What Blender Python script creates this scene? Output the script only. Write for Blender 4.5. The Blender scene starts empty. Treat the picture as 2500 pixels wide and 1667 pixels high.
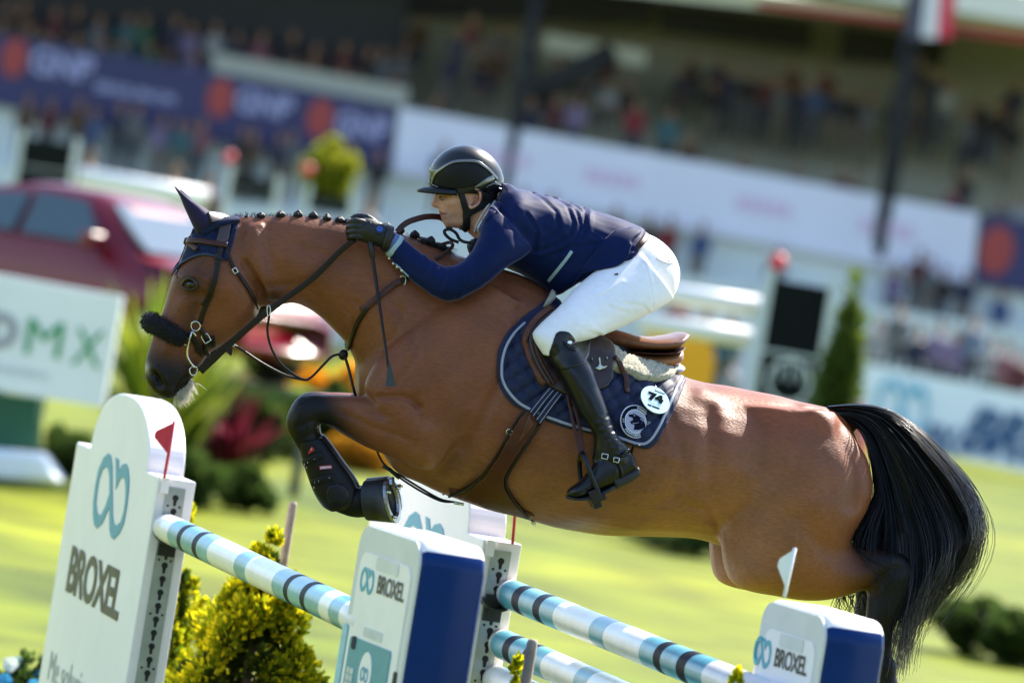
import bpy, bmesh, math, random
import numpy as np
from mathutils import Vector, Matrix
from mathutils.bvhtree import BVHTree
from mathutils.geometry import tessellate_polygon, delaunay_2d_cdt
random.seed(7); RNG = np.random.default_rng(7)
scene = bpy.context.scene
COL = scene.collection
# ------------------------------------------------------------------ camera
PW, PH = 2500.0, 1667.0                      # photograph size: pixel units used for tracing
LENS, SENSOR, CAM_H = 200.0, 36.0, 2.5
ROLL, PITCH = math.radians(9.2), math.radians(0.78)
FP = LENS / SENSOR * PW
fwd = np.array([0, math.cos(PITCH), -math.sin(PITCH)])
R0 = np.array([1.0, 0, 0]); U0 = np.cross(R0, fwd)
RT = math.cos(ROLL) * R0 + math.sin(ROLL) * U0
UP = -math.sin(ROLL) * R0 + math.cos(ROLL) * U0
CAM = np.array([0, 0, CAM_H])
cd = bpy.data.cameras.new('camera'); cam = bpy.data.objects.new('camera', cd); COL.objects.link(cam)
cam.matrix_world = Matrix([[RT[i], UP[i], -fwd[i], CAM[i]] for i in range(3)] + [[0, 0, 0, 1]])
cd.lens, cd.sensor_width, cd.sensor_fit = LENS, SENSOR, 'HORIZONTAL'
cd.clip_start, cd.clip_end = 0.5, 2000
cd.dof.use_dof = True; cd.dof.focus_distance = 18.1; cd.dof.aperture_fstop = 2.8
scene.camera = cam
# ------------------------------------------------------------------ sky, sun, exposure
SUN_EL, SUN_AZ = math.radians(46), math.radians(36)      # azimuth measured from +Y (away from camera) towards +X (right)
world = bpy.data.worlds.new('World'); scene.world = world; world.use_nodes = True
wn = world.node_tree.nodes; wl = world.node_tree.links
sky = wn.new('ShaderNodeTexSky'); sky.sky_type = 'NISHITA'; sky.sun_disc = False
sky.sun_elevation = SUN_EL; sky.sun_rotation = SUN_AZ; sky.air_density = 1.0; sky.dust_density = 0.4; sky.ozone_density = 1.0
wl.new(sky.outputs[0], wn['Background'].inputs[0]); wn['Background'].inputs[1].default_value = 0.15
sd = bpy.data.lights.new('sun', 'SUN'); sun = bpy.data.objects.new('sun', sd); COL.objects.link(sun)
sd.energy = 5.0; sd.angle = math.radians(0.5); sd.color = (1, 0.92, 0.80)
sdir = Vector((math.sin(SUN_AZ) * math.cos(SUN_EL), math.cos(SUN_AZ) * math.cos(SUN_EL), math.sin(SUN_EL)))
sun.rotation_euler = sdir.to_track_quat('Z', 'Y').to_euler(); sun.location = sdir * 60
vs = scene.view_settings
vs.view_transform = 'Standard'; vs.look = 'None'; vs.gamma = 1; vs.use_curve_mapping = False; vs.exposure = 1.4
scene.cycles.use_denoising = True; scene.cycles.max_bounces = 6; scene.cycles.sample_clamp_indirect = 6
# ------------------------------------------------------------------ pixel -> place helpers
def ray(x, y): return fwd + RT * ((x - PW / 2) / FP) - UP * ((y - PH / 2) / FP)
def at_z(x, y, z):
    d = ray(x, y); return CAM + d * ((z - CAM_H) / d[2])
def at_d(x, y, d): return CAM + ray(x, y) * d
def on_plane(x, y, Q, n):
    d = ray(x, y); return CAM + d * (np.dot(np.asarray(Q) - CAM, n) / np.dot(d, n))
def project(X):
    X = np.asarray(X) - CAM; z = X @ fwd
    return np.stack([PW / 2 + FP * (X @ RT) / z, PH / 2 - FP * (X @ UP) / z], -1)
ZZ = np.array([0, 0, 1.0])
# the horse's and rider's plane of symmetry
YAW = math.radians(9)
HE = np.array([math.cos(YAW), math.sin(YAW), 0]); HN = np.array([math.sin(YAW), -math.cos(YAW), 0])
HQ = at_d(1400, 950, 18.25)
def HP(x, y, off=0.0): return on_plane(x, y, HQ + HN * off, HN)
def local_px(X):
    X = np.asarray(X); o = (X - HQ) @ HN
    return project(X - o[..., None] * HN), o
def mirror(X):
    X = np.asarray(X); o = (X - HQ) @ HN
    return X - 2 * o[..., None] * HN
# ------------------------------------------------------------------ object helpers
def link(o, parent=None):
    COL.objects.link(o)
    if parent is not None: o.parent = parent; o.matrix_parent_inverse = parent.matrix_basis.inverted()
    return o
def tag(o, label, cat, group=None, kind=None):
    if label: o['label'] = label
    if cat: o['category'] = cat
    if group: o['group'] = group
    if kind: o['kind'] = kind
    return o
def thing(name, loc, label, cat, group=None):
    o = bpy.data.objects.new(name, None); o.empty_display_size = 0.1; COL.objects.link(o); o.location = Vector(loc)
    return tag(o, label, cat, group)
def mesh(name, V, Fc, mats=None, parent=None, smooth=False, mi=None, col=None):
    me = bpy.data.meshes.new(name)
    me.from_pydata([tuple(map(float, v)) for v in V], [], [tuple(map(int, f)) for f in Fc])
    me.update()
    if mats is not None:
        for m in (mats if isinstance(mats, (list, tuple)) else [mats]): me.materials.append(m)
    if mi is not None: me.polygons.foreach_set('material_index', np.asarray(mi, np.int32))
    if smooth: me.polygons.foreach_set('use_smooth', np.ones(len(me.polygons), bool))
    if col is not None:
        a = me.color_attributes.new('Col', 'FLOAT_COLOR', 'POINT')
        c = np.ones((len(V), 4), np.float32); c[:, :3] = col; a.data.foreach_set('color', c.ravel())
    return link(bpy.data.objects.new(name, me), parent)
def bevel(o, w=0.004, seg=2):
    m = o.modifiers.new('bevel', 'BEVEL'); m.width = w; m.segments = seg; m.limit_method = 'ANGLE'; m.angle_limit = math.radians(35); return o
class MB:                                                  # gathers pieces of ONE part
    def __init__(s): s.V = []; s.F = []; s.M = []
    def add(s, V, Fc, m=0):
        b = len(s.V); s.V += [np.asarray(v, float) for v in V]; s.F += [tuple(i + b for i in f) for f in Fc]; s.M += [m] * len(Fc); return s
    def box(s, O, ex, ey, ez, m=0):
        O, ex, ey, ez = map(lambda a: np.asarray(a, float), (O, ex, ey, ez))
        v = [O + a * ex + b * ey + c * ez for c in (0, 1) for b in (0, 1) for a in (0, 1)]
        f = [(0, 2, 3, 1), (4, 5, 7, 6), (0, 1, 5, 4), (1, 3, 7, 5), (3, 2, 6, 7), (2, 0, 4, 6)]
        if np.dot(np.cross(ex, ey), ez) < 0: f = [q[::-1] for q in f]
        return s.add(v, f, m)
    def build(s, name, mats, parent=None, smooth=False): return mesh(name, s.V, s.F, mats, parent, smooth, s.M)
def tube_geo(P, r, N=10, caps=True):
    P = np.asarray(P, float); n = len(P); r = np.full(n, r) if np.isscalar(r) else np.asarray(r, float)
    T = np.gradient(P, axis=0); T /= np.linalg.norm(T, axis=1)[:, None] + 1e-12
    ref = np.array([0, 0, 1.0]) if abs(T[0][2]) < 0.9 else np.array([1.0, 0, 0])
    V, Fc = [], []
    u = np.cross(T[0], ref); u /= np.linalg.norm(u)
    for i in range(n):
        u = u - T[i] * np.dot(u, T[i]); u /= np.linalg.norm(u) + 1e-12; w = np.cross(T[i], u)
        for k in range(N):
            a = 2 * math.pi * k / N; V.append(P[i] + r[i] * (math.cos(a) * u + math.sin(a) * w))
    for i in range(n - 1):
        for k in range(N): Fc.append((i * N + k, i * N + (k + 1) % N, (i + 1) * N + (k + 1) % N, (i + 1) * N + k))
    if caps: Fc.append(tuple(range(N))[::-1]); Fc.append(tuple((n - 1) * N + k for k in range(N)))
    return V, Fc
def tube(name, P, r, mat, parent=None, N=10): V, Fc = tube_geo(P, r, N); return mesh(name, V, Fc, mat, parent, True)
def crom(P, m=6, closed=False):                            # Catmull-Rom resampling
    P = np.asarray(P, float); n = len(P); out = []
    for i in range(n if closed else n - 1):
        g = (lambda j: P[j % n]) if closed else (lambda j: P[min(max(j, 0), n - 1)])
        a, b, c, d = g(i - 1), g(i), g(i + 1), g(i + 2)
        for k in range(m):
            t = k / m
            out.append(0.5 * (2 * b + (c - a) * t + (2 * a - 5 * b + 4 * c - d) * t * t + (3 * b - a - 3 * c + d) * t ** 3))
    if not closed: out.append(P[-1])
    return np.array(out)
def loft(secs, m=6, N=28, e=2.0):                          # rows: top x,y  bottom x,y  half-width  offset
    S = crom([list(s) + [0.0] * (6 - len(s)) for s in secs], m); V, Fc = [], []
    for tx, ty, bx, by, hw, off in S:
        A, B = HP(tx, ty, off), HP(bx, by, off); c, v = (A + B) / 2, (A - B) / 2
        for k in range(N):
            a = 2 * math.pi * k / N; ca, sa = math.cos(a), math.sin(a)
            V.append(c + v * math.copysign(abs(ca) ** (2 / e), ca) + HN * (max(hw, 0.002) * math.copysign(abs(sa) ** (2 / e), sa)))
    n = len(S)
    for i in range(n - 1):
        for k in range(N): Fc.append((i * N + k, i * N + (k + 1) % N, (i + 1) * N + (k + 1) % N, (i + 1) * N + k))
    Fc.append(tuple(range(N))[::-1]); Fc.append(tuple((n - 1) * N + k for k in range(N)))
    return V, Fc
def ball(c, r, N=14):
    r = np.ones(3) * r if np.isscalar(r) else np.asarray(r); V, Fc = [], []
    for i in range(N + 1):
        t = math.pi * i / N
        for k in range(N * 2):
            p = math.pi * k / N; V.append(np.asarray(c) + r * np.array([math.sin(t) * math.cos(p), math.sin(t) * math.sin(p), math.cos(t)]))
    M = N * 2
    for i in range(N):
        for k in range(M): Fc.append((i * M + k, (i + 1) * M + k, (i + 1) * M + (k + 1) % M, i * M + (k + 1) % M))
    return V, Fc
def smooth_np(V, E, it, lam=0.5, mu=-0.52):
    V = V.copy(); n = len(V); deg = np.bincount(E.ravel(), minlength=n).astype(float)[:, None]; deg[deg == 0] = 1
    for k in range(it):
        for f in (lam, mu):
            s = np.stack([np.bincount(E[:, 0], V[E[:, 1], c], n) + np.bincount(E[:, 1], V[E[:, 0], c], n) for c in range(3)], 1)
            V += f * (s / deg - V)
    return V
def fuse(pieces, vox, it=8, plain=0):                      # voxel-union of closed pieces into one continuous skin
    mb = MB()
    for V, Fc in pieces: mb.add(V, Fc)
    me = bpy.data.meshes.new('t'); me.from_pydata([tuple(v) for v in mb.V], [], mb.F); me.update()
    bm = bmesh.new(); bm.from_mesh(me); bmesh.ops.recalc_face_normals(bm, faces=bm.faces); bm.to_mesh(me); bm.free()
    o = bpy.data.objects.new('t', me); COL.objects.link(o)
    md = o.modifiers.new('r', 'REMESH'); md.mode = 'VOXEL'; md.voxel_size = vox
    dg = bpy.context.evaluated_depsgraph_get(); ev = o.evaluated_get(dg); em = bpy.data.meshes.new_from_object(ev)
    V = np.empty(len(em.vertices) * 3); em.vertices.foreach_get('co', V); V = V.reshape(-1, 3)
    E = np.empty(len(em.edges) * 2, np.int64); em.edges.foreach_get('vertices', E); E = E.reshape(-1, 2)
    Fc = [tuple(p.vertices) for p in em.polygons]
    bpy.data.objects.remove(o); bpy.data.meshes.remove(me); bpy.data.meshes.remove(em)
    V = smooth_np(V, E, plain, 0.5, 0.0) if plain else V
    return smooth_np(V, E, it), Fc, E
def vnormals(V, Fc):
    V = np.asarray(V); N = np.zeros_like(V)
    F4 = np.array([f if len(f) == 4 else (f[0], f[1], f[2], f[2]) for f in Fc])
    fn = np.cross(V[F4[:, 2]] - V[F4[:, 0]], V[F4[:, 3]] - V[F4[:, 1]])
    for k in range(4): np.add.at(N, F4[:, k], fn)
    return N / (np.linalg.norm(N, axis=1)[:, None] + 1e-12)
def bvh_of(V, Fc): return BVHTree.FromPolygons([tuple(v) for v in V], [tuple(f) for f in Fc])
def seg_dist(P, line):                                     # distance of 2-D points to a polyline
    line = np.asarray(line, float); d = np.full(len(P), 1e9)
    for a, b in zip(line[:-1], line[1:]):
        ab = b - a; t = np.clip(((P - a) @ ab) / (ab @ ab + 1e-9), 0, 1); d = np.minimum(d, np.linalg.norm(P - a - t[:, None] * ab, axis=1))
    return d
def hit(bvh, x, y, off=0.15):
    d = Vector(ray(x, y)).normalized(); p, nn, _, _ = bvh.ray_cast(Vector(CAM), d)
    if p is None:
        p, nn, _, _ = bvh.find_nearest(Vector(HP(x, y, off)))
        return np.array(p), np.array(nn)
    return np.array(p), np.array(nn if nn.dot(d) < 0 else -nn)
def inside(P, poly):
    x, y = P[:, 0], P[:, 1]; r = np.zeros(len(P), bool); n = len(poly)
    for i in range(n):
        (x1, y1), (x2, y2) = poly[i], poly[(i + 1) % n]
        c = (y1 > y) != (y2 > y); r ^= c & (x < (x2 - x1) * (y - y1) / (y2 - y1 + 1e-12) + x1)
    return r
def resample(poly, s):
    out = []
    for i in range(len(poly)):
        a, b = np.array(poly[i], float), np.array(poly[(i + 1) % len(poly)], float); k = max(1, int(np.linalg.norm(b - a) / s))
        out += [a + (b - a) * j / k for j in range(k)]
    return np.array(out)
def drape_geo(poly, bvh, off, thick, s=8, bump=None, off_fb=0.15, it=3, edge=0.45, face=None):
    B = resample(poly, s); nb = len(B); lo, hi = B.min(0), B.max(0)
    gx, gy = np.meshgrid(np.arange(lo[0] + s / 2, hi[0], s), np.arange(lo[1] + s / 2, hi[1], s)); G = np.stack([gx.ravel(), gy.ravel()], 1)
    G[:, 0] += ((np.round((G[:, 1] - lo[1]) / s)) % 2) * s / 2
    G = G[inside(G, B)]
    if len(G): G = G[np.min(np.linalg.norm(G[:, None] - B[None], axis=2), axis=1) > s * 0.55] if len(G) * nb < 4e6 else G
    P = np.concatenate([B, G])
    vs_, _, fs_ = delaunay_2d_cdt([Vector(p) for p in P], [], [list(range(nb))], 1, 1e-4)[:3]
    P = np.array([tuple(v) for v in vs_]); tri = [tuple(f) for f in fs_ if len(f) == 3]
    X = np.zeros((len(P), 3)); Nn = np.zeros((len(P), 3))
    for i, (x, y) in enumerate(P): X[i], Nn[i] = hit(bvh, x, y, off_fb)
    E = np.array(sorted({tuple(sorted(e)) for f in tri for e in ((f[0], f[1]), (f[1], f[2]), (f[2], f[0]))}))
    Nn = smooth_np(Nn, E, 6, 0.5, 0.0); Nn /= np.linalg.norm(Nn, axis=1)[:, None] + 1e-9
    if it: X = smooth_np(X, E, it, 0.5, 0.0)
    cnt = {}
    for f in tri:
        for a, b in ((f[0], f[1]), (f[1], f[2]), (f[2], f[0])): cnt[(min(a, b), max(a, b))] = cnt.get((min(a, b), max(a, b)), 0) + 1
    bd = [(a, b) for f in tri for a, b in ((f[0], f[1]), (f[1], f[2]), (f[2], f[0])) if cnt[(min(a, b), max(a, b))] == 1]
    th = np.full(len(P), float(thick)); th[[i for e in bd for i in e]] *= edge
    if bump is not None: th = th + bump(P)
    top = X + Nn * (off + th)[:, None]; bot = X + Nn * off
    n = len(P); fl = [tuple(f) for f in tri]
    # orient towards camera
    f0 = fl[0]; nn = np.cross(top[f0[1]] - top[f0[0]], top[f0[2]] - top[f0[0]])
    if np.dot(nn, Nn[f0[0]]) < 0: fl = [f[::-1] for f in fl]; bd = [(b, a) for a, b in bd]
    Fc = fl + [tuple(i + n for i in f[::-1]) for f in fl] + [(b, a, a + n, b + n) for a, b in bd]
    return np.concatenate([top, bot]), Fc
def drape(name, poly, bvh, off, thick, mat, parent=None, **k):
    V, Fc = drape_geo(poly, bvh, off, thick, **k); return mesh(name, V, Fc, mat, parent, True)
def strap_geo(px, w, th, bvh=None, off=0.002, offs=None, m=6, prof=8, twist=None):
    px = crom(px, m); n = len(px)
    if bvh is not None:
        H = [hit(bvh, x, y) for x, y in px]; X = np.array([h[0] for h in H]); Nn = np.array([h[1] for h in H])
        for _ in range(4):
            X[1:-1] = 0.5 * X[1:-1] + 0.25 * (X[:-2] + X[2:]); Nn[1:-1] = 0.5 * Nn[1:-1] + 0.25 * (Nn[:-2] + Nn[2:])
        Nn /= np.linalg.norm(Nn, axis=1)[:, None]; X = X + Nn * (off + th / 2)
    else:
        oo = crom([[o, 0] for o in offs], m)[:, 0]; X = np.array([HP(x, y, o) for (x, y), o in zip(px, oo)]); Nn = np.tile(HN, (n, 1))
    return ribbon_geo(X, Nn, w, th, prof)
def ribbon_geo(X, Nn, w, th, prof=8):
    X = np.asarray(X, float); Nn = np.asarray(Nn, float); n = len(X); w = np.full(n, w) if np.isscalar(w) else np.interp(np.linspace(0, 1, n), np.linspace(0, 1, len(w)), w)
    T = np.gradient(X, axis=0); T /= np.linalg.norm(T, axis=1)[:, None]; Bn = np.cross(T, Nn); Bn /= np.linalg.norm(Bn, axis=1)[:, None] + 1e-9; N2 = np.cross(Bn, T)
    pr = [(-.5, -.35), (-.42, -.5), (.42, -.5), (.5, -.35), (.5, .35), (.42, .5), (-.42, .5), (-.5, .35)]
    V = [X[i] + Bn[i] * (a * w[i]) + N2[i] * (b * th) for i in range(n) for a, b in pr]; N = 8
    Fc = [(i * N + k, i * N + (k + 1) % N, (i + 1) * N + (k + 1) % N, (i + 1) * N + k) for i in range(n - 1) for k in range(N)]
    return V, Fc + [tuple(range(N))[::-1], tuple((n - 1) * N + k for k in range(N))]
def strap(name, px, w, th, mat, parent=None, **k): V, Fc = strap_geo(px, w, th, **k); return mesh(name, V, Fc, mat, parent, True)
# flat lettering and marks: real thin geometry on a plane
class Frame:
    def __init__(s, O, ex, ey):
        s.O = np.asarray(O, float); s.ex = np.asarray(ex, float); s.ey = np.asarray(ey, float); s.n = np.cross(s.ex, s.ey)
    def pt(s, u, v, h=0.0): return s.O + s.ex * u + s.ey * v + s.n * h
    def uv(s, x, y):
        p = on_plane(x, y, s.O, s.n) - s.O; return np.array([p @ s.ex, p @ s.ey])
def flat_geo(polys, fr, h0=0.001, h1=0.003):               # polygon with holes, in frame coordinates
    vec = [[Vector((p[0], p[1], 0)) for p in q] for q in polys]; tri = tessellate_polygon(vec); P = [p for q in polys for p in q]; n = len(P)
    V = [fr.pt(p[0], p[1], h1) for p in P] + [fr.pt(p[0], p[1], h0) for p in P]
    a = sum((P[t[1]][0] - P[t[0]][0]) * (P[t[2]][1] - P[t[0]][1]) - (P[t[2]][0] - P[t[0]][0]) * (P[t[1]][1] - P[t[0]][1]) for t in tri)
    Fc = [tuple(t) if a > 0 else tuple(t)[::-1] for t in tri]; b = 0
    for q in polys:
        m = len(q); Fc += [(b + i, b + n + i, b + n + (i + 1) % m, b + (i + 1) % m) for i in range(m)]; b += m
    return V, Fc
def flat(name, polys, fr, mat, parent, h0=0.001, h1=0.003): V, Fc = flat_geo(polys, fr, h0, h1); return mesh(name, V, Fc, mat, parent)
_txt = {}
def text_geo(s, bold=0.0, space=1.0):
    k = (s, bold, space)
    if k not in _txt:
        c = bpy.data.curves.new('t', 'FONT'); c.body = s; c.size = 1; c.offset = bold; c.space_character = space; c.resolution_u = 4
        o = bpy.data.objects.new('t', c); COL.objects.link(o); dg = bpy.context.evaluated_depsgraph_get()
        me = bpy.data.meshes.new_from_object(o.evaluated_get(dg)); V = np.array([v.co[:] for v in me.vertices]); Fc = [tuple(p.vertices) for p in me.polygons]
        bpy.data.objects.remove(o); bpy.data.curves.remove(c); bpy.data.meshes.remove(me); V[:, :2] -= V[:, :2].min(0); V[:, :2] /= np.maximum(V[:, :2].max(0), 1e-6)
        _txt[k] = (V, Fc)
    return _txt[k]
def letters(name, s, fr, u0, v0, w, h, mat, parent, lift=0.003, bold=0.0, slant=0.0, bend=None, space=1.0):
    V, Fc = text_geo(s, bold, space); out = []
    for x, y, _ in V:
        p = (u0 + w * x + slant * y * h, v0 + h * y)
        if bend: p = bend(x, y)
        out.append(fr.pt(p[0], p[1], lift))
    f0 = Fc[0]; nn = np.cross(out[f0[1]] - out[f0[0]], out[f0[2]] - out[f0[0]])
    if np.dot(nn, fr.n) < 0: Fc = [f[::-1] for f in Fc]
    return mesh(name, out, Fc, mat, parent)
def rrect(u0, v0, u1, v1, r, k=6):
    out = []
    for cx, cy, a0 in ((u1 - r, v1 - r, 0), (u0 + r, v1 - r, 90), (u0 + r, v0 + r, 180), (u1 - r, v0 + r, 270)):
        out += [(cx + r * math.cos(math.radians(a0 + 90 * i / k)), cy + r * math.sin(math.radians(a0 + 90 * i / k))) for i in range(k + 1)]
    return out
def circ(cx, cy, r, k=32, ry=None): return [(cx + r * math.cos(2 * math.pi * i / k), cy + (ry or r) * math.sin(2 * math.pi * i / k)) for i in range(k)]
# ------------------------------------------------------------------ materials
MATS = {}
def mat(name, col, rough=0.5, metal=0.0, var=0.12, scale=30.0, bump=0.0, bscale=None, spec=0.5, sheen=0.0, coat=0.0, attr=False, detail=4, stretch=None, trans=0.0, alpha=None, dirt=0.0):
    if name in MATS: return MATS[name]
    m = bpy.data.materials.new(name); m.use_nodes = True; N = m.node_tree.nodes; L = m.node_tree.links; b = N['Principled BSDF']
    b.inputs['Roughness'].default_value = rough; b.inputs['Metallic'].default_value = metal; b.inputs['Specular IOR Level'].default_value = spec
    b.inputs['Sheen Weight'].default_value = sheen; b.inputs['Coat Weight'].default_value = coat; b.inputs['Coat Roughness'].default_value = 0.15
    tc = N.new('ShaderNodeTexCoord'); mp = N.new('ShaderNodeMapping'); L.new(tc.outputs['Object'], mp.inputs[0])
    if stretch: mp.inputs['Scale'].default_value = stretch
    nz = N.new('ShaderNodeTexNoise'); nz.inputs['Scale'].default_value = scale; nz.inputs['Detail'].default_value = detail; L.new(mp.outputs[0], nz.inputs['Vector'])
    mr = N.new('ShaderNodeMapRange'); mr.inputs[1].default_value = 0.3; mr.inputs[2].default_value = 0.7; mr.inputs[3].default_value = 1 - var; mr.inputs[4].default_value = 1 + var; L.new(nz.outputs['Fac'], mr.inputs[0])
    mx = N.new('ShaderNodeMix'); mx.data_type = 'RGBA'; mx.blend_type = 'MULTIPLY'; mx.inputs['Factor'].default_value = 1.0
    if attr: at = N.new('ShaderNodeVertexColor'); at.layer_name = 'Col'; L.new(at.outputs['Color'], mx.inputs['A'])
    else: mx.inputs['A'].default_value = (*col, 1)
    L.new(mr.outputs[0], mx.inputs['B']); out = mx.outputs['Result']
    if dirt:
        n3 = N.new('ShaderNodeTexNoise'); n3.inputs['Scale'].default_value = 3.0; n3.inputs['Detail'].default_value = 8; n3.inputs['Roughness'].default_value = 0.7; L.new(tc.outputs['Object'], n3.inputs['Vector'])
        r3 = N.new('ShaderNodeMapRange'); r3.inputs[1].default_value = 0.55; r3.inputs[2].default_value = 0.78; r3.inputs[4].default_value = dirt; L.new(n3.outputs['Fac'], r3.inputs[0])
        m4 = N.new('ShaderNodeMapping'); m4.inputs['Scale'].default_value = (7, 7, 60); m4.inputs['Rotation'].default_value = (.5, .3, .2); L.new(tc.outputs['Object'], m4.inputs[0])
        n4 = N.new('ShaderNodeTexNoise'); n4.inputs['Scale'].default_value = 2.0; n4.inputs['Detail'].default_value = 5; n4.inputs['Roughness'].default_value = 0.75; L.new(m4.outputs[0], n4.inputs['Vector'])
        r4_ = N.new('ShaderNodeMapRange'); r4_.inputs[1].default_value = 0.66; r4_.inputs[2].default_value = 0.76; r4_.inputs[4].default_value = min(1, dirt * 3.5); L.new(n4.outputs['Fac'], r4_.inputs[0])
        ad = N.new('ShaderNodeMath'); ad.operation = 'MAXIMUM'; L.new(r3.outputs[0], ad.inputs[0]); L.new(r4_.outputs[0], ad.inputs[1]); r3 = ad
        m3 = N.new('ShaderNodeMix'); m3.data_type = 'RGBA'; L.new(r3.outputs[0], m3.inputs['Factor']); L.new(out, m3.inputs['A']); m3.inputs['B'].default_value = (0.18, 0.15, 0.11, 1); out = m3.outputs['Result']
    L.new(out, b.inputs['Base Color'])
    if bump:
        n2 = N.new('ShaderNodeTexNoise'); n2.inputs['Scale'].default_value = bscale or scale * 4; n2.inputs['Detail'].default_value = 3; L.new(mp.outputs[0], n2.inputs['Vector'])
        bp = N.new('ShaderNodeBump'); bp.inputs['Strength'].default_value = bump; bp.inputs['Distance'].default_value = 0.004; L.new(n2.outputs['Fac'], bp.inputs['Height']); L.new(bp.outputs[0], b.inputs['Normal'])
    if trans:
        t = N.new('ShaderNodeBsdfTranslucent'); L.new(out, t.inputs[0]); ms = N.new('ShaderNodeMixShader'); ms.inputs[0].default_value = trans
        L.new(b.outputs[0], ms.inputs[1]); L.new(t.outputs[0], ms.inputs[2]); L.new(ms.outputs[0], N['Material Output'].inputs[0])
    MATS[name] = m; return m
M_white = mat('white_paint', (0.89, 0.84, 0.82), 0.4, var=0.03, scale=6, dirt=0.09)
M_navy = mat('navy_cloth', (0.006, 0.012, 0.055), 0.8, var=0.15, scale=60, bump=0.25, bscale=500, sheen=0.25, spec=0.25)
M_black = mat('black_leather', (0.003, 0.003, 0.004), 0.38, var=0.2, scale=40, bump=0.12, bscale=220, spec=.28)
M_steel = mat('steel', (0.62, 0.62, 0.6), 0.22, 1.0, var=0.1)
M_brown = mat('brown_leather', (0.055, 0.017, 0.010), 0.42, var=0.25, scale=35, bump=0.12, bscale=260, spec=.3)
M_tan = mat('tan_leather', (0.10, 0.032, 0.016), 0.45, var=0.25, scale=22, bump=0.12, bscale=260, spec=.3)
M_dark = mat('dark_hole', (0.006, 0.006, 0.007), 0.7, var=0.1)
# ================================================================== ground
def grass_mat():
    m = bpy.data.materials.new('mown_grass'); m.use_nodes = True; N = m.node_tree.nodes; L = m.node_tree.links; b = N['Principled BSDF']
    tc = N.new('ShaderNodeTexCoord'); cols = []
    def noise(sc, det=4): n = N.new('ShaderNodeTexNoise'); n.inputs['Scale'].default_value = sc; n.inputs['Detail'].default_value = det; L.new(tc.outputs['Object'], n.inputs['Vector']); return n.outputs['Fac']
    r = N.new('ShaderNodeValToRGB'); r.color_ramp.elements[0].position = 0.3; r.color_ramp.elements[1].position = 0.7
    r.color_ramp.elements[0].color = (0.075, 0.108, 0.001, 1); r.color_ramp.elements[1].color = (0.215, 0.232, 0.002, 1); L.new(noise(0.16), r.inputs[0])
    r2 = N.new('ShaderNodeMapRange'); r2.inputs[1].default_value = 0.35; r2.inputs[2].default_value = 0.65; r2.inputs[3].default_value = 0.6; r2.inputs[4].default_value = 1.3; L.new(noise(0.9, 8), r2.inputs[0])
    mx = N.new('ShaderNodeMix'); mx.data_type = 'RGBA'; mx.blend_type = 'MULTIPLY'; mx.inputs['Factor'].default_value = 1; L.new(r.outputs[0], mx.inputs['A']); L.new(r2.outputs[0], mx.inputs['B'])
    L.new(mx.outputs['Result'], b.inputs['Base Color']); b.inputs['Roughness'].default_value = 0.6; b.inputs['Specular IOR Level'].default_value = 0.1; b.inputs['Specular Tint'].default_value = (0.8, 0.9, 0.3, 1)
    bp = N.new('ShaderNodeBump'); bp.inputs['Strength'].default_value = 0.6; bp.inputs['Distance'].default_value = 0.03; L.new(noise(30, 4), bp.inputs['Height']); L.new(bp.outputs[0], b.inputs['Normal'])
    return m
xs = np.linspace(-1, 1, 61); gx = np.sign(xs) * np.abs(xs) ** 2 * 900; ys = np.linspace(-60, 900, 70)
V = [(x, y, 0.03 * math.sin(x * .21) * math.cos(y * .17)) for y in ys for x in gx]
Fc = [(j * 61 + i, j * 61 + i + 1, (j + 1) * 61 + i + 1, (j + 1) * 61 + i) for j in range(69) for i in range(60)]
tag(mesh('grass_field', V, Fc, grass_mat(), smooth=True), 'bright mown grass of the jumping arena', 'grass', kind='structure')

# ================================================================== the oxer the horse is jumping
PA = math.radians(13.9)
PD = np.array([math.sin(PA), -math.cos(PA), 0]); PT = np.array([math.cos(PA), math.sin(PA), 0]); ZZ = np.array([0, 0, 1.0])   # along the poles (towards camera), along the jump
M_teal = mat('teal_paint', (0.10, 0.36, 0.47), 0.3, var=0.18, scale=14, dirt=0.05)
M_dnavy = mat('band_navy', (0.004, 0.008, 0.022), 0.55, var=0.2, scale=14, spec=.12)
M_polewhite = mat('pole_white', (0.84, 0.80, 0.79), 0.28, var=0.06, scale=14, dirt=0.2)
M_logo = mat('logo_teal', (0.05, 0.30, 0.42), 0.45, var=0.03)
M_type = mat('type_dark', (0.045, 0.04, 0.025), 0.5, var=0.03)
M_type2 = mat('type_charcoal', (0.018, 0.018, 0.022), 0.5, var=0.03)
M_greytype = mat('type_grey', (0.42, 0.44, 0.44), 0.5, var=0.03)
M_plate = mat('plate_metal', (0.40, 0.43, 0.43), 0.35, 0.6, var=0.12, scale=25)
def zoom_pts(pts, x0, y0, z): return [(x0 + x / z, y0 + y / z) for x, y in pts]
LOGO_OUT = zoom_pts([(485,690),(512,712),(515,822),(548,760),(585,750),(606,800),(613,900),(608,1020),(590,1170),(560,1325),(520,1418),(465,1475),(440,1452),(425,1380),(424,1160),(355,1322),(305,1370),(280,1340),(268,1250),(270,1120),(290,960),(322,800),(370,692),(415,650),(440,682),(452,780),(455,1240),(465,1318),(490,1346),(532,1308),(560,1215),(577,1090),(580,980),(572,905),(550,877),(520,910),(487,995)], 160, 940, 3.92)
LOGO_IN = zoom_pts([(425,1040),(425,870),(412,800),(388,780),(356,812),(327,900),(306,1030),(297,1130),(305,1210),(325,1246),(350,1235),(387,1155)], 160, 940, 3.92)
cA = at_z(387, 1163, 1.57); cA0 = cA.copy(); cA0[2] = 0
FA = Frame(cA0, PD, ZZ)                                    # panel face of the big wing: u runs towards the near end (0 at its near edge)
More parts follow.
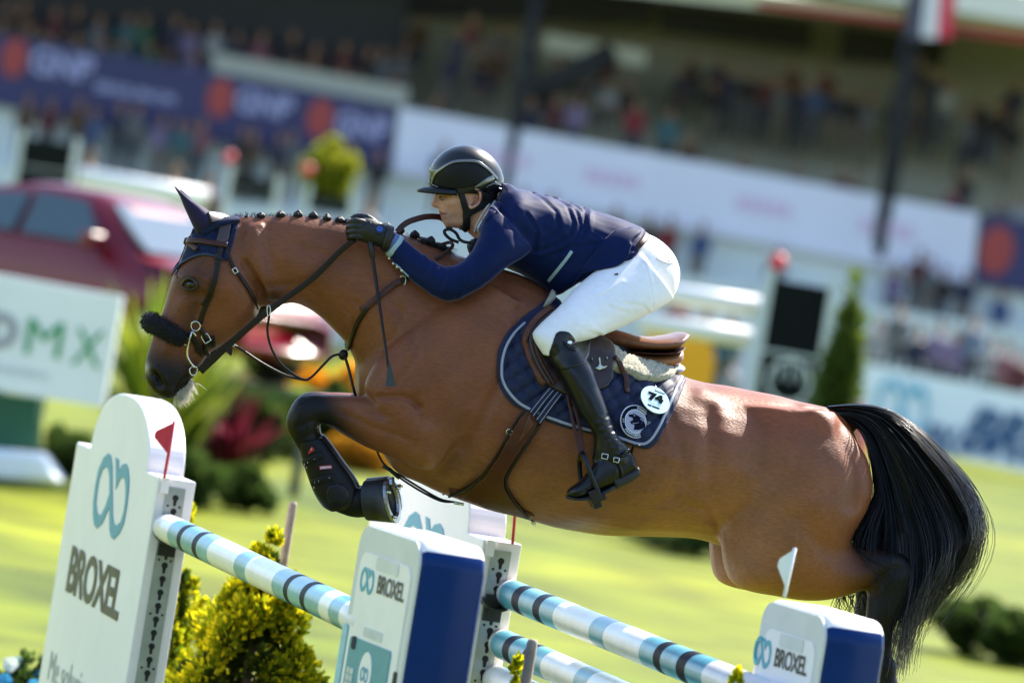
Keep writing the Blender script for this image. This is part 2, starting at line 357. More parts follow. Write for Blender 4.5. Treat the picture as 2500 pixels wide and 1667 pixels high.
if np.dot(FA.n, PT) > 0: pass
LU = [np.array(FA.uv(*p)) for p in LOGO_OUT]; LI = [np.array(FA.uv(*p)) for p in LOGO_IN]
_a = np.array(LU); l0, l1 = _a.min(0), _a.max(0)
LOGO = [[tuple((p - l0) / (l1 - l0)) for p in LU], [tuple((p - l0) / (l1 - l0)) for p in LI]]   # logo outline in a unit square
def logo(name, fr, u0, v0, w, h, m, parent, lift=0.003): return flat(name, [[(u0 + x * w, v0 + y * h) for x, y in q] for q in LOGO], fr, m, parent, 0.0008, lift)
# face plane must look towards -PT (to the camera's left)
def left_frame(near_corner): return Frame(near_corner, PD, ZZ)
uvA = FA.uv(189, 1072); WING_W = -uvA[0]; SH = 1.57
ul = FA.uv(221, 1089)[0]; ur = FA.uv(357.7, 1148)[0]; TOPZ = FA.uv(308, 962)[1]; THK = 0.135
def keyhole_geo(fr, u, v, s):
    pts = [(u + s * .5 * math.cos(a), v + s * .5 * math.sin(a)) for a in np.linspace(math.radians(-55), math.radians(235), 16)]
    pts += [(u - s * .2, v - s * 1.25), (u + s * .2, v - s * 1.25)]
    return flat_geo([pts], fr, -0.004, 0.0015)
def build_wing(corner, label, poles_z):
    c0 = np.array(corner, float); c0[2] = 0
    t = thing('jump_standard', c0 - PD * WING_W / 2, label, 'jump standard', 'arched white jump standards')
    fr = Frame(c0, PD, ZZ); n = -fr.n if np.dot(fr.n, PT) > 0 else fr.n      # fr.n = PD x Z = points to the camera's left
    def slab(poly, name, y0=0.0, th=THK):
        V = [fr.pt(u, v) + PT * y0 for u, v in poly] + [fr.pt(u, v) + PT * (y0 + th) for u, v in poly]; k = len(poly)
        Fc = [tuple(range(k)), tuple(range(2 * k - 1, k - 1, -1))] + [(i + k, (i + 1) % k + k, (i + 1) % k, i) for i in range(k)]
        return bevel(mesh(name, V, Fc, M_white, t), 0.006, 2)
    hw = (ur - ul) / 2; uc = (ur + ul) / 2; ah = TOPZ - SH
    arch = [(ur, SH)] + [(uc + hw * math.copysign(abs(math.cos(a)) ** 0.85, math.cos(a)), SH + ah * abs(math.sin(a)) ** 0.95) for a in np.linspace(0.03, math.pi - 0.03, 40)] + [(ul, SH)]
    slab([(-WING_W, 0.06), (0, 0.06), (0, SH)] + arch + [(-WING_W, SH)], 'panel')
    for k in (-WING_W + 0.1, -0.25): MB().box(fr.pt(k, 0.0) - PT * 0.22, PD * 0.12, PT * (THK + 0.44), ZZ * 0.07).build('foot', M_white, t)
    # keyhole track on the end face
    fe = Frame(c0 + PT * THK * 0.5 + PD * 0.0008, PT, ZZ)
    if np.dot(fe.n, PD) < 0: fe = Frame(fe.O, -fe.ex, fe.ey)
    pl = flat('track_plate', [rrect(-0.034, 0.12, 0.034, SH - 0.03, 0.003)], fe, M_plate, t, 0.0, 0.004)
    for k in range(29):
        z = SH - 0.065 - k * 0.0475
        V, Fc = keyhole_geo(Frame(fe.pt(0, 0, 0.004), fe.ex, fe.ey), 0.003, z, 0.0225); mesh('keyhole', V, Fc, M_dark, pl)
        if k % 4 == 0:
            for s in (-.02, .022):
                V, Fc = flat_geo([circ(s, z - 0.03, 0.0045, 10)], Frame(fe.pt(0, 0, 0.004), fe.ex, fe.ey), 0, 0.002); mesh('bolt_hole', V, Fc, M_dark, pl)
    for z in poles_z:                                      # cups that carry the poles
        mb = MB(); ang = np.linspace(math.radians(200), math.radians(340), 12); ri, ro = 0.054, 0.062
        for a, b in zip(ang[:-1], ang[1:]):
            q = [fe.pt(r * math.cos(x), z + r * math.sin(x), h) for h in (0.006, 0.075) for r in (ri, ro) for x in (a, b)]
            mb.add(q, [(0, 2, 3, 1), (4, 5, 7, 6), (0, 1, 5, 4), (2, 6, 7, 3), (0, 4, 6, 2), (1, 3, 7, 5)])
        mb.box(fe.pt(-0.03, z - 0.10, 0.005), fe.ex * 0.06, fe.ey * 0.09, fe.n * 0.012)
        mb.build('jump_cup', mat('cup_black', (0.012, 0.012, 0.014), 0.4), t)
    br = MB().box(fe.pt(-THK * .5 + 0.012, SH - 0.055, 0.003), fe.ex * 0.028, fe.ey * 0.055, fe.n * 0.008).build('flag_bracket', M_white, t)
    # print on the panel face
    F2 = Frame(c0, -PD, ZZ); F2 = Frame(c0, PD, ZZ) if np.dot(np.cross(PD, ZZ), PT) < 0 else F2
    logo('logo', F2, l0[0], l0[1], l1[0] - l0[0], l1[1] - l0[1], M_logo, t)
    b0 = FA.uv(160.5, 1443); b1 = FA.uv(181, 1329.6); b2 = FA.uv(284.7, 1530)
    letters('lettering', 'BROXEL', F2, b0[0], b0[1], b2[0] - b0[0], b1[1] - b0[1], M_type, t, 0.003, bold=0.028, space=0.92)
    s0 = FA.uv(118, 1645); s1 = FA.uv(235, 1690); letters('lettering', 'Me soluciona', F2, s0[0], s0[1] - 0.02, 1.0, 0.11, M_greytype, t, 0.003)
    # flag in its bracket
    return t
def pole(p0, length, stops, label):
    P1 = p0 + PD * length; t = thing('jump_pole', p0, label, 'jump pole', 'teal and white jump poles')
    mats = [M_polewhite, M_teal, M_dnavy]; N = 28; V, Fc, mi = [], [], []; ss = [0.0]; cc = []
    for d, c in stops:
        d = min(d, length); k = max(1, int((d - ss[-1]) / 0.12))
        for j in range(k): ss.append(ss[-1] + (d - ss[-1]) / (k - j)); cc.append(c)
    B = np.cross(PD, ZZ)
    prof = [(0.0, 0.040), (0.006, 0.048)] + [(s, 0.050) for s in ss[1:-1]] + [(length - 0.006, 0.048), (length, 0.040)]
    cc = [cc[0]] + cc + [cc[-1]]; cc = cc[:len(prof) - 1] + [cc[-1]] * max(0, len(prof) - 1 - len(cc))
    for s, r in prof:
        for k in range(N): a = 2 * math.pi * k / N; V.append(p0 + PD * s + B * (r * math.cos(a)) + ZZ * (r * math.sin(a)))
    for i in range(len(prof) - 1):
        for k in range(N): Fc.append((i * N + k, (i + 1) * N + k, (i + 1) * N + (k + 1) % N, i * N + (k + 1) % N)); mi.append(cc[i])
    Fc += [tuple(range(N)), tuple((len(prof) - 1) * N + k for k in range(N))[::-1]]; mi += [0, 0]
    mesh('shaft', V, Fc, mats, t, True, mi)
    return t
def stops_from(pxs, p0, z0):                               # band ends given as photo pixels on the pole's axis
    out = []; ss = np.linspace(0, 3.6, 400); px_ = project(p0 + ss[:, None] * PD)[:, 0]
    return [(float(np.interp(x, px_, ss)), c) for x, y, c in pxs]
    for x, y, c in pxs:
        q = on_plane(x, y, p0, np.cross(PD, UP) / np.linalg.norm(np.cross(PD, UP))) if False else None
        # nearest point of the pole axis to the pixel's ray
        d = ray(x, y); w0 = p0 - CAM; a, b, c2 = 1.0, PD @ d, d @ d; dd, e = PD @ w0, d @ w0
        out.append(((b * e - c2 * dd) / (a * c2 - b * b), c))
    return out
def band_px(z_list, x0, y0, z, line):                      # zoomed x -> pixel on axis line (x1,y1,x2,y2)
    o = []
    for X, c in z_list:
        x = x0 + X / z; t = (x - line[0]) / (line[2] - line[0]); o.append((x, line[1] + t * (line[3] - line[1]), c))
    return o
wA = build_wing(cA, 'tall white arched jump standard with large teal logo, standing under the horse\'s head', [1.40 - 0.0])
cB = at_z(1181, 1315, 1.57)
wB = build_wing(cB, 'white arched jump standard half hidden behind the blue sided box, carrying two poles', [1.40])
a0 = at_z(405, 1287, 1.40); a0 = a0 + PD * (0.008 + max(0, (cA - a0) @ PD))
LA = (405, 1287, 839, 1490); LB = (1201, 1432, 1752, 1653)
stA = stops_from(band_px([(905, 0), (952, 1), (972, 2), (1028, 1), (1050, 2), (1105, 1), (1240, 0), (1297, 1), (1432, 0), (1490, 1), (1512, 2), (1573, 1), (1597, 2), (1668, 1)], 0, 900, 2.044, LA), a0, 0)
pole(a0, 3.35, stA + [(3.0, 0), (3.15, 1), (3.35, 0)], 'teal banded white pole leading from the tall logo standard to the phone shaped box')
b0 = at_z(1201, 1432, 1.40); b0 = b0 + PD * (0.008 + max(0, (cB - b0) @ PD))
zB = [(1090, 0), (1160, 1), (1200, 2), (1280, 1), (1318, 2), (1395, 1), (1600, 0), (1680, 1), (1885, 0), (1965, 1), (2005, 2), (2095, 1), (2145, 2), (2240, 1)]
stB = stops_from(band_px(zB, 780, 1150, 2.306, LB), b0, 0)
pole(b0, 3.35, stB + [(3.35, 0)], 'upper teal banded white pole on the half hidden arched standard')
dB = (b0 - CAM) @ fwd; b1 = at_d(1172, 1562, dB); b1 = np.array([b0[0], b0[1], b1[2]])
pole(b1, 3.35, [(s * 0.93, c) for s, c in stB] + [(3.35, 0)], 'lower teal banded white pole under another pole')
b2 = np.array([b0[0], b0[1], b1[2] - (b0[2] - b1[2]) * 0.72]); 
pole(b2, 3.35, [(0.9, 0), (1.0, 1), (1.05, 2), (1.15, 1), (3.35, 0)], 'lowest white pole below the two banded poles, mostly out of view')
def flagpole(name, base, top, tip_px, colr, label, m):
    base = np.asarray(base, float); top = np.asarray(top, float); t = thing(name, base, label, 'flag')
    tube('stick', [base, (base + top) / 2, top], 0.0055, m, t, 8)
    dn = top - base; L = np.linalg.norm(dn); dn /= L; side = tip_px
    pts = [top - dn * 0.004, top - dn * 0.036 + side * 0.066, top - dn * 0.046 + side * 0.072, top - dn * 0.060 + side * 0.070, top - dn * 0.118]
    nn = np.cross(dn, side); nn /= np.linalg.norm(nn); V = [p + nn * 0.002 for p in pts] + [p - nn * 0.002 for p in pts]; k = len(pts)
    Fc = [tuple(range(k)), tuple(range(2 * k - 1, k - 1, -1))] + [(i, (i + 1) % k, (i + 1) % k + k, i + k) for i in range(k)]
    mesh('pennant', V, Fc, m, t)
M_red = mat('red_plastic', (0.62, 0.03, 0.055), 0.4, var=0.06)
M_flagw = mat('white_plastic', (0.82, 0.84, 0.83), 0.4, var=0.04)
fb = at_d(401, 1166, (cA - CAM) @ fwd - 0.01); ft = at_d(425.5, 1028, (cA - CAM) @ fwd - 0.01)
flagpole('pennant_flag', fb, ft, -PT * 0.78 - PD * 0.3 + ZZ * -0.1, 0, 'red pennant flag on the tall logo standard under the horse\'s chin', M_red)
dwB = (cB - CAM) @ fwd
flagpole('pennant_flag', at_d(1251, 1328, dwB), at_d(1266, 1150, dwB), -PT * 0.78 - PD * 0.3, 0, 'red pennant flag on the half hidden standard below the girth', M_red)
# ------------------------------------------------------------------ phone shaped boxes (near side of the oxer)
M_blue = mat('gloss_blue', (0.0015, 0.024, 0.130), 0.25, var=0.05, scale=8, coat=0.0, spec=.16)
M_bezel = mat('bezel_grey', (0.60, 0.61, 0.62), 0.35, var=0.06, scale=10, dirt=0.06)
M_screen = mat('screen_print', (0.84, 0.80, 0.81), 0.3, var=0.03, scale=10, dirt=0.06)
M_card = mat('card_teal', (0.015, 0.24, 0.34), 0.35, var=0.06)
BA = math.radians(18.5); BD = np.array([math.sin(BA), -math.cos(BA), 0]); BT = np.array([math.cos(BA), math.sin(BA), 0])
def build_box(pn, zt, w, th, label, near):
    """near top corner pn of the printed face; w towards the far side; th along the jump"""
    base = np.array([pn[0], pn[1], 0.0]); t = thing('phone_box', base - BD * w / 2 + BT * th / 2, label, 'jump standard', 'phone shaped jump standards')
    fr = Frame(base, BD, ZZ)
    if np.dot(fr.n, BT) > 0: fr = Frame(base, -BD, ZZ)
    s = -1 if np.dot(fr.ex, BD) > 0 else 1                 # u of the far edge
    u0, u1 = sorted((0, s * w)); out = rrect(u0, 0.02, u1, zt, 0.075, 10); k = len(out)
    def ring(h, inset=0.0):
        c = np.array([(u0 + u1) / 2, zt / 2]); r = []
        for u, v in out:
            du = -inset if u > c[0] else inset; dv = -inset if v > c[1] else inset; r.append(fr.pt(u + du, v + dv, h))
        return r
    R = [ring(-0.002, 0.010), ring(-0.010, 0.003), ring(-0.018), ring(-th + 0.02), ring(-th + 0.008, 0.006), ring(-th, 0.02)]
    V = [p for q in R for p in q]; Fc = []
    for i in range(len(R) - 1): Fc += [(i * k + j, (i + 1) * k + j, (i + 1) * k + (j + 1) % k, i * k + (j + 1) % k) for j in range(k)]
    Fc += [tuple(range(k)), tuple((len(R) - 1) * k + j for j in range(k))[::-1]]
    # the rounded top is painted white, the ends gloss blue
    mi = []
    for i in range(len(R) - 1):
        for j in range(k): v = (out[j][1] + out[(j + 1) % k][1]) / 2; mi.append(1 if v > zt - 0.03 else 0)
    mi += [1, 0]
    mesh('shell', V, Fc, [M_blue, M_white], t, True, mi)
    f = Frame(fr.pt(u0, 0), fr.ex, ZZ); W_ = u1 - u0
    flat('bezel', [rrect(0.008, 0.03, W_ - 0.008, zt - 0.010, 0.068, 10)], f, M_bezel, t, -0.004, 0.004)
    sc = flat('screen', [rrect(0.055, 0.09, W_ - 0.05, zt - 0.085, 0.05, 8)], f, M_screen, t, 0.003, 0.007)
    flat('notch', [rrect(W_ * 0.36, zt - 0.125, W_ * 0.72, zt - 0.086, 0.012, 4)], f, M_bezel, sc, 0.004, 0.009)
    return t, f, W_
p1 = at_z(1037, 1318, CAM_H - 0.81); q1 = at_z(882, 1268.5, CAM_H - 0.81)
w1 = np.linalg.norm(p1 - q1); zt1 = CAM_H - 0.81
bx1, f1, W1 = build_box(p1, zt1, w1, 0.20, 'phone shaped white box with blue sides and teal bank card print, beside the folded foreleg', True)
def z6(x, y): return (820 + x / 3.219, 1180 + y / 3.219)
def uvz(f, pts): return [tuple(f.uv(*z6(x, y))) for x, y in pts]
def bbox(f, pts): a = np.array(uvz(f, pts)); return a.min(0), a.max(0)
BOXU = {}
lo, hi = bbox(f1, [(200, 845), (250, 625), (335, 670), (300, 885)]); BOXU['logo'] = (lo, hi)
lo, hi = bbox(f1, [(338, 865), (362, 722), (555, 800), (550, 940)]); BOXU['type'] = (lo, np.array([hi[0], lo[1] + 0.115]))
l_ = np.array(uvz(f1, [(338, 865), (362, 718), (548, 940)]))
def box_print(t, f, card=True, tall=0.0):
    (lo, hi) = BOXU['logo']; logo('logo', f, lo[0], lo[1] + tall, hi[0] - lo[0], hi[1] - lo[1] - 0.01, mat('logo_cyan', (0.02, 0.33, 0.42), 0.4, var=0.03), t, 0.0095)
    letters('lettering', 'BROXEL', f, l_[0][0], (l_[0][1] + l_[2][1]) / 2 + tall, l_[2][0] - l_[0][0], (l_[1][1] - l_[0][1]), M_type2, t, 0.009, bold=0.02, space=0.92)
    if card:
        c = np.array(uvz(f, [(140, 1195), (460, 1320), (40, 1568)])); u0, v1 = c[0]; u1 = c[1][0]; v1 = (c[0][1] + c[1][1]) / 2
        cd_ = flat('bank_card_print', [rrect(u0, v1 - 0.62, u1, v1, 0.015)], f, M_card, t, 0.006, 0.010)
        o = np.array(uvz(f, [(255, 1500)]))[0]; flat('card_disc', [circ(o[0], o[1], .06, 28, .064)], f, M_screen, cd_, 0.009, 0.012)
        logo('logo', f, o[0] - 0.036, o[1] - 0.024, 0.072, 0.044, M_logo, cd_, 0.014)
        o = np.array(uvz(f, [(135, 1500)]))[0]
        for i in range(2):
            for j in range(3): flat('chip_contact', [rrect(o[0] - 0.035 + i * 0.036, o[1] - 0.04 + j * 0.021, o[0] - 0.003 + i * 0.036, o[1] - 0.022 + j * 0.021, 0.003, 3)], f, mat('chip_silver', (0.45, 0.5, 0.5), 0.4), cd_, 0.009, 0.012)
        o = np.array(uvz(f, [(167, 1255)]))[0]; flat('corner_badge', [rrect(o[0] - 0.02, o[1] - 0.018, o[0] + 0.02, o[1] + 0.02, 0.012, 5)], f, M_dnavy, cd_, 0.009, 0.012)
        o = np.array(uvz(f, [(310, 1195)]))[0]; flat('grey_label', [rrect(o[0] - 0.09, o[1] - 0.012, o[0] + 0.09, o[1] + 0.016, 0.008, 4)], f, mat('label_grey', (0.50, 0.55, 0.56), 0.4), t, 0.006, 0.009)
        o = np.array(uvz(f, [(480, 1520)]))[0]; flat('slot', [rrect(o[0] - 0.015, o[1] - 0.10, o[0] + 0.012, o[1] + 0.015, 0.010, 4)], f, M_dark, t, 0.003, 0.008)
        o = np.array(uvz(f, [(50, 1420)]))[0]; flat('side_bar', [rrect(o[0] - 0.03, o[1] - 0.3, o[0] + 0.02, o[1] + 0.12, 0.012, 4)], f, mat('bar_blue', (0.25, 0.5, 0.6), 0.4), t, 0.0045, 0.008)
box_print(bx1, f1)
# second box stands further back along the take-off side
p2 = at_z(2027, 1502, CAM_H - 0.83); q2 = at_z(1843, 1451, CAM_H - 0.83); zt2 = CAM_H - 0.83
bx2, f2, W2 = build_box(p2, zt2, np.linalg.norm(p2 - q2), 0.185, 'phone shaped white box with blue sides under the horse\'s hind leg, white flag on top', True)
def z5(x, y): return (1640 + x / 1.92, 850 + y / 1.92)
g = [np.array(f2.uv(*z5(x, y))) for x, y in ((388, 1475), (430, 1350), (485, 1380), (440, 1500), (490, 1490), (500, 1400), (640, 1540))]
logo('logo', f2, g[0][0], min(g[0][1], g[3][1]), g[2][0] - g[0][0], g[1][1] - g[3][1], MATS['logo_cyan'], bx2, 0.0095)
letters('lettering', 'BROXEL', f2, g[4][0], (g[4][1] + g[6][1]) / 2, g[6][0] - g[4][0], (g[5][1] - g[4][1]) * 1.0, M_type2, bx2, 0.009, bold=0.02, space=0.92)
flagpole('pennant_flag', at_d(1914, 1458, (p2 - CAM) @ fwd + 0.2), at_d(1941, 1337, (p2 - CAM) @ fwd + 0.2), -PT * 0.45 - PD * 0.3, 0, 'white pennant flag on the box below the horse\'s hindquarters', M_flagw)
# ================================================================== horse
TRUNK = [(868,885,873,985,.06),(900,800,915,1070,.15),(975,715,962,1146,.205),(1080,655,1030,1182,.235),(1200,652,1105,1214,.26),(1310,690,1200,1247,.285),(1400,768,1300,1272,.305),(1480,825,1400,1296,.318),
 (1560,873,1500,1308,.325),(1640,908,1600,1311,.32),(1720,932,1690,1314,.30),(1800,945,1770,1335,.27),(1880,962,1850,1345,.25),(1952,980,1930,1330,.22),(2010,992,2010,1310,.18),(2055,1012,2075,1270,.13),(2085,1060,2105,1230,.08)]
NECK = [(560,532,625,742,.07),(600,528,648,748,.078),(650,527,678,746,.082),(700,525,716,741,.085),(750,526,756,756,.086),(803,534,792,781,.09),(858,544,822,814,.098),(930,558,846,842,.115),(1005,575,864,878,.14),(1089,609,882,935,.17),(1200,650,935,1055,.205),(1310,692,1025,1150,.22)]
HEAD = [(545,528,608,575,.05),(497,540,634,660,.078),(466,575,640,720,.096),(446,622,634,752,.104),(424,672,622,782,.098),(408,722,592,814,.078),(394,768,556,838,.064),(374,812,520,857,.055),(362,855,494,886,.052),(354,893,480,910,.055),(354,918,466,930,.055),(362,940,450,948,.05),(378,958,435,964,.04),(398,970,420,972,.02)]
FORE = [(1010,955,1085,1120,.09,.15),(940,965,1040,1147,.095,.15),(876,967,962,1118,.083,.145),(833,964,900,1093,.068,.14),(795,963,848,1066,.056,.14),(760,961,805,1041,.05,.14),(727,970,780,1035,.05,.14),(701,1012,775,1044,.049,.14),(700,1045,778,1056,.043,.14),(714,1074,782,1068,.036,.14),(734,1108,798,1092,.031,.14),(758,1165,828,1140,.031,.14),(786,1222,862,1180,.038,.14),(815,1246,874,1190,.034,.14),(858,1262,888,1186,.036,.14),(895,1262,905,1180,.036,.14)]
SHOULDER = [(1190,690,1290,750,.03,.16),(1065,755,1235,900,.075,.165),(945,850,1165,1020,.095,.165),(892,930,1118,1095,.1,.16),(898,968,1060,1146,.09,.158)]
HIND = [(1790,985,2035,1005,.09,.11),(1748,1110,2108,1100,.135,.135),(1748,1225,2129,1175,.15,.14),(1760,1335,2120,1232,.15,.14),(1790,1424,2088,1290,.135,.14),(1905,1458,2078,1325,.11,.14),(2005,1466,2100,1338,.085,.14),(2080,1450,2145,1342,.065,.14),(2112,1440,2205,1352,.052,.14),(2117,1462,2234,1398,.045,.14),(2114,1505,2208,1485,.04,.14),(2118,1545,2180,1540,.032,.14),(2130,1600,2178,1597,.03,.14),(2134,1628,2190,1622,.037,.14),(2140,1652,2188,1650,.033,.14),(2140,1680,2196,1678,.036,.14)]
def other(S, dx=0, dy=0): return [(a + dx, b + dy, c + dx, d + dy, w, -o) for a, b, c, d, w, o in S]
far_hind = [(a - 48 * min(1, i / 5) * (1 if i < 9 else 0.6), b - 12 * min(1, i / 5), c - 48 * min(1, i / 5) * (1 if i < 9 else 0.6), d - 12 * min(1, i / 5), w, -o) for i, (a, b, c, d, w, o) in enumerate(HIND)]
ear_in = [(478,560,520,534,.024,.055),(460,523,492,512,.02,.06),(444,486,466,492,.014,.062),(429,461,433,460,.004,.06)]
pieces = [loft(TRUNK), loft(NECK), loft(HEAD, e=2.15), loft(FORE), loft(SHOULDER), loft(HIND), loft(other(FORE, 6, -6)), loft(other(SHOULDER)), loft(far_hind), loft(ear_in), loft(other(ear_in, 10, 6))]
pieces.append(loft([(560, 640, 650, 700, .03, .05), (600, 560, 655, 730, .05, .05), (640, 540, 700, 735, .03, .05)]))
pieces.append(loft([(1990,990,2000,1040,.03),(2040,998,2050,1045,.032),(2085,1004,2082,1048,.028),(2120,1010,2118,1045,.02)]))   # dock of the tail
HV, HF, HEdg = fuse(pieces, 0.0075, 6, plain=2)
Pn, On = local_px(HV); Nv = vnormals(HV, HF)
side = np.clip(np.abs((Nv @ HN)), 0, 1)
def relief(line, r, amp, rng=None):
    global HV
    d = seg_dist(Pn, line); HV = HV + Nv * (amp * np.exp(-(d / r) ** 2) * side)[:, None]
# bony and muscular relief, traced on the photograph
for line, r, a in [
 ([(455,700),(475,690),(492,700)], 9, .006), ([(446,676),(470,668),(500,682)], 9, .008), ([(470,722),(500,722)], 12, -.005), ([(440,740),(420,800),(405,850)], 14, .006),
 ([(475,745),(470,790),(450,830)], 12, -.005), ([(590,640),(630,700),(628,755)], 9, -.009), ([(560,700),(590,740),(570,790)], 40, .008), ([(500,750),(470,800),(455,850)], 8, .004), ([(640,560),(652,640),(660,720)], 16, -.007),
 ([(452,918),(440,930),(428,955)], 3.5, -.010), ([(370,912),(378,922),(384,935)], 9, -.022), ([(362,905),(378,898),(393,910),(396,930)], 6, .006), ([(396,955),(420,958)], 12, .004),
 ([(700,640),(800,690),(900,760)], 45, .006), ([(640,700),(720,690),(800,745),(850,820)], 10, -.006), ([(720,600),(850,640),(960,700)], 14, -.004), ([(900,640),(960,760),(940,860)], 16, -.005),
 ([(1250,760),(1200,900),(1130,1050),(1060,1140)], 16, -.010), ([(900,960),(960,958),(1000,985)], 6, -.008), ([(985,960),(1000,1010),(990,1080)], 12, -.007), ([(820,1000),(900,1040),(970,1060)], 8, -.005), ([(800,975),(900,985)], 10, .004), ([(1010,1050),(1020,1110)], 25, .008), ([(860,985),(930,1010)], 7, -.003), ([(980,800),(1060,900),(1100,1000)], 50, .007), ([(960,750),(1000,850),(940,930)], 10, -.004),
 ([(1110,1080),(1150,1150),(1130,1200)], 20, -.006), ([(1700,1000),(1690,1150),(1735,1300)], 22, -.009), ([(1690,960),(1720,985)], 22, .010), ([(1960,1000),(2000,1030)], 24, .012), ([(2020,1040),(2050,1120),(2040,1220)], 20, -.008), ([(1820,1400),(1800,1380)], 25, .008), ([(1900,1250),(1980,1330),(2060,1350)], 28, -.006), ([(1770,1310),(1800,1230)], 16, -.006),
 ([(1350,1240),(1500,1275),(1650,1285)], 10, .004), ([(1600,1200),(1700,1250)], 14, -.004), ([(720,985),(705,1020),(712,1050)], 10, .004), ([(2120,1400),(2160,1375)], 14, -.006),
 ([(1740,1050),(1790,1180)], 50, .005), ([(1880,1080),(1940,1200)], 70, .007), ([(1290,1180),(1400,1220),(1500,1240)], 26, -.004), ([(1540,1285),(1480,1272),(1400,1262),(1320,1236),(1290,1215)], 3.5, .0022), ([(468,762),(480,800),(472,845)], 3, .0018), ([(482,800),(500,830)], 3, .0015), ([(835,1000),(900,1022),(965,1008)], 3.2, .0018), ([(900,1022),(950,1050),(1000,1060)], 3, .0015), ([(1850,1180),(1900,1260),(1890,1340)], 4, .0018), ([(1900,1260),(1960,1290)], 3.5, .0015), ([(960,830),(1010,900),(1000,950)], 3.5, .0015), ([(1600,1010),(1625,1110),(1600,1200),(1540,1250)], 16, -.004), ([(1735,1290),(1700,1240),(1655,1225)], 7, -.004), ([(1742,1310),(1715,1270),(1690,1262)], 5, -.003), ([(704,1000),(712,985),(730,975)], 6, .003), ([(712,1035),(735,1022),(760,1020)], 6, -.004), ([(718,1062),(745,1052),(772,1048)], 5, -.003)]:
    relief(line, r, a * (1.6 if line[0][0] > 880 else 1.2))
for i in range(9):                                        # faint ribs and skin folds
    x = 1560 + i * 22; relief([(x, 1060), (x - 20, 1160), (x - 60, 1250)], 6, -.0016)
for k in range(26):
    x, y = 830 + 40 * random.random(), 720 + 140 * random.random(); relief([(x, y), (x + 8, y + 12), (x + 4, y + 26)], 3.5, -.0025)
for k in range(16):
    x, y = 1080 + 90 * random.random(), 1080 + 80 * random.random(); relief([(x, y), (x + 18, y + 16)], 4, -.0022)
HV = HV + Nv * (0.0016 * np.sin(HV[:, 0] * 21 + 3 * np.sin(HV[:, 2] * 13)) * np.sin(HV[:, 2] * 24 + 2 * np.sin(HV[:, 0] * 9)))[:, None]
# coat colours: bay body, black points, dark muzzle and eye rims; belly carries painted bounce
def lerp(a, b, t): return a + (b - a) * t[:, None]
def sm(x, a, b): t = np.clip((x - a) / (b - a), 0, 1); return t * t * (3 - 2 * t)
bay = np.array([.185, .060, .025]); dk = np.array([.05, .016, .007]); blk = np.array([.0028, .0022, .0022]); bounce_ochre = np.array([.275, .118, .050])
C = np.tile(bay, (len(HV), 1)); x, y = Pn[:, 0], Pn[:, 1]
low = sm(y, 1000, 1250) * sm(x, 880, 1000) * (1 - sm(x, 1780, 2080)); C = lerp(C, bounce_ochre, 0.75 * low)  # ochre underside: warm grass bounce painted into the coat
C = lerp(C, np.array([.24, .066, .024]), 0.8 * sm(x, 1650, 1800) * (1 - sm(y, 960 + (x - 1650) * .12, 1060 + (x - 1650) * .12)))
nz = 0.5 + 0.5 * np.sin(x * .035 + 2 * np.sin(y * .021)) * np.sin(y * .03 + np.sin(x * .017)); C *= (0.90 + 0.2 * nz)[:, None]
C = lerp(C, blk, sm(845 - x + (y - 965) * .55, 0, 85) * sm(y, 945, 960) * (x < 960))                            # forelegs black from above the knee
C = lerp(C, blk, np.clip(sm(x, 1985, 2140) * sm(y, 1290, 1350) + sm(y, 1440, 1475) * (x > 2050), 0, 1))
mz = sm((y - 700) - 0.15 * (560 - x) - (x - 350) * .55, 55, 150) * (x < 520) * (y > 640); C = lerp(C, dk * .8, 0.9 * mz)
mz2 = sm((y - 860) - (x - 360) * .25, -25, 40) * (x < 520); C = lerp(C, blk * 1.5, 0.93 * mz2)
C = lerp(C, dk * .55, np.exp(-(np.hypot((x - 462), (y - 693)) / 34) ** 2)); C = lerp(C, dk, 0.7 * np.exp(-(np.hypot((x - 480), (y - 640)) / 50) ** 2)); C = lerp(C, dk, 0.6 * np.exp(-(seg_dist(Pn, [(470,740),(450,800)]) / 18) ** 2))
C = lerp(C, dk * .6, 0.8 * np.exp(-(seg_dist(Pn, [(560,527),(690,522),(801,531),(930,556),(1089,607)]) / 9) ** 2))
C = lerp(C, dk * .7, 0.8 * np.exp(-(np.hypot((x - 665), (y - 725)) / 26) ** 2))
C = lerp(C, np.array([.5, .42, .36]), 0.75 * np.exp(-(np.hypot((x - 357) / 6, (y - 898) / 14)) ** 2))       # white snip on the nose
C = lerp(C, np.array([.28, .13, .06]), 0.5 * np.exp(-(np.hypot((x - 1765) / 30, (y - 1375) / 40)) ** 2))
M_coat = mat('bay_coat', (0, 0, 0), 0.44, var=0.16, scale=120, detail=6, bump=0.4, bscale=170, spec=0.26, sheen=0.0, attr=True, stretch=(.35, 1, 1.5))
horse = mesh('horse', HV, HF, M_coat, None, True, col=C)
tag(horse, 'bay horse with braided mane and black tail jumping over the oxer', 'horse')
HBVH = bvh_of(HV, HF)
# eyes
M_eye = mat('eye_glass', (.004, .0025, .002), 0.08, var=0.0, coat=.2)
p, nn = hit(HBVH, 463, 692); c = p - nn * 0.0105
for X in (c, mirror(c)):
    V, Fc = ball(X, (0.0165, 0.0165, 0.0155), 10); mesh('eye', V, Fc, M_eye, horse, True)
def lid(px, th=.004): V, Fc = tube_geo([hit(HBVH, a, b)[0] + hit(HBVH, a, b)[1] * .002 for a, b in crom(px, 5)], th, 8); return mesh('eyelid', V, Fc, mat('lid_skin', (.02, .011, .008), .45), horse, True)
lid([(445, 697), (452, 684), (465, 679), (478, 688), (483, 698)], .0048); lid([(445, 697), (455, 705), (470, 706), (483, 698)], .0032)
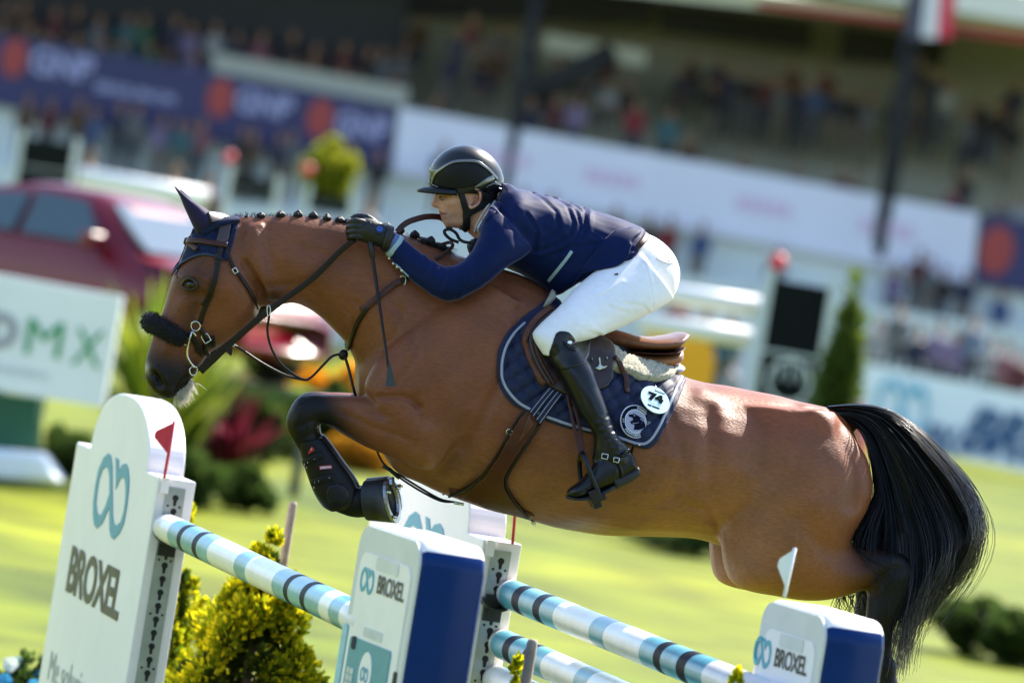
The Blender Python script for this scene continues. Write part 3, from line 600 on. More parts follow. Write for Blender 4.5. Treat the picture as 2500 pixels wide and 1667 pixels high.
# nostril opening
V, Fc = drape_geo(circ(375, 919, 10, 14, 14), HBVH, 0.0, .0015, s=4); mesh('nostril', V, Fc, M_dark, horse, True)
# button braids along the crest
M_mane = mat('mane_hair', (.004, .003, .003), 0.4, var=0.4, scale=140, bump=0.6, bscale=400, spec=0.35)
def braid(px, py, s):
    c = HP(px, py, 0.012); parts = []
    for k in range(4):
        a = k * 1.57 + random.random(); parts.append(ball(c + (HE * math.cos(a) + HN * math.sin(a) * .8) * s * .42 + ZZ * s * (0.12 * random.random()), s * .62 * (0.9 + .2 * random.random()), 6))
    parts.append(ball(c + ZZ * s * .45, s * .55, 6)); parts.append(ball(c - ZZ * s * .6, s * .5, 6))
    V, Fc, _ = fuse(parts, s * .16, 2); return mesh('mane_braid', V, Fc, M_mane, horse, True)
for bx_, by_, s in [(a, b + 4, c * 1.12) for a, b, c in [(602,529,.008),(637,524,.0125),(685,521,.014),(728,521,.015),(765,524,.015),(798,529,.0145),(830,535,.015),(852,539,.014),(878,530,.013),(945,549,.013),(978,560,.014),(1012,570,.015),(1052,584,.015),(1085,604,.013)]]: braid(bx_, by_, s)
def hair_geo(roots, n_seg, dirf, r0, sides=3):
    V, Fc = [], []
    for pts in roots:
        v, f = tube_geo(pts, np.linspace(r0, r0 * .25, len(pts)), sides, False); b = len(V); V += v; Fc += [tuple(i + b for i in q) for q in f]
    return V, Fc
# stubble of the mane between the braids
R = []
for k in range(420):
    t = random.random(); px = 570 + t * 520; py = np.interp(px, [570, 690, 800, 930, 1089], [529, 524, 532, 557, 608]); b = HP(px, py + 3, random.uniform(-.02, .022)); L = random.uniform(.004, .012) * (1.6 if px > 990 or px < 625 else 1)
    d = ZZ + HE * random.uniform(-.7, .7) + HN * random.uniform(-.6, .6); R.append([b, b + d * L * .5, b + d * L + HE * L * random.uniform(-.3, .3)])
V, Fc = hair_geo(R, 3, None, .0011); mesh('mane_stubble', V, Fc, M_mane, horse, True)
R = []                                                     # roached tuft of mane in front of the withers
for k in range(700):
    px = random.uniform(1020, 1095); py = np.interp(px, [1000, 1089, 1110], [574, 609, 620]); b = HP(px, py + random.uniform(-4, 22), random.uniform(-.012, .05)); L = random.uniform(.02, .04)
    d = ZZ * .3 + HE * random.uniform(.1, .9) + HN * random.uniform(-.2, .6) ; R.append([b, b + d * L * .5, b + d * L - ZZ * L * .2])
V, Fc = hair_geo(R, 3, None, .0013); mesh('mane_tuft', V, Fc, M_mane, horse, True)
# pale chin whiskers
R = []
for k in range(330):
    px = 425 + 42 * random.random(); py = np.interp(px, [425, 440, 455, 468], [962, 955, 945, 925]) + random.uniform(-6, 4); b = HP(px, py, random.uniform(-.03, .035)); L = random.uniform(.018, .052)
    d = -ZZ + HE * random.uniform(-.15, .75) + HN * random.uniform(-.2, .35); d /= np.linalg.norm(d); R.append([b, b + d * L * .5, b + d * L + HE * L * .15])
R += [[HP(467, 930, .02), HP(490, 940, .02), HP(505, 953, .02)], [HP(468, 925, .02), HP(480, 940, .02), HP(484, 948, .02)]]
V, Fc = hair_geo(R, 3, None, .0013); mesh('chin_whiskers', V, Fc, mat('whisker', (.72, .68, .6), .45, var=.05, trans=.3), horse, True)
R = []
for k in range(60):
    px = 356 + 40 * random.random(); py = np.interp(px, [353, 364, 379, 396], [905, 934, 956, 970]); b = HP(px, py, random.uniform(-.03, .04)); L = random.uniform(.008, .02); d = -ZZ * .7 - HE * .8 + HN * random.uniform(-.3, .3); R.append([b, b + d * L * .5, b + d * L])
V, Fc = hair_geo(R, 3, None, .0005); mesh('muzzle_whiskers', V, Fc, mat('whisker_brown', (.3, .22, .15), .5, trans=.3), horse, True)
# tail: strands swept back from the dock and falling
TG = [  # guide curves in pixels: top edge ... under edge
 [(2020,992),(2090,988),(2160,1000),(2230,1040),(2310,1120),(2370,1200),(2398,1290),(2365,1390),(2275,1490)],
 [(2030,995),(2095,996),(2160,1015),(2225,1065),(2300,1150),(2350,1230),(2372,1310),(2330,1410),(2250,1510)],
 [(2035,1000),(2095,1006),(2150,1030),(2205,1090),(2265,1180),(2310,1270),(2325,1350),(2285,1440),(2225,1550)],
 [(2040,1010),(2095,1018),(2140,1050),(2180,1120),(2220,1220),(2250,1320),(2252,1410),(2225,1500),(2195,1620)],
 [(2045,1015),(2090,1028),(2125,1065),(2155,1140),(2180,1240),(2200,1340),(2200,1440),(2192,1540),(2185,1650)],
 [(2048,1020),(2085,1038),(2118,1075),(2138,1140),(2145,1210),(2110,1270),(2085,1320),(2120,1345),(2180,1355)],
 [(2048,1020),(2088,1036),(2122,1075),(2143,1150),(2155,1230),(2140,1310),(2150,1400),(2165,1480),(2170,1580)]]
G = np.array(TG, float)
def tail_strand(t, o, L, jit):
    i = min(int(t * (len(G) - 1)), len(G) - 2); f = t * (len(G) - 1) - i; q = G[i] * (1 - f) + G[i + 1] * f
    q = crom(q, 3); n = len(q); k = max(5, int(n * L)); q = q[:k].copy(); s = np.linspace(0, L, k)
    q[:, 0] += jit[0] * s ** 1.5 * 40 + 5 * np.sin(s * 6 + jit[2]) * s; q[:, 1] += jit[1] * s ** 1.5 * 26 + 4 * np.cos(s * 5 + jit[2]) * s
    fz = RNG.normal(0, 1, (k, 2)); fz = np.cumsum(fz, 0); fz -= fz[0]; q += fz * (s ** 1.2)[:, None] * 1.5
    oo = o * (0.18 + 0.82 * np.minimum(1, s * 2.2)) + (.16 * np.clip(s - .45, 0, 1) / .55 if t > .3 else .05 * s)
    return [HP(a, b, w) for (a, b), w in zip(q, oo)]
LOCKS = [(random.gauss(0, .32), random.gauss(0, .3), random.random() * 6, random.gauss(0, .05), random.uniform(.8, 1.2)) for _ in range(70)]
R = []
for k in range(5200):
    t = random.random() ** 0.9 * 0.999; L = random.uniform(.6, 1.0) if random.random() < .7 else random.uniform(.3, 1.0)
    if t > .62 and random.random() < .3: L *= .8
    lk = LOCKS[min(int(t * 70), 69)]; o = random.gauss(0, .05) + lk[3] * .5; L = min(1.0, L * lk[4]); R.append(tail_strand(min(.999, max(0, (int(t * 70) + .5) / 70 + (t - (int(t * 70) + .5) / 70) * .8)), o, L, (lk[0] + random.gauss(0, .26), lk[1] + random.gauss(0, .24), lk[2] + random.random() * .5)))
for k in range(26): R.append(tail_strand(random.uniform(0, .25), random.gauss(0, .05), 1.0, (random.uniform(.2, 1.2), random.uniform(-.5, 1.0), random.random() * 6)))
for k in range(40):                                        # wisps that show below the gaskin
    px = random.uniform(2040, 2110); a = [(px, 1450), (px + random.uniform(-14, 14), 1480), (px + random.uniform(-20, 22), 1480 + random.uniform(8, 30))]; R.append([HP(u, v, random.uniform(-.06, .0)) for u, v in a])
V, Fc = hair_geo(R, 8, None, .0019); M_tail = mat('tail_hair', (.0022, .0018, .002), 0.28, var=0.3, scale=200, spec=.35); mesh('tail', V, Fc, M_tail, horse, True)
core = []
for o in (-.045, .0, .05):
    core.append(loft([(2030,998,2045,1025,.03,o*.2),(2090,992,2085,1040,.035,o*.5),(2150,1004,2122,1075,.04,o*.8),(2220,1055,2150,1150,.045,o),(2300,1140,2160,1240,.045,o),(2355,1228,2150,1310,.045,o),(2368,1320,2150,1390,.045,o+.02),(2325,1400,2190,1450,.035,o*.8+.03),(2255,1475,2200,1490,.02,o*.6+.04),(2225,1530,2205,1530,.006,.04)]))
core.append(loft([(2140,1190,2150,1240,.01,.0),(2100,1275,2170,1300,.03,.0),(2080,1322,2200,1350,.03,.0),(2150,1345,2220,1370,.02,.0)]))
V, Fc, _ = fuse(core, .009, 3); mesh('tail_core', V, Fc, M_tail, horse, True)
# hooves with shoes
M_hoof = mat('hoof', (.012, .012, .014), .45, var=.5, scale=30, bump=.3, bscale=90, dirt=.25)
def hoof(top, bot, o, k=22):
    """top/bot: (upper xy, lower xy, half width) of coronet and sole rings"""
    def ringp(r, f=1.0, sh=0.0):
        A, B = HP(*r[0], o), HP(*r[1], o); c, v = (A + B) / 2, (A - B) / 2; nd = HN * r[2] + r[3] * HE
        return [c + v * math.cos(a) * f + nd * math.sin(a) * f for a in np.linspace(0, 2 * math.pi, k, False)], c
    a, ca = ringp(top); b, cb = ringp(bot); mid = [(p * .5 + q * .5) for p, q in zip(a, b)]; b2, _ = ringp(bot, .80); ax = (cb - ca) / np.linalg.norm(cb - ca); b3 = [p - ax * .012 for p in b2]
    R = [a, mid, b, b2, b3]; V = [p for r in R for p in r]; Fc = [(i * k + j, i * k + (j + 1) % k, (i + 1) * k + (j + 1) % k, (i + 1) * k + j) for i in range(4) for j in range(k)] + [tuple(4 * k + j for j in range(k))]
    h = mesh('hoof', V, Fc, M_hoof, horse, True)
    # open steel shoe on the rim
    S, Fs = [], []; r1, _ = ringp(bot, 1.0); r2, _ = ringp(bot, .76)
    sel = [j for j in range(k) if not (bot[4] - 2 < j < bot[4] + 2)]; sel = sel[[i for i, j in enumerate(sel) if (sel[i - 1] + 1) % k != j][0]:] + sel[:[i for i, j in enumerate(sel) if (sel[i - 1] + 1) % k != j][0]]
    for j in sel: S += [r1[j] + ax * .001, r2[j] + ax * .001, r2[j] + ax * .010, r1[j] + ax * .010]
    for i in range(len(sel) - 1):
        for q in range(4): Fs.append((i * 4 + q, i * 4 + (q + 1) % 4, (i + 1) * 4 + (q + 1) % 4, (i + 1) * 4 + q))
    Fs += [(0, 1, 2, 3), tuple(4 * (len(sel) - 1) + q for q in (3, 2, 1, 0))]
    mesh('horseshoe', S, Fs, mat('shoe_steel', (.30, .31, .33), .35, .9, var=.3, scale=40), h)
    for j in (sel[2], sel[len(sel) // 2 - 3], sel[-3]):
        p = (r1[j] + r2[j]) / 2 + ax * .010; V, Fc = tube_geo([p, p + ax * .014], .006, 8); mesh('stud', V, Fc, M_steel, h, True)
hoof(((893,1172),(898,1270),.048,-.026), ((944,1167),(962,1276),.054,-.030,0), .14)
hoof(((899,1166),(904,1264),.048,-.026), ((950,1161),(968,1270),.054,-.030,0), -.14)
hoof(((2196,1672),(2136,1684),.042,.0), ((2222,1728),(2128,1742),.052,.0,0), .14)
hoof(((2160,1660),(2100,1672),.042,.0), ((2186,1716),(2092,1730),.052,.0,0), -.14)
# ================================================================== tack
def r1(*p): return [(320 + x / 2.703, 420 + y / 2.703) for x, y in p]
def r3(*p): return [(1150 + x / 2.57, 650 + y / 2.57) for x, y in p]
def r4(*p): return [(640 + x / 3.36, 860 + y / 3.36) for x, y in p]
def zz4(*p): return [(1480 + x / 6.27, 860 + y / 6.27) for x, y in p]
def zz5(*p): return [(340 + x / 6.03, 740 + y / 6.03) for x, y in p]
def both(V, Fc):                                           # the same piece on the far side too
    V = np.asarray(V); n = len(V); return np.concatenate([V, mirror(V)]), list(Fc) + [tuple(i + n for i in f[::-1]) for f in Fc]
def jbvh(*gs):
    mb = MB()
    for V, Fc in gs: mb.add(V, Fc)
    return BVHTree.FromPolygons([tuple(v) for v in mb.V], mb.F)
def near_far(name, geo, m, parent, smooth=True):
    V, Fc = geo; a = mesh(name, V, Fc, m, parent, smooth); mesh(name, mirror(np.asarray(V)), [f[::-1] for f in Fc], m, parent, smooth); return a
def ring_px(cx, cy, r, bvh, off, k=20, fb=.07):
    p, nn = hit(bvh, cx, cy, fb); u = np.cross(nn, ZZ); u /= np.linalg.norm(u); w = np.cross(nn, u); c = p + nn * off
    return [c + r * (math.cos(a) * u + math.sin(a) * w) for a in np.linspace(0, 2 * math.pi, k + 1)]
# ---- ear bonnet
M_bonnet = mat('crochet_navy', (.008, .016, .055), .85, var=.5, scale=160, bump=1.0, bscale=210, sheen=.05, detail=1, spec=.2)
M_earsock = mat('ear_cloth', (.016, .010, .05), .75, var=.1, scale=60, sheen=.1, bump=.1, spec=.25)
bon = thing('ear_bonnet', HP(500, 560), 'navy crocheted ear bonnet on the horse\'s forehead', 'ear bonnet')
bp = [(478,556),(462,576),(448,614),(432,650),(417,682),(426,668),(442,649),(468,631),(498,622),(527,627),(548,637),(559,601),(569,568),(577,542),(584,532),(566,527),(540,529),(510,534)]
def scal(P): return .0012 * np.sin(P[:, 0] * 1.1) * np.sin(P[:, 1] * 1.1)
V, Fc = drape_geo(bp, HBVH, .001, .005, s=4, bump=scal, off_fb=.05); V, Fc = both(V, Fc); mesh('hood', V, Fc, M_bonnet, bon, True)
V, Fc = strap_geo([(424,672),(430,663),(442,648),(468,630),(498,621),(527,626),(548,636)], .007, .005, bvh=HBVH, off=.004); near_far('trim', (V, Fc), mat('trim_navy', (.02, .03, .075), .7), bon)
V, Fc = strap_geo([(548,636),(559,601),(569,568),(577,542),(584,531)], .016, .006, bvh=HBVH, off=.004); near_far('trim', (V, Fc), M_bonnet, bon)
ear_out = [(482,572,528,548,.030,.035),(473,557,523,531,.034,.052),(456,520,497,509,.028,.06),(447,500,482,497,.024,.062),(439,480,467,488,.018,.063),(431,466,445,470,.011,.062),(425,455,430,457,.004,.06)]
for S in (ear_out, other(ear_out, 14, 8)):
    V, Fc = loft(S, 5, 20); mesh('ear_cover', V, Fc, M_earsock, bon, True)
V, Fc = loft([(476,556,500,585,.070),(505,533,530,565,.082),(540,524.5,556,556,.078),(578,527,582,545,.066)], 5, 28); mesh('poll_cover', V, Fc, M_bonnet, bon, True)
# ---- bridle
brd = thing('bridle', HP(520, 650), 'dark brown leather bridle with fluffy black noseband on the horse\'s head', 'bridle')
M_brdl = mat('bridle_leather', (.010, .0045, .0035), .38, var=.25, scale=40, bump=.1, bscale=260, spec=.3)
M_fluff = mat('black_sheepskin', (.0022, .0022, .0045), .95, var=.4, scale=120, bump=.8, bscale=160)
TB = HBVH
def bstrap(name, px, w, th=.005, m=None, off=.006, par=None):
    V, Fc = strap_geo(px, w, th, bvh=TB, off=off); near_far(name, (V, Fc), m or M_brdl, par or brd)
bstrap('headpiece', [(556,522),(551,540),(547,565),(543,585),(540,603)], .036, .008, mat('headpiece_leather', (.05, .028, .03), .4), .007)
V, Fc = strap_geo([(450,592),(464,592),(490,592),(520,596),(553,602)], .017, .008, bvh=HBVH, off=.0095); near_far('browband', (V, Fc), M_brown, brd)
bstrap('cheekpiece', [(540,603),(534,630),(527,670),(515,715),(502,750),(488,788)], .017)
bstrap('cheek_buckle_guard', [(534,618),(532,636)], .022, .007)
bstrap('noseband_hanger', [(530,645),(520,690),(508,722),(496,742)], .012, .005, None, .011)
bstrap('throatlash', [(552,606),(562,640),(578,668),(602,702),(620,738),(624,752)], .011)
V, Fc = tube_geo([HP(630,770,.075), HP(632,784,.05), HP(634,788,.0), HP(632,784,-.05), HP(630,770,-.075)], .005, 8); mesh('throat_strap', V, Fc, M_brdl, brd, True)
for cx, cy, w_, h_ in ((574, 661, 6, 5), (503, 826, 10, 8.5)):
    p, nn = hit(HBVH, cx, cy); dx, dy = (8, 12) if cx > 560 else (6.5, 11); L_ = math.hypot(dx, dy); dx, dy = dx / L_, dy / L_
    pts = [(cx + a * w_ * dx - b * h_ * dy, cy + a * w_ * dy + b * h_ * dx) for a, b in ((-1, -1), (1, -1), (1, 1), (-1, 1), (-1, -1))]
    V, Fc = tube_geo([on_plane(x, y, p + nn * .016, HN) for x, y in resample(pts[:4], 5).tolist() + [pts[0]]], .0022, 6); mesh('buckle', V, Fc, M_steel, brd, True)
nb = [HP(369,787,.0), HP(372,788,.034), HP(388,797,.058), HP(412,811,.072), HP(434,823,.077), HP(449,832,.077)]
nb = crom(nb, 6); rr = np.interp(np.linspace(0, 1, len(nb)), [0, .3, .7, .92, 1], [.028, .029, .027, .022, .010])
nb2 = np.concatenate([mirror(nb)[::-1][:-1], nb]); V, Fc = tube_geo(nb2, np.concatenate([rr[::-1][:-1], rr]), 22)
V = np.array(V); nvv = vnormals(V, Fc[:-2]); V = V + nvv * RNG.normal(0, .0012, (len(V), 1)); nbo = mesh('sheepskin_noseband', V, Fc, M_fluff, brd, True)
R = []
for k in range(2600):
    i = random.randrange(len(V)); d = nvv[i] + RNG.normal(0, .35, 3); L = random.uniform(.003, .0075); b = V[i] + RNG.normal(0, .002, 3); R.append([b, b + d * L])
Vh, Fh = hair_geo(R, 2, None, .0011); mesh('fleece_fibres', Vh, Fh, M_fluff, nbo, True)
bstrap('noseband_strap', zz5((740, 420), (850, 600), (960, 780), (1050, 860)), .021, .006, None, .004)
bstrap('chin_strap', zz5((890, 360), (980, 520), (1060, 620), (1150, 690)), .014, .006, None, .006)
bstrap('keeper', zz5((990, 760), (1060, 800)), .012, .010, M_brdl, .006)
for cx, cy, r in zz5((845, 330)) and [(480, 794.7, .0150), (454, 832, .012), (481, 908, .0145)]:
    V, Fc = tube_geo(ring_px(cx, cy, r, HBVH, .014), .0023, 8, False); near_far('bit_ring', (V, Fc), M_steel, brd)
V, Fc = tube_geo(crom([HP(470,808,.078), HP(462,830,.08), HP(457,860,.078), HP(460,876,.076), HP(474,897,.072)], 5), .0034, 8); near_far('hackamore_shank', (V, Fc), M_steel, brd)
V, Fc = tube_geo(crom([HP(468,810,.082), HP(474,814,.083), HP(478,820,.082)], 5), .003, 8); near_far('shank_hook', (V, Fc), M_steel, brd)
bl = [HP(*p, .06) for p in zz5((1120, 650), (1150, 690), (1180, 720), (1140, 740))]; V, Fc = tube_geo(crom(bl, 4), .004, 6); mesh('curb_chain', V, Fc, mat('chain_bronze', (.25, .16, .1), .35, .9), brd, True)
V, Fc = tube_geo([HP(415,684,.045), HP(404,722,.03), HP(391,765,.03)], .0006, 4); mesh('forelock_hair', V, Fc, M_mane, horse, True)
# ---- reins
rein = thing('reins', HP(700, 720), 'brown leather reins running from the bit to the rider\'s gloves', 'reins')
rp = [(488,906),(515,880),(545,852),(575,827),(634,776),(690,734),(764,679),(830,614),(862,588)]
ro = [.076,.080,.086,.094,.104,.108,.112,.120,.125]
V, Fc = strap_geo(rp, [.026, .027, .022, .020, .019, .018, .018], .005, offs=ro); near_far('rein', (V, Fc), M_brdl, rein)
fl = zz5((1225, 640), (1330, 570), (1375, 650), (1370, 740), (1355, 780), (1270, 710)); fr_ = Frame(HP(552, 852, .092), RT, UP); uvp = [tuple(fr_.uv(*p)) for p in fl][::-1]
V, Fc = flat_geo([uvp], fr_, -.003, .003); mesh('rein_stop', V, Fc, M_brdl, rein)
loopL = [HP(970,566,.05), HP(981,553,.04), HP(995,543,.03), HP(1013,536,.02), HP(1044,529,.0), HP(1080,533,-.03), HP(1100,560,-.05)]
X = crom(loopL, 6); V, Fc = ribbon_geo(X, np.tile(HN, (len(X), 1)), .019, .004); mesh('rein_loop', V, Fc, M_brown, rein, True)
l2 = [HP(1064,632,.10), HP(1090,616,.09), HP(1105,600,.06), HP(1098,592,.03), HP(1082,596,.02), HP(1068,600,.01)]
X = crom(l2, 6); V, Fc = ribbon_geo(X, np.tile(HN, (len(X), 1)), .011, .004); mesh('rein_loop', V, Fc, M_brown, rein, True)
# ---- breastplate with running martingale
bpl = thing('breastplate', HP(870, 830), 'brown leather breastplate with martingale forks across the horse\'s chest', 'breastplate')
bstrap('shoulder_strap', [(980,688),(964,694),(927,723),(897,749),(880,757)], .019, .006, M_brown, .004, bpl)
bstrap('chest_strap', [(897,752),(878,782),(864,815),(858,838),(853,850)], .014, .006, M_brdl, .004, bpl)
bstrap('wither_strap', [(982,688),(1000,678),(1030,668),(1075,665)], .013, .005, M_brdl, .004, bpl)
p, nn = hit(HBVH, 984, 686); fbk = Frame(p + nn * .012, RT, UP)
V, Fc = tube_geo([fbk.pt(a * .010, b * .013) for a, b in ((-1, .6), (-.3, 1), (.8, .8), (1, 0), (.7, -1), (.2, -1.2))], .0022, 6); mesh('buckle', V, Fc, M_steel, bpl, True)
V, Fc = ball(HP(838, 866, .02), (.016, .016, .018), 8); mesh('chest_ring', V, Fc, M_brdl, bpl, True)
f1_ = crom([HP(656,757,.10), HP(657,775,.09), HP(653,805,.085), HP(660,842,.08), HP(680,882,.07), HP(706,906,.06), HP(736,925,.05), HP(757,923,.045), HP(790,890,.035), HP(812,869,.03), HP(836,864,.02)], 5)
V, Fc = tube_geo(f1_, .0042, 8); mesh('martingale_fork', V, Fc, M_brdl, bpl, True)
V, Fc = tube_geo(crom([HP(570,842,.07), HP(590,853,.06), HP(630,880,.05), HP(672,904,.045), HP(706,919,.045), HP(742,927,.045)], 5), .0040, 8); mesh('martingale_fork', V, Fc, M_brdl, bpl, True)
fr_ = Frame(HP(656, 758, .112), RT, UP); V, Fc = tube_geo([fr_.pt(.0055 * math.cos(a), .0165 * math.sin(a)) for a in np.linspace(0, 2 * math.pi, 17)], .002, 6, False); mesh('martingale_ring', V, Fc, M_steel, bpl, True)
V, Fc = ball(HP(571, 842, .072), .006, 6); mesh('rein_stud', V, Fc, M_steel, bpl, True)
V, Fc = tube_geo(crom([HP(841,868,.03), HP(849,892,.035), HP(858,928,.05), HP(868,965,.05), HP(880,985,.0)], 5), .0048, 8); mesh('belly_strap', V, Fc, M_brdl, bpl, True)
for dx, dy in ((0, 0), (3, -7)):
    V, Fc = tube_geo(crom([HP(920,1100,-.02), HP(934,1128,.0), HP(955,1150 + dy * .4,.03), HP(985,1172 + dy,.05), HP(1030,1200 + dy,.05), HP(1075,1222 + dy * .6,.05), HP(1108,1225,.05)], 5), .0036, 8); mesh('belly_strap', V, Fc, M_black, bpl, True)
V, Fc = ribbon_geo(np.array([HP(936,1138,.02), HP(952,1146,.032), HP(968,1160,.045), HP(976,1166,.05)]), np.tile(HN, (4, 1)), .013, .010); mesh('strap_keeper', V, Fc, M_black, bpl, True)
# ---- saddle pad
PADP = [(1345,712),(1333,728),(1290,765),(1247,798),(1222,835),(1212,868),(1210,915),(1228,961),(1255,992),(1290,1008),(1337,1031),(1403,1051),(1460,1065),(1520,1082),(1570,1097),(1597,1090),(1617,1059),(1635,1025),(1652,989),(1668,950),(1679,918),(1670,911),(1640,905),(1560,870),(1480,822),(1400,764)]
PADP = [tuple(p) for p in crom(PADP, 3, True)]
M_pad = mat('pad_navy', (.005, .011, .046), .62, var=.12, scale=80, bump=.15, bscale=400, sheen=.08, spec=.3)
pad = thing('saddle_pad', HP(1450, 880), 'navy quilted saddle pad with pale piping and round team badge', 'saddle pad')
def quilt(P):
    a = (P[:, 0] * .55 + P[:, 1] * .835) / 34; b = (P[:, 0] * .835 - P[:, 1] * .55) / 34
    da = np.abs(a - np.round(a)) * 34; db = np.abs(b - np.round(b)) * 34
    e = np.min(np.linalg.norm(P[:, None] - np.array(PADP)[None], axis=2), axis=1)
    return (.0050 - .0075 * np.exp(-(da / 5) ** 2) - .0075 * np.exp(-(db / 5) ** 2)) * np.clip((e - 12) / 10, 0, 1) - .0015 * np.exp(-((e - 12) / 3) ** 2)
PV, PF = drape_geo(PADP, HBVH, .003, .012, s=5, bump=quilt, it=2)
mesh('pad_cloth', PV, PF, M_pad, pad, True); mesh('pad_cloth', mirror(PV), [f[::-1] for f in PF], M_pad, pad, True)
PB = jbvh((HV, HF), (PV, PF))
V, Fc = strap_geo([(1283,788),(1246,825),(1227,870),(1225,915),(1241,954),(1266,981),(1290,996),(1337,1017),(1403,1040),(1470,1057),(1520,1071),(1560,1084),(1583,1079),(1601,1055),(1620,1018),(1639,975),(1655,940),(1664,920)], .0085, .005, bvh=PB, off=.0)
mesh('piping', V, Fc, mat('piping_grey', (.30, .31, .40), .5, var=.08), pad, True)
# round team badge
def tangent_frame(bvh, cx, cy, ang, lift, squash=None):
    p, nn = hit(bvh, cx, cy); q = np.mean([hit(bvh, cx + 22 * math.cos(a), cy + 22 * math.sin(a))[0] for a in np.linspace(0, 6.28, 9)[:-1]], axis=0)
    nm = np.mean([hit(bvh, cx + 18 * math.cos(a), cy + 18 * math.sin(a))[1] for a in np.linspace(0, 6.28, 13)[:-1]], axis=0); nm /= np.linalg.norm(nm)
    O = on_plane(cx, cy, q + nm * lift, nm); e = on_plane(cx + math.cos(ang), cy + math.sin(ang), q + nm * lift, nm) - O; e /= np.linalg.norm(e); return Frame(O, e, np.cross(nm, e))
bf = tangent_frame(PB, 1551, 1028.7, math.radians(22), .006)
rx = np.linalg.norm(bf.uv(*zz4((700, 1075))[0])); ry = np.linalg.norm(bf.uv(*zz4((420, 1275))[0])); RB = (rx + ry) / 2
M_bw = mat('badge_white', (.66, .68, .78), .6, var=.04); M_bl = mat('badge_lavender', (.32, .33, .46), .6, var=.06); M_bn = mat('badge_navy', (.003, .005, .022), .8, var=.08, spec=.1)
bdg = flat('team_badge', [circ(0, 0, RB, 40)], bf, M_bw, pad, -.004, .001); flat('badge_ring', [circ(0, 0, RB * .955, 40)], bf, M_bn, bdg, .0005, .0018)
flat('badge_ring', [circ(0, 0, RB * .735, 40)], bf, M_bw, bdg, .001, .0024); flat('badge_field', [circ(0, 0, RB * .685, 40)], bf, M_bl, bdg, .0015, .0030)
pan = zz4((335,960),(350,948),(375,950),(400,944),(425,940),(440,952),(480,970),(520,1000),(545,1010),(572,1040),(545,1038),(520,1018),(560,1060),(585,1090),(597,1120),(580,1150),(545,1172),(490,1190),(410,1186),(425,1140),(424,1112),(405,1095),(385,1105),(365,1075),(352,1055),(372,1055),(392,1045),(404,1025),(400,1005),(378,996),(355,990),(342,985))
flat('panther_head', [[tuple(bf.uv(*p)) for p in pan]], bf, M_bn, bdg, .002, .0036)
flat('panther_eye', [[tuple(bf.uv(*p)) for p in zz4((408,960),(440,972),(420,974))]], bf, M_bw, bdg, .003, .0042)
flat('panther_ear', [[tuple(bf.uv(*p)) for p in zz4((508,1012),(535,1022),(566,1045),(530,1040))]], bf, M_bl, bdg, .003, .0042)
flat('panther_jaw', [[tuple(bf.uv(*p)) for p in zz4((398,1078),(440,1084),(490,1072),(488,1078),(440,1092),(400,1086))]], bf, M_bl, bdg, .003, .0042)
def arc(a0, a1, r0, r1, flip=False):
    def f(x, y):
        a = a0 + (a1 - a0) * x; r = (r0 + (r1 - r0) * y); return (RB * r * math.cos(a), RB * r * math.sin(a))
    return f
D = math.radians
letters('lettering', 'PARIS', bf, 0, 0, 1, 1, M_bw, bdg, .003, .02, bend=arc(D(98), D(50), .77, .90))
letters('lettering', 'PANTHERS', bf, 0, 0, 1, 1, M_bw, bdg, .003, .02, bend=arc(D(232), D(308), .90, .77))
for a in (172, 178, 184, -10, -4, 2): flat('star', [circ(RB * .84 * math.cos(D(a + 18)), RB * .84 * math.sin(D(a + 18)), RB * .026, 8)], bf, M_bw, bdg, .001, .003)
# number disc clipped to the pad
nf = tangent_frame(PB, 1599.6, 975.6, math.radians(20), .016)
M_disc = mat('disc_plastic', (.60, .80, .84), .25, var=.02, coat=.4)
tagd = thing('number_disc', nf.O, 'pale blue round competition number disc reading 74 on the saddle pad', 'number disc')
RD = (np.linalg.norm(nf.uv(*zz4((945, 725))[0])) + np.linalg.norm(nf.uv(*zz4((750, 935))[0]))) / 2
flat('disc', [circ(0, 0, RD, 40)], nf, M_disc, tagd, -.002, .001)
M_ink = mat('disc_ink', (.003, .009, .011), .9, var=.02, spec=.02); M_ink2 = mat('disc_ink_teal', (.10, .30, .36), .4, var=.02)
letters('lettering', '74', nf, -RD * .52, -RD * .20, RD * 1.06, RD * .66, M_ink, tagd, .0026, .075)
letters('lettering', 'LONGINES', nf, -RD * .42, -RD * .44, RD * .84, RD * .15, M_ink2, tagd, .0018, .0)
flat('bar', [[(-RD * .08, RD * .66), (RD * .62, RD * .66), (RD * .62, RD * .71), (-RD * .08, RD * .71)]], nf, M_ink, tagd, .0005, .0018)
flat('bar', [[(-RD * .5, -RD * .64), (-RD * .24, -RD * .64), (-RD * .24, -RD * .54), (-RD * .5, -RD * .54)]], nf, M_ink, tagd, .0005, .0018)
flat('bar', [[(-RD * .19, -RD * .64), (RD * .32, -RD * .64), (RD * .32, -RD * .54), (-RD * .19, -RD * .54)]], nf, M_ink, tagd, .0005, .0018)
V, Fc = tube_geo([nf.pt(0, RD * .8, .002), nf.pt(0, RD * 1.05, -.002), nf.pt(0, RD * 1.25, -.004)], .0009, 6); mesh('clip_wire', V, Fc, M_steel, tagd, True)
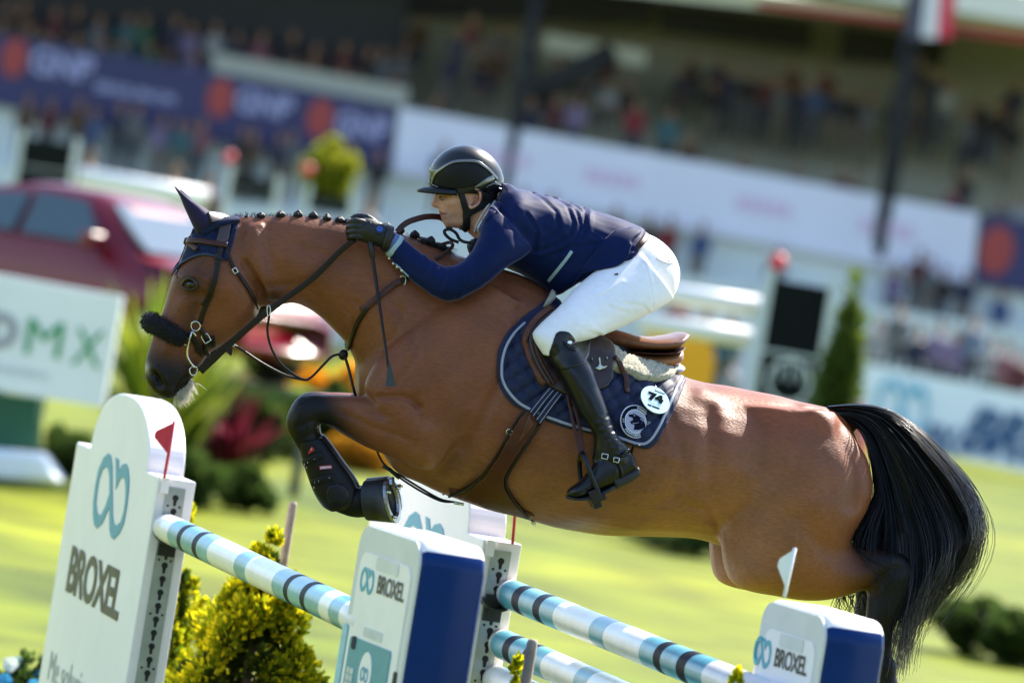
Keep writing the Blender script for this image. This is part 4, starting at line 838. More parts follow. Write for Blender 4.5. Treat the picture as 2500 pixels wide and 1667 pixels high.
# ---- fleece half pad
M_fleece = mat('cream_fleece', (.42, .38, .27), .95, var=.22, scale=180, bump=1.0, bscale=230, sheen=.3)
hp_ = thing('half_pad', HP(1560, 900), 'cream sheepskin half pad between saddle and navy pad', 'half pad')
flp = [tuple(p) for p in crom([(1400,790),(1450,828),(1504,872),(1533,886),(1568,897),(1600,905),(1631,909),(1652,910),(1648,921),(1628,938),(1601,941),(1569,940),(1552,936),(1533,927),(1499,917),(1440,890),(1390,850)], 3, True)]
def wool(P): return RNG.normal(0, .0016, len(P))
FV, FF = drape_geo(flp, HBVH, .012, .027, s=3.2, bump=wool, it=3, edge=.25); mesh('fleece', FV, FF, M_fleece, hp_, True); mesh('fleece', mirror(FV), [f[::-1] for f in FF], M_fleece, hp_, True)
frp = [tuple(p) for p in crom([(1345,712),(1330,735),(1322,750),(1334,752),(1352,735)], 3, True)]
V, Fc = drape_geo(frp, PB, .0, .02, s=4, bump=wool, edge=.3); mesh('fleece', V, Fc, M_fleece, hp_, True)
V, Fc = loft([(1560,886,1575,900,.10),(1600,886,1610,908,.125),(1640,884,1640,912,.125),(1658,888,1656,909,.095),(1667,894,1665,903,.05)], 5, 28); mesh('rear_binding', V, Fc, mat('binding_white', (.55, .60, .72), .5), hp_, True)
# ---- saddle
sad = thing('saddle', HP(1480, 850), 'brown leather jumping saddle under the rider', 'saddle')
M_seat = mat('seat_leather', (.17, .062, .028), .36, var=.25, scale=20, bump=.1, bscale=240)
M_panel = mat('panel_leather', (.28, .11, .038), .38, var=.25, scale=18, bump=.1, bscale=240)
V, Fc, _ = fuse([loft([(1348,738,1345,775,.05),(1400,765,1390,805,.075),(1450,790,1440,835,.10),(1508,806,1500,852,.13),(1578,822,1572,854,.165),(1630,818,1628,854,.17),(1658,811,1652,842,.145),(1673,811,1670,825,.09)], 6, 40, 2.4)], .006, 3); mesh('seat', V, Fc, M_seat, sad, True)
V, Fc = loft([(1490,850,1490,872,.12),(1530,856,1528,884,.145),(1580,860,1580,897,.155),(1620,857,1622,897,.15),(1645,850,1650,887,.13),(1657,850,1657,874,.09)], 6, 40, 2.6); mesh('panel', V, Fc, M_panel, sad, True)
V, Fc = loft([(1510,852,1510,858,.135),(1578,856,1578,862,.171),(1630,853,1630,860,.172),(1656,843,1656,849,.13)], 6, 40, 2.6); mesh('welt', V, Fc, M_brown, sad, True)
SB = jbvh((HV, HF), (PV, PF), (FV, FF))
flap = [tuple(p) for p in crom([(1345,745),(1306,770),(1283,800),(1276,830),(1282,862),(1296,895),(1325,942),(1368,966),(1420,972),(1481,953),(1497,925),(1503,885),(1506,852),(1490,828),(1440,800),(1390,775)], 3, True)]
M_flap = mat('flap_leather', (.024, .009, .006), .4, var=.25, scale=25, bump=.12, bscale=260)
SFV, SFF = drape_geo(flap, SB, .004, .010, s=6, it=8); mesh('flap', SFV, SFF, M_flap, sad, True); mesh('flap', mirror(SFV), [f[::-1] for f in SFF], M_flap, sad, True)
SB2 = jbvh((HV, HF), (PV, PF), (FV, FF), (SFV, SFF))
for off_, mm, w_ in ((0, M_tan, .020), (12, M_flap, .014), (22, M_brown, .012)):
    V, Fc = strap_geo([(1345 + off_ * .6, 752 + off_ * .8), (1312 + off_, 776 + off_ * .6), (1290 + off_, 806 + off_ * .3), (1284 + off_, 835), (1290 + off_, 864), (1305 + off_, 898), (1330 + off_, 938)], w_, .014, bvh=SB2, off=-.002); mesh('knee_roll', V, Fc, mm, sad, True)
em = r3((760,640),(800,660),(850,640),(862,615),(820,625),(815,600),(818,575),(803,562),(790,578),(797,605),(785,630)); V, Fc = drape_geo(em, SB2, .004, .003, s=4); mesh('emblem_plate', V, Fc, mat('emblem_cream', (.55, .56, .50), .35, .3), sad, True)
for cx, cy in r3((757, 583), (850, 577)):
    V, Fc = drape_geo(circ(cx, cy, 4, 12, 5.5), SB2, .004, .003, s=3); mesh('emblem_window', V, Fc, mat('emblem_grey', (.25, .26, .22), .35, .3), sad, True)
V, Fc = strap_geo(r3((900, 575), (945, 640), (972, 715), (978, 800)), .017, .006, bvh=SB2, off=.004); mesh('strap_tab', V, Fc, M_brown, sad, True)
# ---- girth with belly guard
gir = thing('girth', HP(1250, 1150), 'tan leather girth with wide belly guard around the horse\'s chest', 'girth')
gp = [tuple(p) for p in crom([(1295,992),(1319,1033),(1277,1098),(1246,1144),(1236,1172),(1242,1195),(1265,1226),(1298,1266),(1302,1280),(1235,1264),(1176,1246),(1128,1230),(1084,1208),(1128,1193),(1176,1161),(1211,1113),(1247,1050),(1268,1015)], 2, True)]
GV, GF = drape_geo(gp, HBVH, .004, .009, s=6, it=3); V, Fc = both(GV, GF); mesh('belly_guard', V, Fc, mat('girth_leather', (.068, .019, .009), .38, var=.2, scale=20, spec=.3, bump=.1, bscale=240), gir, True)
for ln in ([(1098,1204),(1128,1192),(1176,1160),(1211,1112),(1247,1049),(1268,1014),(1295,991)], [(1320,1033),(1278,1098),(1247,1145),(1237,1172),(1243,1195),(1266,1226),(1292,1258)]):
    V, Fc = strap_geo(ln, .007, .010, bvh=HBVH, off=.005); near_far('edge_binding', (V, Fc), M_brdl, gir)
gs = [(1337,945),(1374,966),(1322,1036),(1291,1000)]
for k in range(2):
    a0_, a1_ = k / 2 + .02, (k + 1) / 2 - .02; L = lambda p, q, t: (p[0] + (q[0] - p[0]) * t, p[1] + (q[1] - p[1]) * t)
    ln = [L(L(gs[0], gs[1], (a0_ + a1_) / 2), L(gs[3], gs[2], (a0_ + a1_) / 2), t) for t in (0, .35, .7, 1)]
    V, Fc = strap_geo(ln, .026, .006, bvh=HBVH, off=.020); mesh('girth_elastic', V, Fc, M_pad, gir, True)
    for d_ in (.25, .75):
        q = a0_ + (a1_ - a0_) * d_; ln = [L(L(gs[0], gs[1], q), L(gs[3], gs[2], q), t) for t in (0, .35, .7, 1)]; V, Fc = strap_geo(ln, .0022, .002, bvh=HBVH, off=.0262); mesh('stitch_line', V, Fc, MATS['piping_grey'], gir, True)
V, Fc = tube_geo(ring_px(1244, 1052, .009, HBVH, .010), .002, 6, False); mesh('girth_ring', V, Fc, M_steel, gir, True)
V, Fc = drape_geo(r4((2195,470),(2250,590),(2200,660),(2070,780),(2130,640)), jbvh((GV, GF)), .0, .0035, s=6); mesh('reinforcement', V, Fc, M_tan, gir, True)
V, Fc = tube_geo([HP(1108,1226,.06), HP(1120,1229,.06), HP(1132,1231,.06)], .005, 8); mesh('snap_hook', V, Fc, M_steel, gir, True)
V, Fc = tube_geo([HP(1296,1270,.05), HP(1304,1278,.05), HP(1306,1281,.0)], .005, 8); mesh('buckle', V, Fc, M_steel, gir, True)
# ---- tendon boots
M_boot = mat('boot_neoprene', (.003, .003, .0042), .5, var=.2, scale=50, bump=.15, bscale=300, spec=.25)
def tendon_boot(o, lab, dx=0, dy=0):
    t = thing('tendon_boot', HP(795, 1150, o), lab, 'leg boot', 'black tendon boots')
    S = [(726,1082,786,1066,.041,o),(732,1103,804,1088,.044,o),(744,1142,834,1130,.046,o),(757,1180,860,1166,.048,o),(770,1210,873,1194,.050,o),(788,1236,868,1224,.047,o),(808,1248,846,1240,.036,o)]
    S = [(a + dx, b + dy, c + dx, d + dy, e, f) for a, b, c, d, e, f in S]; g = loft(S, 6, 32, 2.2); mesh('shell', *g, M_boot, t, True)
    if o < 0: return
    B = jbvh(g)
    V, Fc = drape_geo([tuple(p) for p in crom(r4((540,1090),(620,1060),(690,1090),(720,1150),(700,1220),(620,1250),(545,1230),(515,1160)), 3, True)], B, .0, .006, s=5, edge=.3); mesh('fetlock_cup', V, Fc, mat('cup_rubber', (.004, .0045, .007), .35, spec=.3), t, True)
    for ln in (r4((335, 915), (375, 895), (420, 870), (500, 835)), r4((410, 1075), (450, 1055), (500, 1040), (590, 1020))): V, Fc = strap_geo(ln, .022, .006, bvh=B, off=.0); mesh('strap', V, Fc, M_boot, t, True)
    V, Fc = drape_geo(r4((405, 760), (440, 798), (436, 808), (375, 850), (375, 815)), B, .001, .003, s=4, edge=1); mesh('triangle_patch', V, Fc, mat('patch_red', (.42, .012, .02), .4), t, True)
    cx, cy = r4((403, 793))[0]; V, Fc = drape_geo(circ(cx, cy, 3.4, 12), B, .004, .002, s=3, edge=1); mesh('patch_dot', V, Fc, mat('patch_cream', (.6, .5, .35), .5), t, True)
    fz = tangent_frame(B, *r4((521, 942))[0], math.radians(-5), .004); flat('name_label', [rrect(-.020, -.0058, .020, .0058, .002, 3)], fz, MATS['patch_red'], t, -.002, .001)
    letters('lettering', 'ZANDONA', fz, -.018, -.0038, .036, .0076, M_bw, t, .002, .03)
    for a, b, w_, h_ in ((430, 872, 3, 2.6), (550, 1027, 3, 3), (468, 1050, 2.2, 4.2), (440, 1058, 1.6, 4), (437, 1100, 1.8, 5), (383, 898, 1.5, 3.6), (378, 938, 1.5, 3), (362, 915, 1.3, 5)):
        cx, cy = r4((a, b))[0]; V, Fc = drape_geo(circ(cx, cy, w_, 8, h_), B, .007, .0015, s=3, edge=1); mesh('white_stud', V, Fc, M_bw, t, True)
    V, Fc = strap_geo(r4((440, 700), (475, 688)), .007, .004, bvh=B, off=.0); mesh('pull_tab', V, Fc, MATS['patch_red'], t, True)
tendon_boot(.14, 'black tendon boot with red triangle patch on the folded foreleg')
tendon_boot(-.14, 'black tendon boot on the far foreleg, hidden behind the near one', 6, -6)
# ================================================================== rider
def r2(*p): return [(840 + x / 2.735, 320 + y / 2.735) for x, y in p]
def zz2(*p): return [(860 + x / 6.533, 480 + y / 6.533) for x, y in p]
def zz3(*p): return [(1000 + x / 6.03, 340 + y / 6.03) for x, y in p]
def full(S): return [tuple(list(s) + [0.0] * (6 - len(s))) for s in S]
def flipside(S): return [(a, b, c, d, w, -o) for a, b, c, d, w, o in full(S)]
def inset(S, px, hw): 
    out = []
    for a, b, c, d, w, o in full(S):
        L = math.hypot(c - a, d - b) + 1e-6; ux, uy = (c - a) / L * px, (d - b) / L * px; out.append((a + ux, b + uy, c - ux, d - uy, max(.01, w - hw), o))
    return out
JT = [(1550,600,1490,662,.175),(1564,578,1436,670,.182),(1567,556,1392,697,.172),(1500,529,1345,724,.168),(1425,506,1306,690,.168),(1352,482,1252,660,.178),(1300,469,1210,642,.195),(1264,460,1184,612,.205),(1244,449,1174,584,.15),(1232,447,1168,566,.085)]
SL = [(1200,500,1300,610,.07,.15),(1180,538,1275,630,.072,.185),(1164,592,1225,662,.066,.215),(1132,636,1172,704,.06,.232),(1096,650,1092,736,.058,.228),(1062,640,1034,707,.052,.20),(1015,606,984,667,.045,.165),(980,578,946,622,.039,.140)]
PEL = [(1555,562,1430,660,.145),(1600,580,1425,690,.160),(1637,612,1432,716,.165),(1656,652,1455,742,.150),(1655,692,1505,762,.120),(1640,726,1565,768,.08)]
TH = [(1545,602,1645,728,.085,.10),(1466,652,1602,757,.088,.15),(1408,700,1507,804,.082,.21),(1366,747,1447,826,.072,.265),(1314,796,1402,839,.062,.295),(1301,822,1404,851,.058,.305),(1328,868,1412,868,.053,.312)]
BT_ = [(1346,842,1412,844,.054,.314),(1336,876,1428,868,.056,.320),(1360,908,1448,905,.057,.340),(1384,950,1468,960,.055,.356),(1404,990,1481,996,.049,.366),(1434,1036,1492,1031,.043,.374),(1449,1064,1506,1060,.040,.378),(1448,1098,1538,1098,.040,.380),(1444,1124,1554,1132,.039,.380)]
FT = [(1536,1100,1556,1150,.030,.380),(1500,1102,1530,1172,.036,.380),(1462,1112,1500,1186,.040,.382),(1440,1146,1470,1196,.042,.384),(1416,1172,1440,1208,.042,.386),(1394,1188,1412,1216,.036,.388),(1383,1199,1386,1213,.015,.388)]
HD = [(1085,392,1195,392,.055),(1066,425,1212,428,.073),(1064,458,1212,460,.075),(1066,474,1206,478,.072),(1069,490,1196,500,.067),(1070,505,1188,520,.061),(1071,517,1180,532,.055),(1076,528,1170,545,.050),(1080,541,1150,556,.043),(1087,552,1125,559,.030)]
NOSE = [(1063,474,1080,473,.010),(1058,486,1080,486,.012),(1052.5,497,1078,497,.017),(1055,504,1078,503,.0185),(1064,508,1080,507,.012)]
NK = [(1112,545,1196,470,.05),(1136,562,1212,492,.056),(1163,588,1236,515,.062),(1190,620,1262,545,.085)]
hand = [(965,572,948,604,.026,.140),(944,550,928,603,.030,.140),(918,538,908,598,.031,.138),(892,532,888,592,.029,.134),(872,538,872,588,.024,.130)]
bodyp = [loft(HD, 5, 28, 2.15), loft(NOSE, 4, 16), loft(NK, 5, 24), loft(inset(JT[2:], 14, .02), 5, 24), loft(inset(PEL, 10, .014), 5, 24), loft([(1300,500,1225,650,.12),(1400,520,1330,690,.12),(1500,560,1420,690,.13),(1600,610,1470,720,.13)], 5, 24)]
for f in (lambda S: full(S), flipside): bodyp += [loft(f(inset(SL, 8, .01)), 5, 16), loft(f(inset(TH, 8, .012)), 5, 18), loft(f(inset(BT_, 10, .012)), 5, 16), loft(f(inset(FT, 8, .010)), 4, 14), loft(f(inset(hand, 6, .006)), 4, 14)]
# the ear, near and far
def ear_geo(s):
    P = [(1140,470),(1148,462),(1160,461),(1170,468),(1173,480),(1169,494),(1160,503),(1150,508),(1146,500)]
    return [tube_geo([HP(x, y, s * o) for (x, y), o in zip(crom(P, 4), np.interp(np.linspace(0, 1, 33), [0, .4, .7, 1], [.068, .094, .088, .070]))], np.interp(np.linspace(0, 1, 33), [0, .2, .8, 1], [.0035, .005, .0055, .006]), 8),
            loft([(1146,468,1166,468,.006,s*.066),(1142,482,1170,482,.008,s*.067),(1144,496,1164,500,.007,s*.064)], 4, 12)]
bodyp += ear_geo(1) + ear_geo(-1)
BV, BF, BE = fuse(bodyp, .0038, 4, plain=1)
bP, bO = local_px(BV); bN = vnormals(BV, BF); bs = np.clip(np.abs(bN @ HN), 0.15, 1)
def brelief(line, r, a):
    global BV
    BV = BV + bN * (a * np.exp(-(seg_dist(bP, line) / r) ** 2) * bs * (bO > -2))[:, None]
for ln, r, a in [([(1074,484),(1084,482)], 6, -.006), ([(1068,474),(1086,472),(1098,477)], 4, .003), ([(1072,521),(1079,523),(1086,524)], 2.2, -.004), ([(1070,516),(1078,518)], 3, .0015), ([(1077,529),(1084,528)], 3, .0015), ([(1080,500),(1086,510),(1088,520)], 3.5, -.0022), ([(1078,504),(1070,507)], 3, .002), ([(1096,496),(1112,492),(1128,490)], 10, .004), ([(1094,512),(1104,530)], 9, -.004), ([(1080,537),(1086,536)], 3, -.002), ([(1088,546),(1094,549)], 6, .003), ([(1120,545),(1135,530),(1142,515)], 5, .002), ([(1152,484),(1158,490),(1152,496)], 4.5, -.006), ([(1153,470),(1163,474),(1164,486)], 2.2, -.003)]: brelief(ln, r, a)
skin = np.array([.56, .29, .195]); bC = np.tile(skin, (len(BV), 1)); bx_, by_ = bP[:, 0], bP[:, 1]
bC = lerp(bC, np.array([.36, .13, .09]), .6 * np.exp(-(np.hypot(bx_ - 1055, by_ - 499) / 9) ** 2)); bC = lerp(bC, np.array([.40, .12, .10]), .75 * np.exp(-(seg_dist(bP, [(1073,518),(1077,527)]) / 3.2) ** 2)); bC = lerp(bC, np.array([.12, .04, .035]), .8 * np.exp(-(seg_dist(bP, [(1074,521.5),(1085,524)]) / 1.6) ** 2))
bC = lerp(bC, np.array([.20, .115, .085]), .45 * sm(by_, 508, 530) * sm(1135 - bx_, 0, 40) * (by_ < 575)); bC = lerp(bC, np.array([.45, .16, .11]), .55 * np.exp(-(np.hypot(bx_ - 1158, by_ - 484) / 18) ** 2)); bC = lerp(bC, np.array([.10, .05, .035]), .75 * np.exp(-(seg_dist(bP, [(1066,474),(1082,471),(1096,476)]) / 2.8) ** 2)); bC = lerp(bC, np.array([.22, .10, .07]), .6 * np.exp(-(np.hypot((bx_ - 1080) / 10, (by_ - 484) / 5)) ** 2))
bC = lerp(bC, np.array([.03, .02, .016]), sm(bx_ + (by_ - 480) * .5, 1166, 1176) * (by_ < 500) * (by_ > 440))
M_skin = mat('skin', (0, 0, 0), .5, var=.10, scale=150, detail=5, bump=.12, bscale=500, attr=True, spec=.4)
MATS['skin'].node_tree.nodes['Principled BSDF'].inputs['Subsurface Weight'].default_value = .08; MATS['skin'].node_tree.nodes['Principled BSDF'].inputs['Subsurface Radius'].default_value = (.01, .004, .002)
rider = tag(mesh('person', BV, BF, M_skin, None, True, col=bC), 'rider in navy jacket, black helmet and white breeches crouching over the horse\'s neck', 'person')
for s in (1, -1):
    e = HP(1079, 484, s * .030); V, Fc = ball(e, .0085, 8); mesh('eye', V, Fc, mat('eye_white', (.22, .17, .13), .2), rider, True)
    V, Fc = ball(e + HN * s * .003 - HE * .0065, .0042, 6); mesh('iris', V, Fc, M_eye, rider, True)
# ---- jacket
jp = [loft(JT, 6, 32, 2.25), loft(SL, 6, 24), loft(flipside(SL), 6, 24)]
JV, JF, JE = fuse(jp, .0055, 5, plain=2)
jP, jO = local_px(JV); jN = vnormals(JV, JF); jtop = np.clip(1 - np.abs(jN @ HN) * .55, .3, 1)
def jrel(line, r, a):
    global JV
    JV = JV + jN * (a * np.exp(-(seg_dist(jP, line) / r) ** 2) * ((jO > 0) | (a > 0)))[:, None]
folds = [([(1330,474),(1372,500),(1384,540),(1372,572),(1330,600),(1290,612)], 8), ([(1352,480),(1392,512),(1400,548),(1380,590),(1340,620)], 7), ([(1388,492),(1414,520),(1412,560),(1385,600)], 7), ([(1425,505),(1400,560),(1440,580)], 8), ([(1300,470),(1340,515),(1345,555),(1310,590)], 9), ([(1264,520),(1290,560),(1284,610)], 7), ([(1450,590),(1400,600),(1330,618)], 9), ([(1420,640),(1470,615),(1530,606)], 8)]
for ln, r in folds: jrel(ln, r * .62, -.0055); jrel([(x + 9, y + 6) for x, y in ln], r, .003)
for ln in ([(1062,642),(1058,668),(1046,700)], [(1030,620),(1026,640),(1014,662)], [(1092,660),(1094,690),(1084,724)], [(1110,650),(1106,680)], [(1012,610),(1003,630)]): jrel(ln, 4.5, -.0026); jrel([(x + 9, y) for x, y in ln], 6, .002)
jrel([(1230,600),(1226,560),(1200,520),(1180,515)], 5, -.002)
JV = JV + jN * (.0013 * np.sin(JV[:, 0] * 60 + 4 * np.sin(JV[:, 2] * 31)) * np.sin(JV[:, 2] * 50))[:, None]
M_jack = mat('jacket_cloth', (.003, .010, .058), .6, var=.12, scale=50, bump=.12, bscale=700, sheen=.4, spec=.10)
MATS['jacket_cloth'].node_tree.nodes['Principled BSDF'].inputs['Sheen Tint'].default_value = (.8, .75, 1, 1); MATS['jacket_cloth'].node_tree.nodes['Principled BSDF'].inputs['Sheen Roughness'].default_value = .28
jk = mesh('jacket', JV, JF, M_jack, rider, True); JB = bvh_of(JV, JF)
M_trim = mat('pale_trim', (.27, .38, .43), .6, var=.06)
V, Fc = strap_geo(r2((1520, 803), (1470, 870), (1415, 940), (1366, 1000)), .0105, .004, bvh=JB, off=.0); mesh('pocket_trim', V, Fc, M_trim, jk, True)
V, Fc = strap_geo(zz2((905, 1270), (800, 1165), (700, 1070), (560, 950)), .005, .004, bvh=JB, off=.0); mesh('sleeve_trim', V, Fc, M_trim, jk, True)
for q in zz2((605, 975), (670, 1060), (730, 1115), (803, 1170)):
    p, nn = hit(JB, *q); V, Fc = ball(p + nn * .003, (.006, .006, .006), 7); mesh('sleeve_button', V, Fc, M_steel, jk, True)
def cuff(S, name, m, w, grow): 
    a, b, c, d, hw, o = S; return loft([(a + grow[0], b + grow[1], c + grow[0], d + grow[1], hw, o), (a + grow[0] - w, b + grow[1] - w * .7, c + grow[0] - w, d + grow[1] - w * .7, hw, o)], 3, 24)
for s in (1, -1):
    V, Fc = loft([(986,580,950,630,.041,s*.142),(980,575,944,624,.042,s*.140),(976,573,941,620,.040,s*.138)], 3, 24); mesh('cuff_trim', V, Fc, M_trim, jk, True)
    V, Fc = loft([(975,574,943,616,.034,s*.140),(966,568,938,608,.031,s*.138)], 3, 24); mesh('shirt_cuff', V, Fc, mat('shirt_blue', (.10, .14, .30), .7), rider, True)
# shirt collar and lapels
M_shirt = mat('shirt_white', (.72, .74, .78), .7, var=.05, sheen=.2)
V, Fc = loft([(1149,567,1205,484,.069),(1160,574,1217,492,.075),(1174,584,1230,502,.080)], 3, 30); mesh('shirt_collar', V, Fc, M_shirt, rider, True)
col = [tuple(p) for p in crom(zz3((1190, 960), (1080, 1110), (1010, 1270), (985, 1390), (940, 1360), (990, 1200), (1080, 1040), (1130, 950)), 3, True)]
V, Fc = drape_geo(col, jbvh((JV, JF), (BV, BF)), .003, .005, s=4, off_fb=.08); mesh('collar_wing', V, Fc, M_shirt, rider, True)
V, Fc = loft([(1182,590,1236,452,.10),(1190,597,1246,452,.13)], 3, 30); mesh('jacket_collar', V, Fc, M_jack, jk, True)
lap = [tuple(p) for p in crom(zz3((1250, 950), (1130, 1120), (1040, 1250), (1010, 1390), (1090, 1300), (1200, 1180), (1330, 1060), (1390, 960), (1330, 900)), 3, True)]
V, Fc = drape_geo(lap, JB, .001, .006, s=5); mesh('lapel', V, Fc, M_jack, jk, True)
V, Fc = loft([(1150,585,1178,578,.035,.0),(1140,600,1185,610,.05,.0),(1150,630,1200,640,.06,.0)], 4, 20); mesh('necktie', V, Fc, M_dnavy if 'M_dnavy' in globals() else M_black, rider, True)
shp = [tuple(p) for p in crom([(1392,700),(1425,670),(1482,666),(1512,657),(1470,680),(1430,702),(1400,716)], 3, True)]
# ---- breeches
bp_ = [loft(PEL, 6, 32, 2.2), loft(TH, 6, 26, 2.1), loft(flipside(TH), 6, 26, 2.1)]
QV, QF, QE = fuse(bp_, .0055, 5, plain=2)
qP, qO = local_px(QV); qN = vnormals(QV, QF)
def qrel(line, r, a):
    global QV
    QV = QV + qN * (a * np.exp(-(seg_dist(qP, line) / r) ** 2))[:, None]
for ln in ([(1405,806),(1430,812),(1445,822)], [(1385,798),(1415,802),(1440,815)], [(1372,790),(1400,790)], [(1450,740),(1480,752),(1500,757)], [(1440,715),(1470,700),(1490,690)], [(1500,735),(1540,740),(1570,770)], [(1420,722),(1450,708)], [(1550,640),(1560,690),(1570,770)], [(1330,800),(1345,790)]): qrel(ln, 4, -.0018); qrel([(x, y - 7) for x, y in ln], 6, .0014)
M_bree = mat('breeches_white', (.83, .81, .84), .65, var=.04, scale=40, bump=.1, bscale=600, sheen=.15)
br_ = mesh('breeches', QV, QF, M_bree, rider, True); QB = bvh_of(QV, QF)
V, Fc = strap_geo(r2((2085, 850), (2140, 880), (2195, 882), (2228, 850)), .004, .004, bvh=QB, off=-.001); mesh('pocket_seam', V, Fc, mat('seam_grey', (.5, .5, .53), .7), br_, True)
V, Fc = drape_geo(r2((1808, 948), (1838, 950), (1830, 968), (1795, 965)), QB, .001, .002, s=3, edge=1); mesh('brand_tag', V, Fc, M_type2 if 'M_type2' in globals() else M_black, br_, True)
flp2 = [tuple(p) for p in crom([(1400,688),(1440,620),(1500,560),(1556,556),(1568,574),(1542,591),(1548,598),(1535,631),(1516,653),(1480,664),(1425,668),(1395,698)], 3, True)]
V, Fc = drape_geo(flp2, jbvh((JV, JF), (QV, QF)), .004, .006, s=7, it=4); mesh('jacket_flap', V, Fc, M_jack, jk, True)
V, Fc = loft([(1568,562,1480,640,.158),(1580,570,1490,650,.163)], 3, 32, 2.2); mesh('belt', V, Fc, M_brown, rider, True)
# ---- boots
def boot(sgn):
    f = (lambda S: full(S)) if sgn > 0 else flipside
    bp2 = [loft(f(BT_), 6, 26), loft(f(FT), 6, 22, 2.3)]; V, Fc, E = fuse(bp2, .0045, 4, plain=1)
    P, O = local_px(V); N = vnormals(V, Fc)
    def rel(line, r, a):
        nonlocal V
        V = V + N * (a * np.exp(-(seg_dist(P, line) / r) ** 2))[:, None]
    for k, y in enumerate((1000, 1016, 1032, 1046, 1060, 1074, 1088)): rel([(1408 + k * 9, y + 8), (1440 + k * 6 + 9 * (k % 3), y - 3 + (k % 2) * 7), (1480 + k * 8 + (k % 2) * 12, y + 4 - (k % 3) * 5)], 4, -.0022); rel([(1405 + k * 9, y + 16), (1450 + k * 6, y + 5), (1500 + k * 6, y + 12)], 5, .0012)
    rel([(1385,1203),(1440,1205),(1490,1180)], 2.5, -.003); rel([(1452,1060),(1458,1100),(1446,1140)], 6, .002)
    b = mesh('riding_boot', V, Fc, M_bt, rider, True)
    if sgn < 0: return b
    B = bvh_of(V, Fc); kb = jbvh((V, Fc), (QV, QF))
    tp = [tuple(p) for p in crom([(1335,876),(1343,848),(1352,819),(1362,808),(1373,804),(1390,809),(1404,822),(1420,848),(1436,882),(1400,900),(1358,905)], 3, True)]
    Vt, Ft = drape_geo(tp, kb, .001, .0035, s=5, it=3, edge=.1); mesh('boot_top', Vt, Ft, M_bt, b, True)
    kb2 = jbvh((V, Fc), (QV, QF), (Vt, Ft))
    sh_ = r3((592, 470), (625, 458), (634, 485), (615, 496), (598, 490)); V2, F2_ = drape_geo(sh_, kb2, .002, .003, s=3, edge=1); mesh('shield_badge', V2, F2_, mat('badge_silver', (.7, .72, .72), .3, .2), b, True)
    for i in range(2):
        V2, F2_ = strap_geo(r3((580 + i * 8, 470 + i * 16), (610 + i * 8, 505 + i * 14), (655, 510 + i * 18)), .004, .004, bvh=kb2, off=.0); mesh('logo_seam', V2, F2_, M_bt, b, True)
    # sole, heel and spur
    sole = full([(1380,1208,1384,1218,.012,.388),(1408,1214,1414,1222,.036,.387),(1438,1207,1446,1217,.042,.386),(1470,1195,1478,1205,.040,.384),(1494,1182,1502,1191,.036,.382)]); V2, F2_ = loft(sole, 5, 16, 3); mesh('sole', V2, F2_, mat('sole_rubber', (.012, .012, .013), .6), b, True)
    V2, F2_ = loft(full([(1492,1166,1502,1194,.036,.382),(1530,1152,1540,1176,.036,.381),(1556,1138,1560,1160,.030,.380)]), 4, 18, 3.5); mesh('heel', V2, F2_, MATS['sole_rubber'], b, True)
    sp = thing('spur', HP(1505, 1115, .42), 'black and steel spur strapped round the rider\'s boot', 'spur')
    for ln in (r3((820, 1185), (870, 1205), (925, 1212)), r3((905, 1215), (945, 1185), (995, 1150)), r3((915, 1225), (938, 1270), (945, 1320), (925, 1360))): V2, F2_ = strap_geo(ln, .010, .005, bvh=B, off=.001); mesh('strap', V2, F2_, M_black, sp, True)
    for cx, cy, s in ((842, 1190, .0095), (912, 1213, .0085)):
        p, nn = hit(B, *r3((cx, cy))[0]); fb_ = Frame(p + nn * .009, RT * .97 + UP * -.2, UP * .97 + RT * .2); V2, F2_ = tube_geo([fb_.pt(a * s, c * s) for a, c in ((-1, -.8), (1, -.8), (1, .8), (-1, .8), (-1, -.8))], .0019, 6); mesh('buckle', V2, F2_, M_steel, sp, True)
    for a in range(3):
        p, nn = hit(B, *r3((945 + a * 16, 1180 - a * 14))[0]); V2, F2_ = ball(p + nn * .007, .003, 6); mesh('rivet', V2, F2_, M_steel, sp, True)
    X = [hit(B, *q)[0] + hit(B, *q)[1] * .007 for q in r3((930, 1195), (975, 1165), (1000, 1150))] + [HP(1546, 1090, .385), HP(1562, 1088, .38)]; V2, F2_ = tube_geo(crom(X, 4), .004, 8); mesh('spur_arm', V2, F2_, M_black, sp, True)
    return b
M_bt = mat('boot_leather', (.0028, .0032, .0048), .30, var=.2, scale=30, bump=.08, bscale=200, spec=.38)
boot(1); boot(-1)
